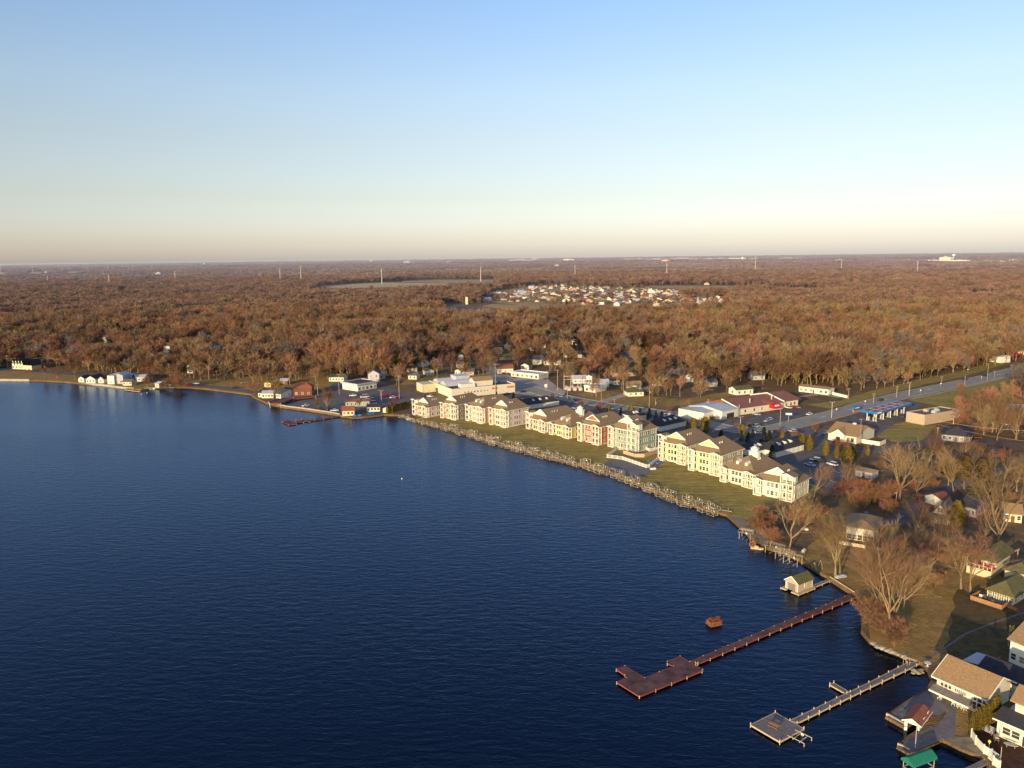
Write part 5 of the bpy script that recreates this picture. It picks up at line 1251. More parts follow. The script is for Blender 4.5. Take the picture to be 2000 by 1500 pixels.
# swing frame, rocks, blue tarps
m_ = MB(); m_.tube((-1.4,-.8,0),(-1.4,0,2.4),.05,.05,5); m_.tube((-1.4,.8,0),(-1.4,0,2.4),.05,.05,5); m_.tube((1.4,-.8,0),(1.4,0,2.4),.05,.05,5); m_.tube((1.4,.8,0),(1.4,0,2.4),.05,.05,5); m_.tube((-1.4,0,2.4),(1.4,0,2.4),.05,.05,5)
o_ = m_.build('swing_frame', M['steel']); o_.location = at(1596,1112); o_.rotation_euler = (0,0,.6); tag(o_, 'metal swing frame in the shade above the small boathouse', 'swing')
rr = random.Random(9); rk0 = []
for i in range(3):
    m = MB(); n = 8; prof = [(.02,-.3),(.8,-.2),(1.0,.2),(.75,.6),(.3,.8),(.02,.82)]; m.lathe(prof, n); m.v = [(x*rr.uniform(.7,1.2), y*rr.uniform(.7,1.2), z*rr.uniform(.8,1.1)) for x, y, z in m.v]; rk0.append(m.mesh('shore_rock', M['stone']))
for i in range(46):
    f = i/45; u = 1706+f*86+rr.uniform(-3,3); v = 1259+f*33+rr.uniform(-3,2); o_ = link_mesh('shore_rock', rk0[i % 3], None, at(u, v, .55), rr.uniform(0,6)); s = rr.uniform(.25,.8); o_.scale = (s*1.2, s, s*.8)
    tag(o_, 'pale boulder in the rock line below the overhanging bushes', 'rock', 'boulders along the right shore')
for i in range(9):
    o_ = link_mesh('shore_rock', rk0[i % 3], None, at(1790+rr.uniform(-8,14), 1312+rr.uniform(-5,5), .3), rr.uniform(0,6)); s = rr.uniform(.4,.9); o_.scale = (s,s,s*.7); tag(o_, 'boulder in the small rock heap beside the grey dock', 'rock', 'boulders beside the grey dock')
for i, (u, v) in enumerate([(693,812.5),(702,812),(722,809),(731,808)]):
    m = MB(); m.prism([(-1.3,-.8),(1.3,-.8),(1.5,.7),(-1.2,.8)], 0, 1.0+.2*i); m.face([(-1.3,-.8,1.0+.2*i),(1.3,-.8,1.0+.2*i),(0,.2,1.7+.2*i)]); o_ = m.build('tarp', M['bluetarp']); o_.location = at(u, v); o_.rotation_euler = (0,0,.3*i); o_.scale = (.8,.8,.55)
    tag(o_, ['first blue tarp heap beside the cream hut on the point','second blue tarp heap beside the cream hut on the point','blue tarp heap left of the low white shed','blue tarp heap in front of the low white shed'][i], 'tarp')
# trampolines
for u, v, lab in [(1907,856,'trampoline with an orange rim in the shaded yard'),(1947,884,'ring trampoline under the bare trees at the right')]:
    p = at(u, v); t = thing('trampoline', lab, 'trampoline', p); m = MB(); m.lathe([(.01,.8),(1.9,.8)],18); m.build('mat', M['black'], t); m = MB(); m.lathe([(1.9,.78),(2.2,.78),(2.2,.86),(1.9,.86)],18); m.build('rim', M['orange' if 'orange' in lab else 'greyw'], t)
    for k in range(4): a = pi/4+k*pi/2; m = MB(); m.tube((2*cos(a),2*sin(a),0),(2*cos(a),2*sin(a),.8),.04,.04,5); m.build('leg', M['steel'], t)
# substation: lattice gantries and equipment
def gantry(label, u, v, h, w):
    p = at(u, v); t = thing('substation_gantry', label, 'gantry', p, .2, 'substation gantries'); m = MB()
    for x in (0, w):
        for dx, dy in ((0,0),(.7,0),(0,.7),(.7,.7)): m.bar((x+dx,dy,0),(x+.35,.35,h),.10,.10)
        for k in range(6): z = h*k/6; f = 1-k/6; m.bar((x+.35-.35*f,.35-.35*f,z),(x+.35+.35*f,.35-.35*f,z+h/7),.06,.06)
    m.build('mast', M['galv'], t); m = MB()
    if w: m.bar((0,.35,h*.8),(w+.7,.35,h*.8),.25,.3); m.bar((0,.35,h*.6),(w+.7,.35,h*.6),.2,.2)
    else: m.bar((-1.5,.35,h*.85),(2.2,.35,h*.85),.2,.2)
    m.build('crossbeam', M['galv'], t)
gantry('tall lattice gantry at the left of the substation', 1101,761, 11, 6)
gantry('lower lattice gantry in the middle of the substation', 1114,759, 8, 7)
gantry('short lattice gantry at the right of the substation', 1128,762, 7, 5)
for i in range(6):
    p = at(1106+i*5.5, 762+(i % 2)*1.5); t = thing('transformer', ['grey transformer box at the left of the substation','grey transformer box, second in the substation','grey transformer box, third in the substation','grey transformer box, fourth in the substation','grey transformer box, fifth in the substation','grey transformer box beside the white block garage'][i], 'transformer', p, .1, 'substation transformers')
    m = MB(); m.box(-1,1,-.8,.8,.2,2.2); m.box(-1.2,-1.02,-.7,.7,.4,2); m.box(1.02,1.2,-.7,.7,.4,2); m.build('tank', M['galv'], t); m = MB()
    for x in (-.6,0,.6): m.tube((x,0,2.2),(x,0,3.1),.12,.06,6)
    m.build('bushings', M['trim'], t)

# ---- utility poles and lamps: (u, base v, top v, crossarms, label)
def upole(u, v, vt, label, arms=1, m='polewood', lamp=False, group='utility poles', tr=False, name='utility_pole', cat='utility pole'):
    h = max(4.0, hgt(u, v, vt)); p = at(u, v); t = thing(name, label, cat, p, rnd.uniform(-.3,.9), group)
    mb = MB(); mb.tube((0,0,-.3),(0,0,h),.20,.13,7,cap=True); mb.build('pole', M[m], t)
    for k in range(arms):
        a = MB(); z = h-.5-k*1.2; a.bar((-1.2,.16,z),(1.2,.16,z),.14,.16)
        for x in (-1.1,-.5,.5,1.1): a.tube((x,.16,z+.08),(x,.16,z+.34),.06,.04,5)
        a.build('crossarm', M[m], t)
    if tr: a = MB(); a.lathe([(.02,h-3.2),(.3,h-3.2),(.32,h-2.1),(.02,h-2.0)],8,c=(.5,0)); a.build('transformer_can', M['galv'], t)
    if lamp: 
        a = MB()
        for sx in (-1,1): a.tube((0,0,h-.3),(sx*1.1,0,h+.1),.06,.05,5); a.box(sx*1.1-.35,sx*1.1+.35,-.16,.16,h+.02,h+.2)
        a.build('lamp_head', M['greyw'], t)
    return t
PL = [(15.5,720,694,'leftmost pole by the far left road'),(97,717,696,'pole in front of the woods, second by the far left road'),(191.5,726,700,'pole with two arms behind the white far cottages'),(225.5,728,718,'short pole behind the tall white house block'),(252,730,720,'short pole behind the small yellow cottage'),(269,729,703,'tall leaning pole behind the dark shore conifer'),
 (300,732,719,'pole just right of the far cottages'),(314,734,727,'short pole right of the cream shed'),(331,737,710,'pole near the red bushes on the far shore'),(409,749,716,'tall pole by the shore road, left of three'),(424,742,724,'shorter pole by the shore road, middle of three'),(445,738,722,'pole by the shore road, right of three'),(475,739,721,'pole at the bend of the shore road'),
 (566,752,729,'pole behind the yellow hut'),(621,776,750,'pole right of the red barn'),(662.7,770,730.5,'tall pole left of the white storefront'),(692,760,746,'short pole at the corner of the storefront'),(780,779,733,'tall pole at the left corner of the shop building'),(891,735,724,'pole above the barrel roofs'),(935,749,724,'pole with lamp behind the barrel roofs'),(968,770,710,'very tall pole rising behind the shop wall'),(1089,764,722,'pole at the left edge of the substation'),(1069,762,724,'pole at the right end of the gravel lot'),
 (1108,781,758,'pole in the shade below the substation'),(1174.6,785,739,'tall sunlit pole right of the substation'),(1217.5,771,745,'pole at the side road'),(1268,796,757,'pole with a transformer by the bend of the road'),(1200,792,780,'short post in the shaded roadside'),(1164.5,775,754,'pole below the block garage'),(1280,792,781,'short post right of the transformer pole'),(1349,806,790,'lamp like pole left of the metal hall'),(1188.5,726,713,'pole among the town trees'),(1242,722,705,'pole beside the large grey hip roof'),
 (1383,808,779,'white pole beside the metal hall'),(1523.5,831.5,798,'tall pole at the road junction'),(1657,779,758,'pole right of the mobile home'),(1679,870,817,'tall pole in front of the tan bank'),(1751,776,754,'pole beside the canopy on the road verge'),(1706,788,768,'pole on the verge left of the canopy'),(1884,754,734,'pole along the road on the right'),(1928,743,710,'tall pole by the parked dark car on the right road'),(1942,738,724,'short pole right of the tall road pole'),(1974.6,732,712,'pale pole near the right end of the road'),(1839,748,735,'pole on the woods side of the right road'),
 (1831,851,834,'pole above the shaded yard'),(1750,985,960,'short thick pole under the big vase tree'),(1985,1110,1072,'thin pole at the right edge behind the pavilion')]
for a in PL: upole(*a, arms=1 if a[1]-a[2] > 11 else 0, tr='transformer' in a[3])
upole(1775.4,773,747,'white steel street light at the corner of the canopy lot',arms=0,m='galv',lamp=True,name='street_lamp',cat='street lamp',group='street lamps')
upole(1624,816,785,'double headed street lamp on the grass island by the junction',arms=0,m='galv',lamp=True,name='street_lamp',cat='street lamp',group='street lamps')
upole(745,787,763,'twin headed lamp in the left parking lot',arms=0,m='galv',lamp=True,name='street_lamp',cat='street lamp',group='street lamps')
upole(1446,829,815,'slim white lamp in front of the metal hall',arms=0,m='galv',lamp=True,name='street_lamp',cat='street lamp',group='street lamps')
upole(1862,828,807,'white lamp post behind the tan brick store',arms=0,m='galv',lamp=True,name='street_lamp',cat='street lamp',group='street lamps')
upole(1443,812,790,'roof high lamp at the left end of the red roofed shop',arms=0,m='galv',lamp=False,name='street_lamp',cat='street lamp',group='street lamps')
pole('flagpole', 'flagpole in the shaded lawn at the right edge', 'flagpole', 1969,1262,5.0)
fl_ = MB(); fl_.face([(0,0,3.3),(1.1,.3,3.9),(1.2,.35,5.0),(0.05,0,4.6)]); fl_.face([(0,0.01,3.3),(.05,.01,4.6),(1.2,.36,5.0),(1.1,.31,3.9)]); o_ = fl_.build('flag', M['ysign']); o_.location = at(1969,1262); o_.location.x += .08; tag(o_, 'yellow green flag on the pole at the right edge', 'flag')
for u, v, m, lab, sx in [(1916.6,742.5,'ysign','round yellow road sign on the right road',.6),(1837,756,'trim','small white road sign on the right road',.6),(1890,727.5,'trim','small white sign near the far end of the road',.6),(1689.5,791,'trim','small white sign on the left verge of the canopy',.6),(1633,807,'trim','white speed sign near the grass island',.7),(1797.5,769,'trim','small white sign by the road right of the canopy',.6)]:
    p = at(u, v); t = thing('road_sign', lab, 'road sign', p, -.3); q = MB(); q.tube((0,0,0),(0,0,2.0),.05,.05,5); q.build('post', M['galv'], t); q = MB(); q.prism([(.6*sx*cos(a*pi/6), .0+.6*sx*sin(a*pi/6)) for a in range(12)], -.03, .03); b_ = q.build('plate', M[m], t); b_.location = (0,-.1,2.3); b_.rotation_euler = (pi/2,0,0)
p = at(1540,822); t = thing('roadside_sign', 'white board sign on one post in front of the red roofed shop', 'sign', p, -.3); q = MB(); q.tube((0,0,0),(0,0,3.2),.1,.1,6); q.build('post', M['galv'], t); q = MB(); q.box(-1.6,1.6,-.12,.12,3.2,4.2); q.build('board', M['trim'], t)
p = at(1066,762); t = thing('roadside_sign', 'white board sign in the gravel lot', 'sign', p, .1); q = MB(); q.tube((0,0,0),(0,0,2),.08,.08,6); q.build('post', M['galv'], t); q = MB(); q.box(-.8,.8,-.12,.12,2,4); q.build('board', M['trim'], t)
def wire(label, a, b_, za, zb, sag=1.0, r=.035):
    A_, B_ = at(*a), at(*b_); A_.z += za; B_.z += zb; m = MB(); n = 10; pts = []
    for i in range(n+1):
        f = i/n; q = A_.lerp(B_, f); q.z -= sag*4*f*(1-f); pts.append(q)
    for i in range(n): m.tube(pts[i], pts[i+1], r, r, 4)
    tag(m.build('power_line', M['galv']), label, 'power line', 'power lines')
wire('power line from the shaded yard pole to the right edge', (1831,851), (2060,882), 7.2, 9, 1.2, .05)
wire('lower power line from the shaded yard pole to the right edge', (1831,851), (2060,900), 5.5, 7, 1.2)
for z in (8.6, 7.4):
    wire('power line at the far left road, '+('upper' if z > 8 else 'lower')+' one', (15.5,720), (97,717), z, z, .8, .04); wire(('upper' if z > 8 else 'lower')+' power line between the woods pole and the two arm pole', (97,717), (191.5,726), z, z, .8, .04); wire(('upper' if z > 8 else 'lower')+' power line behind the far cottages', (191.5,726), (269,729), z, z, .8, .04)

# ---- vehicles
def car_meshes(kind):
    b_ = MB(); L_, w = (4.7, .92) if kind != 'van' else (5.4, 1.0); h1 = .95 if kind != 'van' else 1.15; h2 = {'sedan':1.45,'suv':1.75,'van':2.2,'pickup':1.75}[kind]
    hood, tail = {'sedan':(.30,.80),'suv':(.26,.97),'van':(.16,.99),'pickup':(.28,.58)}[kind]
    X = lambda f: -L_/2+L_*f
    prof = [(X(0),.45),(X(.02),h1*.8),(X(hood-.04),h1),(X(tail+.02 if tail < .9 else 1),h1),(X(1),h1*.86),(X(1),.4),(X(.86),.28),(X(.14),.28)]
    b_.extr(prof, -w, w); c = MB()
    a = [(X(hood-.06),h1-.02),(X(hood+.10),h2-.06),(X(tail-.10),h2-.06),(X(tail),h1-.02)]
    b_.extr([(X(hood+.09),h2-.08),(X(hood+.11),h2),(X(tail-.11),h2),(X(tail-.09),h2-.08)], -w*.84, w*.84)
    c.extr(a, -w*.88, w*.88)
    wh = MB(); n = 12; wh.lathe([(.02,-.11),(.33,-.11),(.33,.11),(.02,.11)], n)
    return b_, c, wh, L_, w
CM = {k: car_meshes(k) for k in ('sedan','suv','van','pickup')}
CMM = {}
def car(u, v, u2, v2, col, kind, label, group='cars'):
    a, b_ = at(u, v), at(u2, v2); rz = atan2(b_.y-a.y, b_.x-a.x); key = (kind, col); B, Cc, Wh, L_, w = CM[kind]
    if key not in CMM: CMM[key] = (B.mesh('car_body', CAR[col]), Cc.mesh('car_glass', M['pane']), Wh.mesh('car_wheel', M['black']))
    bm_, gm, wm_ = CMM[key]; t = thing("car", label, 'car' if kind != 'van' else 'van', a+Vector((0,0,.045)), rz, group)
    link_mesh('body', bm_, t); link_mesh('windows', gm, t)
    for x in (-L_*.31, L_*.31):
        for y in (-w+.1, w-.1): q = link_mesh('wheel', wm_, t, (x,y,.33)); q.rotation_euler = (pi/2,0,0)
    return t
CARS = [(1625.6,909,1634,911.5,'white','suv','white car alone in the right parking lot'),(1593,900.5,1600,902,'white','suv','white car left of the lone one in the right parking lot'),(1600,902.5,1606,904,'dark','sedan','dark car beside the white one in the right parking lot'),(1582,910,1589,912,'silver','sedan','silver car at the left of the right parking lot'),(1581,810.5,1589,808,'white','sedan','white car driving on the road by the junction'),
 (1548,844.5,1556,846,'white','suv','white car parked by the golden shrubs below the road'),(1481,847,1488,848,'silver','sedan','silver car near the dark conifers'),(1476,834.5,1484,833,'silver','suv','silver car on the shaded road edge'),(1498,823.5,1505,820.5,'silver','sedan','silver car, left of two in front of the red roofed shop'),(1504,821,1511,818,'white','sedan','white car, right of two in front of the red roofed shop'),(1478,811,1486,812,'silver','sedan','silver car beside the red awning'),
 (1539,797.5,1546,799,'white','sedan','white car at the right wall of the red roofed shop'),(1548,797,1554,798.5,'red','sedan','red car at the right wall of the red roofed shop'),(1556,797,1562,798.5,'tan','sedan','tan car at the right wall of the red roofed shop'),(1415,842,1421,846,'silver','sedan','silver car in the shaded lot left of the conifers'),(1093,775,1100,777,'silver','sedan','silver car on the shaded road below the substation'),(1124,782.5,1131,785,'dark','sedan','dark car on the shaded road below the substation'),(1021,766,1028,765,'dark','sedan','dark car by the end of the tan shop wall'),
 (1120,804,1127,806,'white','van','white van in the shade behind the golden block'),(1172,791,1180,790,'blue','sedan','dark blue car by the conifers on the shaded road'),(840,775.5,848,776.5,'white','sedan','white car beside the shop building front'),(833,774,841,773,'dark','sedan','dark car beside the shop building front'),(597,794,605,792.5,'white','sedan','pale car behind the long seawall'),(689,774,697,773.5,'white','sedan','white car below the white storefront'),(712,777,721,776,'white','van','white van below the white storefront'),(722,779,729,778,'silver','sedan','silver car right of the white van'),
 (750,772.5,756,773,'red','sedan','red car in the upper left lot'),(761,774,766,775,'red','suv','red car beside the white one in the left lot'),(768,777.5,776,776,'white','sedan','white car near the tall pole in the left lot'),(776,779,783,777.5,'red','sedan','bright red car at the foot of the tall pole'),(653,803.5,660,803,'white','sedan','white car near the seawall corner'),(727,790,736,789,'white','van','white trailer beside the food stand'),(635,800,642,801,'dark','sedan','dark car by the bare tree on the seawall lot'),(623,798.5,630,799,'dark','sedan','dark car left of the bare tree on the seawall lot'),
 (1008,728.5,1018,727,'red','pickup','long red pickup by the low office'),(984,731,992,730,'red','sedan','small red car by the red roofed house'),(1022,726.5,1029,726,'dark','suv','dark car behind the low office'),(58,725.5,67,725,'red','pickup','red pickup on the far left road'),(60,721,69,720.5,'dark','sedan','dark car at the four gabled house'),(367,753.5,375,752.5,'red','sedan','red car on the shore lot'),(383,750.5,392,750,'white','sedan','white car on the shore lot'),(341,741,348,740.5,'red','sedan','red car under the trees by the far shore'),(460,758.5,468,758,'dark','sedan','dark car on the shore road'),(335,753,343,751,'white','sedan','white car half hidden by the shore bush'),(477,749,486,748,'tan','pickup','brown truck on the gravel by the shore road'),
 (5,719,14,718,'dark','van','dark van at the far left edge'),(557,761,565,760,'dark','suv','dark car behind the red barn, left'),(569,762.5,577,762,'dark','sedan','dark car behind the red barn, right'),(1884,742.5,1892,740.5,'dark','sedan','dark car on the right road'),(1922,734.5,1930,732,'dark','suv','dark car beside the tall pole on the right road'),(1998,727,2006,724.5,'silver','van','silver van at the right end of the road'),(1720,783,1728,780.5,'dark','sedan','dark car driving behind the gas canopy'),
 (1702,811,1708,814,'dark','suv','dark car at the first pump'),(1719,809,1725,812,'dark','suv','dark car at the second pump'),(1726,806,1732,809,'silver','sedan','silver car at the third pump'),(1741,803,1746,806,'dark','suv','dark car at the fourth pump'),(1765,797,1770,800,'silver','suv','silver car at the fifth pump'),(1763,815,1766,812,'dark','suv','dark car at the side of the tan brick store'),(1612,847,1617,843,'blue','sedan','blue car at the left end of the bank'),(1640,855,1650,857,'white','sedan','white car under the front gable of the bank'),(1885,707,1891,706,'dark','sedan','dark car at the small white shop'),(1975,707,1981,706,'dark','suv','dark car under the red flat awning'),
 (1270,822,1276,824,'white','sedan','white car beside the small garage'),(1306,810,1312,810.5,'silver','sedan','silver car on the shaded road by the conifers'),(1960,830,1968,832,'white','van','white camper among the trees at the right edge'),(1840,972,1848,968,'silver','suv','silver car on the shaded drive by the white gabled house'),(1020,783,1026,784.5,'dark','sedan','dark car behind the pale pink block, left'),(960,776,967,775,'dark','suv','dark car against the tan shop wall, left'),(975,774,981,773,'silver','sedan','silver car against the tan shop wall, middle'),(990,771.5,996,770.5,'dark','sedan','dark car against the tan shop wall, right'),(1690,1008,1697,1012,'blue','sedan','blue car behind the tan hip roofed house')]
for a in CARS: car(*a)

# ------------------------------------------------------------------ vegetation
def bare_tree(seed, h=16.0, spread=1.0, split=.30, nl=(6,6,6,7), tw=(.05,1.4), trunk_r=.36, up=.35, multi=1):
    """leafless tree: tapered trunk, limbs and branches in one mesh, twigs in the other"""
    r = random.Random(seed); T = MB(); C = MB()
    def curve(p, d, length, rad, n, tropism, m, sides, wob=.18):
        pts = [p.copy()]; d = d.copy(); r0 = rad
        for i in range(n):
            d = (d+Vector((r.gauss(0,wob), r.gauss(0,wob), r.gauss(0,wob*.6)+tropism/n))).normalized(); q = pts[-1]+d*(length/n)
            r1 = rad*(1-.75*(i+1)/n); m.tube(pts[-1], q, r0, r1, sides); r0 = r1; pts.append(q)
        return pts, d
    def side_dir(d, ang):
        o = d.orthogonal().normalized(); o.rotate(Matrix.Rotation(r.uniform(0, 2*pi), 3, d)); return (d*cos(ang)+o*sin(ang)).normalized()
    def twigs(p, d, n, length):
        for _ in range(n):
            t = side_dir(d, r.uniform(.25, .95)); t = (t+Vector((0,0,.25))).normalized(); l = length*r.uniform(.6, 1.3); e = p+t*l
            w = t.orthogonal().normalized()*tw[0]; w.rotate(Matrix.Rotation(r.uniform(0, pi), 3, t)); k = p+t*l*.55+Vector((r.gauss(0,.08),r.gauss(0,.08),r.gauss(0,.08)))*l
            C.face([p-w, p+w, k+w*.6, k-w*.6]); C.face([k-w*.6, k+w*.6, e])
    for s in range(multi):
        base = Vector((0,0,-.2)) if multi == 1 else Vector((r.uniform(-.5,.5), r.uniform(-.5,.5), -.2))
        d0 = Vector((r.gauss(0,.06), r.gauss(0,.06), 1)) if multi == 1 else Vector((r.gauss(0,.28), r.gauss(0,.28), 1)); d0.normalize()
        tl = h*split; pts, d = curve(base, d0, tl, trunk_r, 3, .1, T, 7, .05)
        # leader and limbs
        for i in range(nl[0]):
            f = r.uniform(.72, 1.0) if i else 1.0; p = pts[0].lerp(pts[-1], f) if i else pts[-1]
            ang = r.uniform(.30, .85)*spread if i else r.uniform(0, .2); ld = side_dir(d, ang); ll = h*(1-split)*r.uniform(.72, 1.0)*(1 if i else 1.05)
            lp, _ = curve(p, ld, ll, trunk_r*.44, 5, up*2.0, T, 5, .22)
            for j in range(nl[1]):
                g = .25+.75*(j+r.random())/nl[1]; a = min(4, int(g*5)); q = lp[a].lerp(lp[a+1], g*5-a); bd = side_dir((lp[a+1]-lp[a]).normalized(), r.uniform(.4, .95))
                bl = ll*.46*(1.15-.55*g)*r.uniform(.8, 1.2); bp_, _ = curve(q, bd, bl, trunk_r*.17*(1.2-.6*g), 3, up, T, 3, .16)
                for k in range(nl[2]):
                    g2 = .2+.8*(k+r.random())/nl[2]; a2 = min(2, int(g2*3)); q2 = bp_[a2].lerp(bp_[a2+1], g2*3-a2); sd = side_dir((bp_[a2+1]-bp_[a2]).normalized(), r.uniform(.4, .9))
                    sl = bl*.5*r.uniform(.7, 1.2); e = q2+(sd+Vector((0,0,.2))).normalized()*sl; w = sd.orthogonal().normalized()*tw[0]*1.3
                    C.face([q2-w, q2+w, e+w*.5, e-w*.5])
                    for z in range(nl[3]): twigs(q2.lerp(e, .2+.8*z/max(1, nl[3]-1)), sd, 1 if nl[3] > 4 else 2, tw[1])
    return T, C
def proto_tree(seed, bark='bark', twig='twig', **k):
    T, C = bare_tree(seed, **k); return T.mesh('trunk', M[bark]), C.mesh('crown', M[twig])
def put_tree(pm, loc, rz, s, label, group, name='bare_tree', cat='tree', sx=1.0):
    t = thing(name, label, cat, loc, rz, group); t.scale = (s*sx, s*sx, s)
    link_mesh('trunk', pm[0], t); link_mesh('crown', pm[1], t); return t
HERO = [proto_tree(100+i, nl=(5,8,7,8), tw=(.017,1.3), h=16, spread=1.05, split=.26, trunk_r=.36) for i in range(3)]
HERO_TAN = [proto_tree(120+i, twig='twig_tan', nl=(6,8,7,8), tw=(.017,1.3), h=16, spread=1.12, split=.24, trunk_r=.36) for i in range(3)]
MID = [proto_tree(200+i, nl=(6,6,5,6), tw=(.075,1.7), h=16, spread=[.8,1.0,1.15,.9,.7,1.0][i], split=[.34,.26,.22,.3,.4,.28][i]) for i in range(6)]
MID_TAN = [proto_tree(230+i, twig='twig_tan', nl=(6,6,5,6), tw=(.07,1.7), h=16, spread=[.8,1.1][i], split=.28) for i in range(2)]
SHRUB = [proto_tree(300+i, twig=['twig_red','twig','twig_red'][i], bark='bark', nl=(3,5,4,4), tw=(.024,.9), h=5, spread=1.0, split=.16, trunk_r=.06, multi=5) for i in range(3)]
print('tree faces', [len(m[0].polygons)+len(m[1].polygons) for m in HERO+MID+SHRUB])
def conifer(seed, h, rad, mat_, shape='cone', n=900, base=.06, leaf=.5):
    r = random.Random(seed); T = MB(); T.tube((0,0,-.2),(0,0,h*.95),h*.022,.02,6); C = MB()
    for i in range(n):
        f = base+(1-base)*r.random()**(.8 if shape == 'cone' else 1.0); a = r.uniform(0, 2*pi)
        R = rad*((1-f)**.85+.03) if shape == 'cone' else rad*(sin(pi*min(.98,max(.06,f*.86+.12)))**.6 if shape == 'column' else sin(pi*min(.97, .12+f*.85))**.8)
        if shape == 'cone': R *= .8+.25*sin(f*h*5)
        q = r.uniform(.55, 1.0)**.5*R; p = Vector((q*cos(a), q*sin(a), f*h)); out = Vector((cos(a), sin(a), -.25 if shape == 'cone' else .9)).normalized()
        l = leaf*r.uniform(.6,1.3); w = Vector((-sin(a), cos(a), r.uniform(-.3,.3)))*l*.42; e = p+out*l*(.55 if shape != 'cone' else .8)
        C.face([p-w*.5, p+w*.5-Vector((0,0,.1*l)), e+w*.4, e-w*.25+Vector((0,0,.15*l))])
    return T.mesh('trunk', M['bark']), C.mesh('crown', M[mat_])
FIR = [conifer(400+i, 9, 2.1, 'needle', n=1500, leaf=.75) for i in range(2)]
GOLD = [conifer(410+i, 6, 1.7, 'needle_lit', 'egg', n=1300, leaf=.6) for i in range(2)]
OLIVE = [conifer(420+i, 11, 3.2, 'needle_olive', 'egg', n=1500, base=.3, leaf=.9) for i in range(2)]
ARB = [conifer(430+i, 5.5, .72, 'needle_lit', 'column', n=1100, base=.0, leaf=.42) for i in range(2)]
rt = random.Random(77)
def near_front(x, y):
    for hx, hy, c, s, W, D, pad, front in HOUSES:
        if front < 10: continue
        dx, dy = x-hx-W*c*.5, y-hy-W*s*.5; r = hypot(hx, hy); ux, uy = hx/r, hy/r; f = -(dx*ux+dy*uy)
        if -2 < f < (82 if front > 28.5 else 64) and abs(-dx*uy+dy*ux) < W*.75+3: return True
    return False
def on_house(x, y):
    for hx, hy, c, s, W, D, pad, front in HOUSES:
        dx, dy = x-hx, y-hy
        if dx*dx+dy*dy > 3600: continue
        a, b_ = dx*c+dy*s, -dx*s+dy*c
        if -pad < a < W+pad and -pad-front < b_ < D+pad: return True
    return False
def T_(pm, u, v, vt, label, group=None, ph=16.0, name='bare_tree', cat='tree', sx=1.0):
    return put_tree(pm, at(u, v), rt.uniform(0, 6.28), hgt(u, v, vt)/ph, label, group, name, cat, sx)
# the bare trees one can point at on the right bank
T_(HERO_TAN[0],1757,976,866,'huge vase shaped bare tree right of the parking lot',sx=1.15); T_(HERO_TAN[1],1790,972,905,'smaller bare tree just right of the huge vase shaped one')
T_(HERO[0],1735,1236,1046,'largest bare tree leaning over the water above the rock line',sx=.95); T_(HERO_TAN[1],1746,1222,1090,'second stem close behind the largest leaning tree')
T_(HERO_TAN[0],1631,1124,1010,'left stem of the twin trunked tree by the small boathouse'); T_(HERO[1],1641,1122,1000,'right stem of the twin trunked tree by the small boathouse',sx=.8)
T_(HERO_TAN[2],1541,1074,965,'slim pale bare tree on the bank beside the hooped lifts'); T_(HERO[1],1877,1150,1035,'left tree of the pair in front of the yellow deck'); T_(HERO[2],1896,1156,1045,'right tree of the pair in front of the yellow deck')
T_(HERO_TAN[1],1944,1074,908,'very large bare tree at the right edge, crown over the road',sx=1.1); T_(HERO[0],1816,1126,1040,'bare tree with a thick trunk in the lawn behind the leaning tree')
T_(HERO[1],1590,972,898,'bare tree standing in front of the white apartment block'); T_(HERO[2],1648,962,905,'leaning bare tree at the near edge of the parking lot'); T_(HERO_TAN[2],1862,960,880,'tall straight bare tree among the olive pines')
T_(HERO[0],1922,833,760,'bare tree in the scrub behind the tan brick store'); T_(HERO[1],1947,860,790,'vase shaped bare tree at the upper right in the shaded yard'); T_(HERO[2],1985,858,780,'bare tree at the right edge behind the shaded yard')
T_(HERO[1],1872,915,848,'bare tree over the shaded lane left of the pines'); T_(HERO[2],1820,905,845,'bare tree between the vase shaped tree and the shaded yard'); T_(HERO[0],1915,935,870,'bare tree over the ring trampoline'); T_(HERO_TAN[0],1985,960,890,'bare tree over the lane at the right edge')
T_(HERO[1],1780,1140,1050,'bare tree right of the leaning pair of stems on the bank'); T_(HERO[2],1700,1135,1040,'bare tree below the tan hip roofed house'); T_(HERO[0],1850,1080,1000,'bare tree on the slope behind the yellow deck house'); T_(HERO[2],1790,1062,985,'bare tree between the tan hip roofed house and the white gable')
for u, v, vt, lab in [(1716,1206,1078,'slim bare tree at the water just left of the largest leaning tree'),(1762,1196,1082,'bare tree just right of the largest leaning tree'),(1694,1118,1035,'bare tree above the landing of the long red dock'),(1802,1108,1030,'bare tree in the brush left of the yellow deck pair'),(1838,1052,985,'bare tree at the foot of the white gabled house lawn'),(1722,1096,1012,'bare tree below the terrace of the tan hip roofed house'),(1925,1062,990,'bare tree behind the yellow deck house, at the right')]:
    T_(rt.choice(HERO+HERO_TAN),u,v,vt,lab,sx=.9)
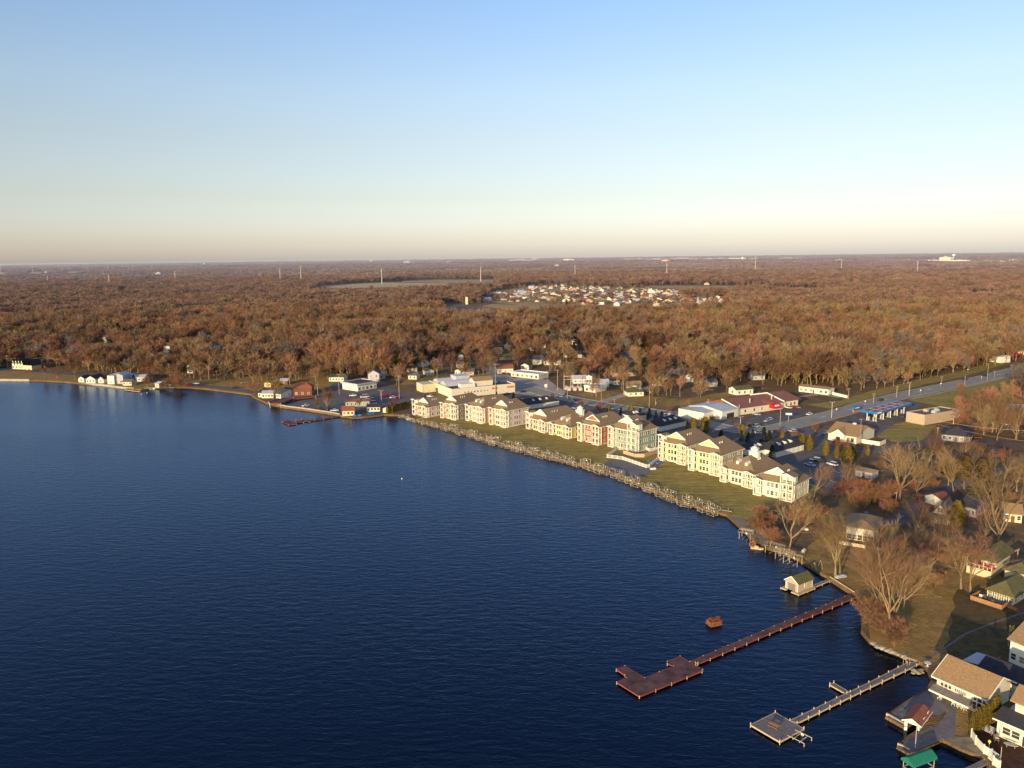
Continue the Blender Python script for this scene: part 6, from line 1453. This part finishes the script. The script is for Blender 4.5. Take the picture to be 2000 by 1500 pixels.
# near the left shore and the point
T_(MID[1],147,741,693,'lone round bare tree left of the far cottages'); T_(MID[3],87,739,716,'small bare tree on the far left lawn'); T_(MID[2],112,742,722,'second small bare tree on the far left lawn, nearer the cottages')
T_(MID[0],350,756,720,'bare tree by the cars on the far shore'); T_(MID_TAN[0],534,780,738,'pale spreading bare tree between the two white cottages on the point'); T_(MID[2],497,771,745,'bare tree at the corner of the point'); T_(MID[1],639,802,762,'bare tree on the seawall parking lot')
T_(MID[2],622,800,780,'small bushy tree by the dark cars at the seawall'); T_(MID[4],766,806,783,'bare tree beside the arborvitae hedge'); T_(MID[3],700,800,777,'bare tree behind the cream hut on the point'); T_(MID_TAN[1],774,752,716,'bare tree left of the shop building'); T_(MID[0],620,750,715,'reddish bare tree right of the yellow hut'); T_(MID[5],1340,803,782,'small round bare tree by the shaded road')
for i in range(150):
    z_ = i % 4; u, v = [(rt.uniform(340, 560), rt.uniform(728, 750)), (rt.uniform(560, 800), rt.uniform(726, 752)), (rt.uniform(800, 1100), rt.uniform(695, 745)), (rt.uniform(1120, 1440), rt.uniform(742, 780))][z_]
    p = at(u, v)
    if on_house(p.x, p.y) or (985 < u < 1105 and v > 733) or (640 < u < 745 and v > 742): continue
    T_(rt.choice(MID+MID_TAN), u, v, v-rt.uniform(20, 40), ['bare tree in the meadow between the shore road and the woods','bare tree around the white storefront and its cottages','bare garden tree between the town houses','bare tree on the slope above the shaded road'][z_], ['meadow trees','storefront trees','garden trees of the town','slope trees'][z_])
# shrubs
def S_(u, v, vt, label, group, k=None, name='bare_shrub'):
    k = rt.randrange(3) if k is None else k; return put_tree(SHRUB[k], at(u, v), rt.uniform(0, 6.28), max(.35, hgt(u, v, vt)/5.0), label, group, name, 'shrub', rt.uniform(.95, 1.35))
for i in range(21):
    u, v = rt.uniform(1555, 1765), rt.uniform(985, 1042)
    if u > 1640: v = rt.uniform(962, 992)
    else: v = rt.uniform(1006, 1028)
    S_(u, v, v-rt.uniform(20, 38 if u > 1640 else 28), 'reddish bare bush in the thicket between the white block and the tan hip roof', 'reddish bushes in the thicket', rt.choice([0,2]))
for i in range(10):
    u = rt.uniform(1462, 1520); v = 1015+(u-1462)*.85+rt.uniform(-22, 12); S_(u, v, v-rt.uniform(18, 32), 'brown bare bush on the bank beside the lawn corner', 'brown bushes on the bank by the lawn')
for i in range(18):
    f = i/17; u = 1690+f*60+rt.uniform(-8, 8); v = 1195+f*62+rt.uniform(-8, 10); S_(u, v, v-rt.uniform(20, 38), 'brown bush hanging over the water at the rock line', 'bushes hanging over the water', 1)
for i in range(22):
    u, v = rt.uniform(1690, 1850), rt.uniform(1060, 1160); S_(u, v, v-rt.uniform(14, 30), 'low brown brush among the trees of the right bank', 'brush among the trees of the right bank', 1)
for i in range(30):
    u, v = rt.uniform(1690, 1985), rt.uniform(880, 1010)
    S_(u, v, v-rt.uniform(12, 24), 'brown underbrush along the shaded lane at the right', 'underbrush along the shaded lane')
for i in range(30):
    u, v = rt.uniform(1870, 2000), rt.uniform(760, 850); S_(u, v, v-rt.uniform(9, 20), 'scrub bush in the thicket beyond the tan brick store', 'scrub beyond the tan brick store')
for u, v, vt, lab in [(287,757,738,'red stemmed bush beside the cream shed on the far shore'),(332,757,740,'round bush on the far shore, left of the cars'),(350,759,741,'reddish round bush on the far shore at the water edge'),(1136,795,784,'orange bush at the shaded road corner'),(1172,805,790,'red bush by the lit conifer behind the golden block'),(1391,824,812,'small red tree by the metal hall'),(1553,856,842,'red brown shrub left of the golden arborvitae'),(1630,872,858,'red shrub at the left of the bank hedge'),(1646,880,862,'large red shrub in the bank hedge'),(1515,850,840,'reddish shrub in the parking island, left'),(1530,852,841,'reddish shrub in the parking island, right'),(1593,844,830,'pale red ornamental tree before the bank'),(1440,838,828,'orange shrub at the lot corner, left'),(1461,838,827,'orange shrub at the lot corner, right'),(1305,806,797,'small red tree on the shaded verge'),(1369,838,816,'brown round bush between two lit conifers')]:
    S_(u, v, vt, lab, None, 0 if 'red' in lab or 'orange' in lab else 1)
# conifers
def C_(ps, u, v, vt, label, ph, group=None, name='conifer', sx=1.0):
    return put_tree(ps[rt.randrange(len(ps))], at(u, v), rt.uniform(0, 6.28), hgt(u, v, vt)/ph, label, group, name, 'conifer', sx)
CON = [(FIR,1448,862,840,9,'dark fir nearest the metal hall'),(FIR,1461,866,843,9,'dark fir, second of the group behind the yellow blocks'),(FIR,1491,868,834,9,'tall slim dark fir in front of the shaded lot'),(FIR,1502,868,840,9,'slim dark fir right of the tallest one'),(FIR,1408,860,840,9,'broad dark fir behind the bright yellow block'),(FIR,1507,896,868,9,'dark fir between the paired garages'),(FIR,1470,855,838,9,'dark fir behind the group of firs'),
 (FIR,1378,846,822,9,'dark fir beside the lit conifer behind the pale yellow block'),(FIR,1342,842,822,9,'dark fir at the garage corner'),(FIR,1186,812,797,9,'dark fir left on the shaded verge'),(FIR,1213,813,796,9,'dark fir on the shaded verge, second'),(FIR,1250,817,797,9,'dark fir on the shaded verge, third'),(FIR,1268,822,797,9,'tall dark fir on the shaded verge, fourth'),(FIR,1281,821,803,9,'dark fir on the shaded verge, fifth'),(FIR,1292,822,803,9,'dark fir on the shaded verge, rightmost'),(FIR,970,782,766,9,'dark fir behind the hip roofed pink block, left'),(FIR,985,784,768,9,'dark fir behind the hip roofed pink block, middle'),(FIR,1003,784,766,9,'dark fir behind the hip roofed pink block, right'),
 (FIR,262,750,732,9,'dark shore conifer at the right of the far cottages'),(FIR,920,703,677,9,'broad dark pine in the town'),(FIR,912,702,682,9,'dark pine left of the broad one in the town'),(FIR,232,662,630,9,'tall dark pine in the left woods'),(FIR,222,662,637,9,'dark pine left of the tall one in the left woods'),(FIR,244,664,640,9,'dark pine right of the tall one in the left woods'),(FIR,103,668,645,9,'dark pine far left in the woods'),
 (OLIVE,836,703,673,11,'olive pine at the left end of the town'),(OLIVE,848,712,690,11,'second olive pine at the left end of the town'),(FIR,1121,690,668,9,'thin conifer beside the pale gabled house in the woods'),(FIR,1106,600,588,9,'far dark conifer at the near edge of the subdivision'),(FIR,1240,556,548,9,'dark conifer clump on the far meadow'),
 (GOLD,1079,779,768,6,'small golden conifer at the end of the pale pink garage'),(GOLD,1188,806,790,6,'lit golden conifer behind the golden block'),(GOLD,1233,810,791,6,'lit golden conifer on the shaded verge'),(GOLD,1354,841,817,6,'slim lit conifer behind the pale yellow block'),(GOLD,1377,843,815,6,'lit conifer beside the brown round bush'),(GOLD,1450,850,830,6,'golden conifer top above the dark firs'),(GOLD,1527,862,845,6,'small golden conifer in the parking island'),
 (GOLD,1566,876,848,6,'golden arborvitae, left of the big pair by the garage'),(GOLD,1580,880,851,6,'golden arborvitae, right of the big pair by the garage'),(GOLD,1612,890,863,6,'golden arborvitae at the left of the bank hedge'),(GOLD,1633,896,873,6,'golden arborvitae in the middle of the bank hedge'),(GOLD,1655,907,874,6,'largest golden arborvitae in the bank hedge'),(GOLD,1666,896,872,6,'golden arborvitae at the right of the bank hedge'),(GOLD,1694,890,872,6,'golden bush right of the bank hedge'),
 (OLIVE,1852,948,898,11,'olive pine, left of three by the shaded lane'),(OLIVE,1882,955,893,11,'olive pine, middle of three by the shaded lane'),(OLIVE,1916,962,900,11,'olive pine, right of three by the shaded lane'),(GOLD,1868,1028,980,6,'golden conifer in front of the white gabled house'),(FIR,1903,985,935,9,'dark spruce beside the drive right of the pines')]
for ps, u, v, vt, ph, lab in CON: C_(ps, u, v, vt, lab, ph, name='pine_tree' if ps is OLIVE else 'conifer', sx=1.3 if 'broad' in lab or 'largest' in lab else 1.0)
for i in range(13):
    f = i/12; u = 1897+f*49; v = 1437-f*31; C_(ARB, u, v, v-rt.uniform(36, 46)*(.95+.12*f), 'golden columnar arborvitae in the tight row beside the cream house', 5.5, 'arborvitae row beside the cream house', 'arborvitae')
for i in range(11):
    f = i/10; C_(ARB, 757+f*43, 807-f*9.5, 793-f*9.5+rt.uniform(-1,1), 'arborvitae in the dark hedge left of the first apartment block', 5.5, 'hedge of arborvitae at the left end of the apartments', 'arborvitae', 1.5)

# ---- the woods: first the single trees, then the mass behind them
LAKE = [(u, v) for u, v in SHORE]
def wpoly(px): return [(at(u, v).x, at(u, v).y) for u, v in px]
lake_w = [(-6000, -500)]+[(-2500, 555), (-900, 515)]+shore_xy+[(130, 40), (130, -500)]
NO = [wpoly(p) for p in [
 [(-100,740),(-100,712),(60,716),(150,722),(260,734),(340,742),(400,738),(500,728),(560,722),(640,726),(700,738),(760,736),(800,730),(880,728),(985,724),(1060,726),(1100,745),(1120,760),(1200,778),(1290,776),(1380,782),(1440,760),(1500,752),(1560,758),(1600,752),(1660,768),(1720,760),(1800,744),(1900,722),(2100,684),(2100,745),(1990,740),(1960,800),(1900,815),(1862,812),(1880,850),(1960,858),(2100,870),(2100,1700),(900,1700),(780,812),(600,802),(497,777),(400,760),(240,758)],
 [(606,574),(618,560),(690,554),(760,551),(770,549),(850,545.5),(968,545),(972,562),(880,570),(760,573),(650,577)],
 [(1236,558),(1320,556.5),(1430,557),(1600,562.5),(1606,576),(1480,575),(1380,577),(1290,574)],
 [(1864,573),(1925,572.5),(1990,576),(1988,590),(1900,588)],[(-60,535),(0,531),(22,532),(16,541),(-60,545)],[(46,531.5),(92,530.5),(94,539),(46,539.5)],[(118,530.5),(162,529.5),(164,538),(118,538.5)],
 [(842,602),(850,596),(880,592),(960,594),(1060,596),(1126,606),(1120,620),(1060,628),(960,626),(890,620)]]]
# thin woods: chance of a tree inside
THIN = [(wpoly([(1860,748),(2100,728),(2100,885),(1880,862)]), .30), (wpoly([(940,578),(985,564),(1060,556),(1180,559),(1270,565),(1330,568),(1330,580),(1420,582),(1450,600),(1445,614),(1330,614),(1240,616),(1120,616),(1060,606),(980,606),(935,592)]), .13), (wpoly([(780,732),(860,660),(960,655),(1100,650),(1160,670),(1260,690),(1400,700),(1500,740),(1440,770),(1300,780),(1100,770),(985,735)]), .42), (wpoly([(330,690),(480,650),(480,700),(330,700)]), .5)]
rw = np.random.RandomState(4)
def blocked(x, y):
    if inside(x, y, lake_w): return True
    for p in NO:
        if inside(x, y, p): return True
    return False
def clump(x, y):     # broad patches of older and younger wood
    return .5+.5*sin(x*.021+1.3*sin(y*.013))*cos(y*.017+1.1*sin(x*.011))
pts = []
def band(r0, r1, sp, half=0.70):
    n = 0; y = r0*.55
    xs = int(r1*tan(half)/sp)+1
    ny = int((r1-r0*.7)/sp)+1
    for j in range(ny+1):
        yy = r0*.7+j*sp
        for i in range(-xs, xs+1):
            x = (i+.5*(j % 2))*sp+rw.uniform(-.45, .45)*sp; y = yy+rw.uniform(-.45, .45)*sp; d = hypot(x, y)
            if d < r0 or d >= r1 or abs(x) > y*tan(half): continue
            yield x, y, d
for r0, r1, sp in ((330, 900, 7.0), (900, 1800, 8.4), (1800, 3800, 15.0)):
    for x, y, d in band(r0, r1, sp):
        if blocked(x, y): continue
        ch = 1.0
        for pl_, c in THIN:
            if inside(x, y, pl_): ch = min(ch, c)
        if d < 1000 and near_front(x, y) and rw.rand() < .84: continue
        if rw.rand() > ch or rw.rand() < .04: continue
        if d > 520 and sin(x*.031+2.1*sin(y*.017+.5))*cos(y*.027+1.7*sin(x*.019)) > .80: continue
        if d < 1000 and on_house(x, y): continue
        pts.append((d, x, y))
pts.sort()
print('tree points', len(pts))
N_SINGLE = 120
ZON = [(480, 'bare tree in the woods behind the far left shore road'), (820, 'bare tree in the woods behind the left parking lot'), (1260, 'bare tree among the houses of the town'), (1600, 'bare tree at the edge of the woods behind the red roofed shop'), (2600, 'bare tree at the edge of the woods along the right road')]
for d, x, y in pts[:N_SINGLE]:
    u, v = proj((x, y, GZ)); lab = next(l for a, l in ZON if u < a)
    pm_ = rt.choice(MID+MID[:3]+(MID_TAN if u > 1200 else MID_TAN[:1])); s = rt.uniform(.72, 1.08)*(.82+.3*clump(x, y))
    put_tree(pm_, Vector((x, y, GZ)), rt.uniform(0, 6.28), s, lab, 'single bare trees '+lab[10:])
# mass of the woods: one object per look, trees set out on points
def lowtree(i, twig, far=False):
    T, C = bare_tree(500+i, h=16, spread=[.8,1.0,1.1,.9][i % 4], split=[.34,.26,.22,.3][i % 4], nl=(7,6,4,4) if not far else (6,5,4,4), tw=(.08 if not far else .18, 2.1), trunk_r=.34)
    nT = len(T.f); T.m = [0]*nT; k = len(T.v); T.v += C.v; T.f += [tuple(a+k for a in f) for f in C.f]; T.m += [1]*len(C.f)
    return bpy.data.objects.new('wood_tree', T.mesh('wood_tree', [M['bark'], M[twig]]))
def woods(name, coll, P, rots, scl, idx, label):
    me = bpy.data.meshes.new(name); me.from_pydata([tuple(p) for p in P], [], []); n = len(P)
    a = me.attributes.new('rz', 'FLOAT', 'POINT'); a.data.foreach_set('value', np.asarray(rots, np.float32))
    a = me.attributes.new('sc', 'FLOAT_VECTOR', 'POINT'); a.data.foreach_set('vector', np.asarray(scl, np.float32).ravel())
    a = me.attributes.new('idx', 'INT', 'POINT'); a.data.foreach_set('value', np.asarray(idx, np.int32))
    o = bpy.data.objects.new(name, me); COL.objects.link(o); o['kind'] = 'stuff'; o['label'] = label; o['category'] = 'woods'
    g = bpy.data.node_groups.new(name, 'GeometryNodeTree'); g.interface.new_socket('Geometry', in_out='INPUT', socket_type='NodeSocketGeometry'); g.interface.new_socket('Geometry', in_out='OUTPUT', socket_type='NodeSocketGeometry')
    gi, go = g.nodes.new('NodeGroupInput'), g.nodes.new('NodeGroupOutput'); ip = g.nodes.new('GeometryNodeInstanceOnPoints'); ci = g.nodes.new('GeometryNodeCollectionInfo')
    ci.inputs['Collection'].default_value = coll; ci.inputs['Separate Children'].default_value = True; ci.inputs['Reset Children'].default_value = True
    def na(nm, t): q = g.nodes.new('GeometryNodeInputNamedAttribute'); q.data_type = t; q.inputs['Name'].default_value = nm; return q.outputs['Attribute']
    cx = g.nodes.new('ShaderNodeCombineXYZ'); L = g.links.new
    L(na('rz', 'FLOAT'), cx.inputs['Z']); er = g.nodes.new('FunctionNodeEulerToRotation'); L(cx.outputs[0], er.inputs[0]); L(er.outputs[0], ip.inputs['Rotation']); L(na('sc', 'FLOAT_VECTOR'), ip.inputs['Scale'])
    ip.inputs['Pick Instance'].default_value = True; L(na('idx', 'INT'), ip.inputs['Instance Index']); L(ci.outputs[0], ip.inputs['Instance']); L(gi.outputs[0], ip.inputs['Points']); L(ip.outputs[0], go.inputs[0])
    o.modifiers.new('trees', 'NODES').node_group = g; return o
M['twig_grey'] = mat('grey_twigs', (.22,.17,.13), .95, .3, .02, rand=.3)
M['twig_far'] = mat('distant_bare_twigs', (.265,.16,.10), .95, .2, .004, rand=.30, hue=.02)  # greyer than the near twigs: distance haze put into the colour
cN = bpy.data.collections.new('near wood'); cF = bpy.data.collections.new('far wood'); cH = bpy.data.collections.new('horizon wood')
for i in range(9): cN.objects.link(lowtree(i, ['twig','twig','twig_tan','twig','twig_tan','twig','twig_red','twig_grey','twig_grey'][i]))
for i in range(2):
    a_, b_ = conifer(600+i, 15, 3.2, 'needle', n=420, leaf=1.7); o_ = bpy.data.objects.new('wood_pine', b_); cN.objects.link(o_)
for i in range(4): cF.objects.link(lowtree(10+i, 'twig_far', True))
rest = pts[N_SINGLE:]; near = [p for p in rest if p[0] < 1300]; far = [p for p in rest if p[0] >= 1300]
NAMES = {k: k+2 for k in range(9)}     # the two pines sort before the nine bare trees
def fill(lst, col, nsp, wide):
    P_, R_, S_l, I_ = [], [], [], []
    for d, x, y in lst:
        s = rt.choice([rt.uniform(.45, .8), rt.uniform(.7, 1.2), rt.uniform(.75, 1.2)])*(.74+.45*clump(x, y))*(.5 if inside(x, y, THIN[1][0]) else 1); P_.append((x, y, GZ)); R_.append(rt.uniform(0, 6.28)); S_l.append((s*wide, s*wide, s)); q_ = rt.random(); I_.append(rt.randrange(nsp) if nsp < 11 else rt.choice([0,1]) if q_ < .018 else NAMES[rt.choice([2,4])] if q_ < .20+.30*min(1, max(0, (x-60)/500)) else NAMES[6] if q_ > .965 else NAMES[rt.choice([7,8])] if q_ > .86 else NAMES[rt.choice([0,1,3,5])])
    return P_, R_, S_l, I_
woods('woods', cN, *fill(near, cN, 11, 1.05), 'brown mass of bare woods behind the first trees')
woods('woods', cF, *fill(far, cF, 4, 1.45), 'brown mass of distant woods out to the power line')
# horizon woods: blocks of canopy
def clumpmesh(i):
    r = random.Random(900+i); m = MB()
    for k in range(26):
        x, y = r.uniform(-34, 34), r.uniform(-34, 34); h = r.uniform(9, 16); R = r.uniform(5, 9)
        for j in range(26):
            a = r.uniform(0, 6.28); e = r.uniform(.05, 1.4); p = Vector((x+R*cos(a)*cos(e), y+R*sin(a)*cos(e), h*.55+h*.45*sin(e))); t = Vector((r.gauss(0,1), r.gauss(0,1), r.gauss(0,.6))).normalized()*2.6; w = t.cross(Vector((r.gauss(0,1), r.gauss(0,1), r.gauss(0,1)))).normalized()*1.5
            m.face([p-t-w, p-t+w, p+t+w*.4, p+t-w*.4])
    return bpy.data.objects.new('canopy_block', m.mesh('canopy_block', M['twig_hor']))
M['twig_hor'] = mat('horizon_canopy', (.24,.17,.14), .95, .35, .0012, rand=.25, hue=.015)  # canopy colour greyed to carry the horizon haze
for i in range(4): cH.objects.link(clumpmesh(i))
P_, R_, S_l, I_ = [], [], [], []
for r0, r1, sp, sc in ((3800, 9000, 62, 1.0), (9000, 20000, 170, 2.4), (20000, 38000, 420, 5.0)):
    for x, y, d in band(r0, r1, sp):
        if blocked(x, y): continue
        if d > 5200 and sin(x*.0016+2*sin(y*.0007))*cos(y*.0021) > .78: continue
        P_.append((x, y, GZ)); R_.append(rt.uniform(0, 6.28)); s = sc*rt.uniform(.85, 1.3); S_l.append((s, s, rt.uniform(.7, 1.25)*(.8+.4*clump(x*.2, y*.2))*(1 if sc < 2 else 1.2 if sc < 4 else 1.5))); I_.append(rt.randrange(4))
print('horizon', len(P_)); woods('woods', cH, P_, R_, S_l, I_, 'mauve grey band of woods along the horizon')

# ---- landmarks beyond the woods
def pylon(u, v, vt, label, h=None):
    p = at(u, v); hh = (h or hgt(u, v, vt))*1.12; t = thing('transmission_pole', label, 'transmission pole', p, .1, 'tall transmission poles beyond the woods'); m = MB(); m.tube((0,0,0),(0,0,hh),1.5,.8,8,cap=True); m.build('pole', M['galv'], t)
    for f in (.80, .88, .96): m = MB(); m.bar((-3.2,0,hh*f),(3.2,0,hh*f),.25,.3); m.build('crossarm', M['galv'], t)
for i, (u, v, vt) in enumerate([(94,556,541),(214,559,538.5),(342.5,550,531.5),(547.5,552,528),(588.5,553,521.5),(746,554,527),(939,550,525),(1123,545,520),(1302,542,516),(1475,533,501),(1643,529,509.5),(1791,538,512)]):
    pylon(u, v, vt, 'pale transmission pole, '+['leftmost','second from the left','third from the left, over the left woods','left of the close pair','right of the close pair','standing in the tan field','at the right end of the tan field','above the distant subdivision','right of the subdivision','the tallest, right of centre','second from the right','rightmost, below the large pale block'][i])
for i, (u, v, vt) in enumerate([(2,533,520),(64,532,521),(122,532,521),(170,530,520),(211,529,518),(260,528,519),(296,527,520),(374,523,515)]):
    pylon(u, v, vt, 'faint far pylon near the left horizon, '+['first','second','third','fourth','fifth','sixth','seventh','eighth'][i]+' from the left')
def water_tower(u, v, vt, label, kind):
    p = at(u, v); h = min(70, hgt(u, v, vt)); t = thing('water_tower', label, 'water tower', p, 0, 'water towers on the horizon'); m = MB(); m.lathe([(h*.10,0),(h*.05,h*.15),(h*.05,h*.6)] if kind else [(h*.2,0),(h*.2,h*.7)],12); m.build('stem', M['trim'], t)
    m = MB(); m.lathe([(h*.05,h*.55),(h*.24,h*.68),(h*.27,h*.8),(h*.2,h*.95),(.01,h)] if kind else [(h*.2,h*.7),(h*.2,h*.85),(h*.1,h*.98),(.01,h)],14); m.build('tank', M['trim'], t)
water_tower(1862,508,496,'white water tower beside the large pale block at the right horizon',1); water_tower(1450,509,501,'white squat water tower right of centre on the horizon',0); water_tower(725,513.5,507,'white water tower left of centre on the horizon',1); water_tower(399,519.5,513.5,'faint white water tower near the left horizon',1)
def block(u0, u1, v, vt, m, label):
    m = 'grey' if m == 'white' and u0 < 1800 else m
    a, b_ = at(u0, v), at(u1, v); h = min(90, max(6, hgt((u0+u1)/2, v, vt))+13); rz = atan2(b_.y-a.y, b_.x-a.x); t = thing('far_building', label, 'building', a, rz, 'pale buildings near the horizon'); W = (b_-a).length; q = MB(); q.box(0, W, 0, W*.4, 0, h); q.build('wall', M[m], t); q = MB(); q.box(-.5, W+.5, -.5, W*.4+.5, h, h+.8); q.box(W*.3, W*.6, W*.1, W*.3, h+.8, h*1.15+.8); q.build('roof', M['metal'], t)
block(1834,1856,513,505.5,'cream','large cream block left of the right hand water tower'); block(1858,1889,514,511.5,'white','long low white building below the right hand water tower'); block(1812,1834,512.5,511,'white','low wing left of the large cream block')
for i, (a, c, v, vt, m) in enumerate([(1038,1047,510,506,'white'),(996,1022,511,508.8,'greyw'),(1100,1112,510.5,507.5,'cream'),(1210,1230,509.5,507.5,'white'),(1236,1252,509,507,'white'),(1262,1290,510,507.5,'white'),(1292,1304,513,510,'salmon'),(1310,1343,509,506,'white'),(1374,1390,509,506.5,'white'),(1394,1412,508.5,506,'white'),(1414,1440,508,506,'cream'),(1462,1474,509,507,'white'),(1520,1545,507.5,505.5,'white'),(1630,1646,512,510,'white'),(788,800,516,512,'white'),(870,878,515,513,'white'),(304,314,540.5,537.5,'white'),(87,92,537,535,'white'),(1920,1935,515.5,513.5,'white'),(1945,1962,516,514,'cream'),(1970,1986,513,511,'white'),(1082,1092,523.5,521,'white')]):
    block(a, c, v, vt, m, 'pale far building on the horizon, '+['a lone white block at centre','a long grey roof left of centre','a cream block at centre','a white hall right of centre, first','a white hall right of centre, second','a long white hall right of centre','a pinkish block right of centre','the longest white hall right of centre','a white hall before the squat tower, first','a white hall before the squat tower, second','a cream hall at the squat tower','a white hall past the squat tower','a white hall far right of the squat tower','a white shed by the second rightmost pole','a white block near the left centre tower','a small white block right of the left centre tower','a white barn over the left woods','a tiny white block at the far left','a white block at the right edge, first','a cream block at the right edge','a white block at the right edge, last','a white house above the subdivision'][i])

# ------------------------------------------------------------------ light, sky, camera
ELEV = 10.2; AZ = 31.0                       # light runs away from the camera and to the right
S = bpy.data.lights.new('sun', 'SUN'); S.energy = SUN; S.angle = radians(.5); S.color = (1.0, .80, .50)
so = bpy.data.objects.new('sun', S); COL.objects.link(so); dv = Vector((sin(radians(AZ))*cos(radians(ELEV)), cos(radians(AZ))*cos(radians(ELEV)), -sin(radians(ELEV))))
so.rotation_euler = dv.to_track_quat('-Z', 'Y').to_euler(); so.location = (0, 0, 200)
wd = bpy.data.worlds.new('World'); SC.world = wd; wd.use_nodes = True; nt = wd.node_tree; bg = nt.nodes['Background']
sk = nt.nodes.new('ShaderNodeTexSky'); sk.sky_type = 'NISHITA'; sk.sun_disc = False; sk.sun_elevation = radians(ELEV); sk.sun_rotation = radians(180+AZ); sk.altitude = 200
sk.air_density = AIR; sk.dust_density = DUST; sk.ozone_density = OZ
tc = nt.nodes.new('ShaderNodeTexCoord'); sp = nt.nodes.new('ShaderNodeSeparateXYZ'); cr = nt.nodes.new('ShaderNodeValToRGB'); vm = nt.nodes.new('ShaderNodeVectorMath'); vm.operation = 'MULTIPLY'; vs = nt.nodes.new('ShaderNodeVectorMath'); vs.operation = 'SCALE'; vs.inputs['Scale'].default_value = 2.2
nt.links.new(tc.outputs['Generated'], sp.inputs[0]); nt.links.new(sp.outputs['Z'], cr.inputs[0]); cr.color_ramp.interpolation = 'B_SPLINE' if False else 'LINEAR'
RAMP = [(0,(1.50,1.50,2.3)),(1.3,(1.31,1.29,1.82)),(4.3,(1.32,1.16,1.28)),(8.2,(1.48,1.25,1.25)),(11.3,(1.57,1.38,1.40)),(17,(1.46,1.45,1.62)),(30,(1.15,1.34,1.8)),(60,(.9,1.0,1.4))]
el = cr.color_ramp.elements
while len(el) < len(RAMP): el.new(.5)
for q, (e_, c_) in zip(el, RAMP): q.position = sin(radians(e_)); q.color = (c_[0]/2.2, c_[1]/2.2, c_[2]/2.2, 1)
nt.links.new(sk.outputs[0], vm.inputs[0]); nt.links.new(cr.outputs[0], vm.inputs[1]); nt.links.new(vm.outputs[0], vs.inputs[0]); nt.links.new(vs.outputs[0], bg.inputs[0]); bg.inputs[1].default_value = SKYS
if HAZE > 0:
    hz = bpy.data.materials.new('thin_haze'); hz.use_nodes = True; N = hz.node_tree.nodes; N.remove(N['Principled BSDF']); vsn = N.new('ShaderNodeVolumeScatter'); vsn.inputs['Color'].default_value = HAZEC; vsn.inputs['Density'].default_value = HAZE; vsn.inputs['Anisotropy'].default_value = 0
    hz.node_tree.links.new(vsn.outputs[0], N['Material Output'].inputs['Volume']); hm = MB(); hm.box(-30000, 30000, 900, 24000, -3, 80); ho = hm.build('haze', hz); ho['kind'] = 'stuff'; ho['label'] = 'thin evening haze over the distant woods'; ho['category'] = 'haze'
cam = bpy.data.cameras.new('camera'); co = bpy.data.objects.new('camera', cam); COL.objects.link(co); SC.camera = co
cam.sensor_width = 36; cam.lens = F/2000*36; cam.clip_start = 1; cam.clip_end = 120000
fw = Vector((0, cos(PITCH), -sin(PITCH))); up = Vector((0, sin(PITCH), cos(PITCH))); rt_ = Vector((1, 0, 0)); c_, s_ = cos(ROLL), sin(ROLL)
xr = rt_*c_-up*s_; yr = rt_*s_+up*c_
# image x axis in the world is (c, s) against the level axes
xr = rt_*c_+up*(-s_); yr = rt_*s_+up*c_
co.matrix_world = Matrix(((xr.x, yr.x, -fw.x, 0), (xr.y, yr.y, -fw.y, 0), (xr.z, yr.z, -fw.z, H), (0, 0, 0, 1)))
SC.view_settings.view_transform = 'Standard'; SC.view_settings.look = 'None'; SC.view_settings.exposure = 0; SC.view_settings.gamma = 1
SC.cycles.max_bounces = 5; SC.cycles.diffuse_bounces = 2; SC.cycles.glossy_bounces = 3; SC.cycles.caustics_reflective = False; SC.cycles.caustics_refractive = False
SC.render.use_persistent_data = False
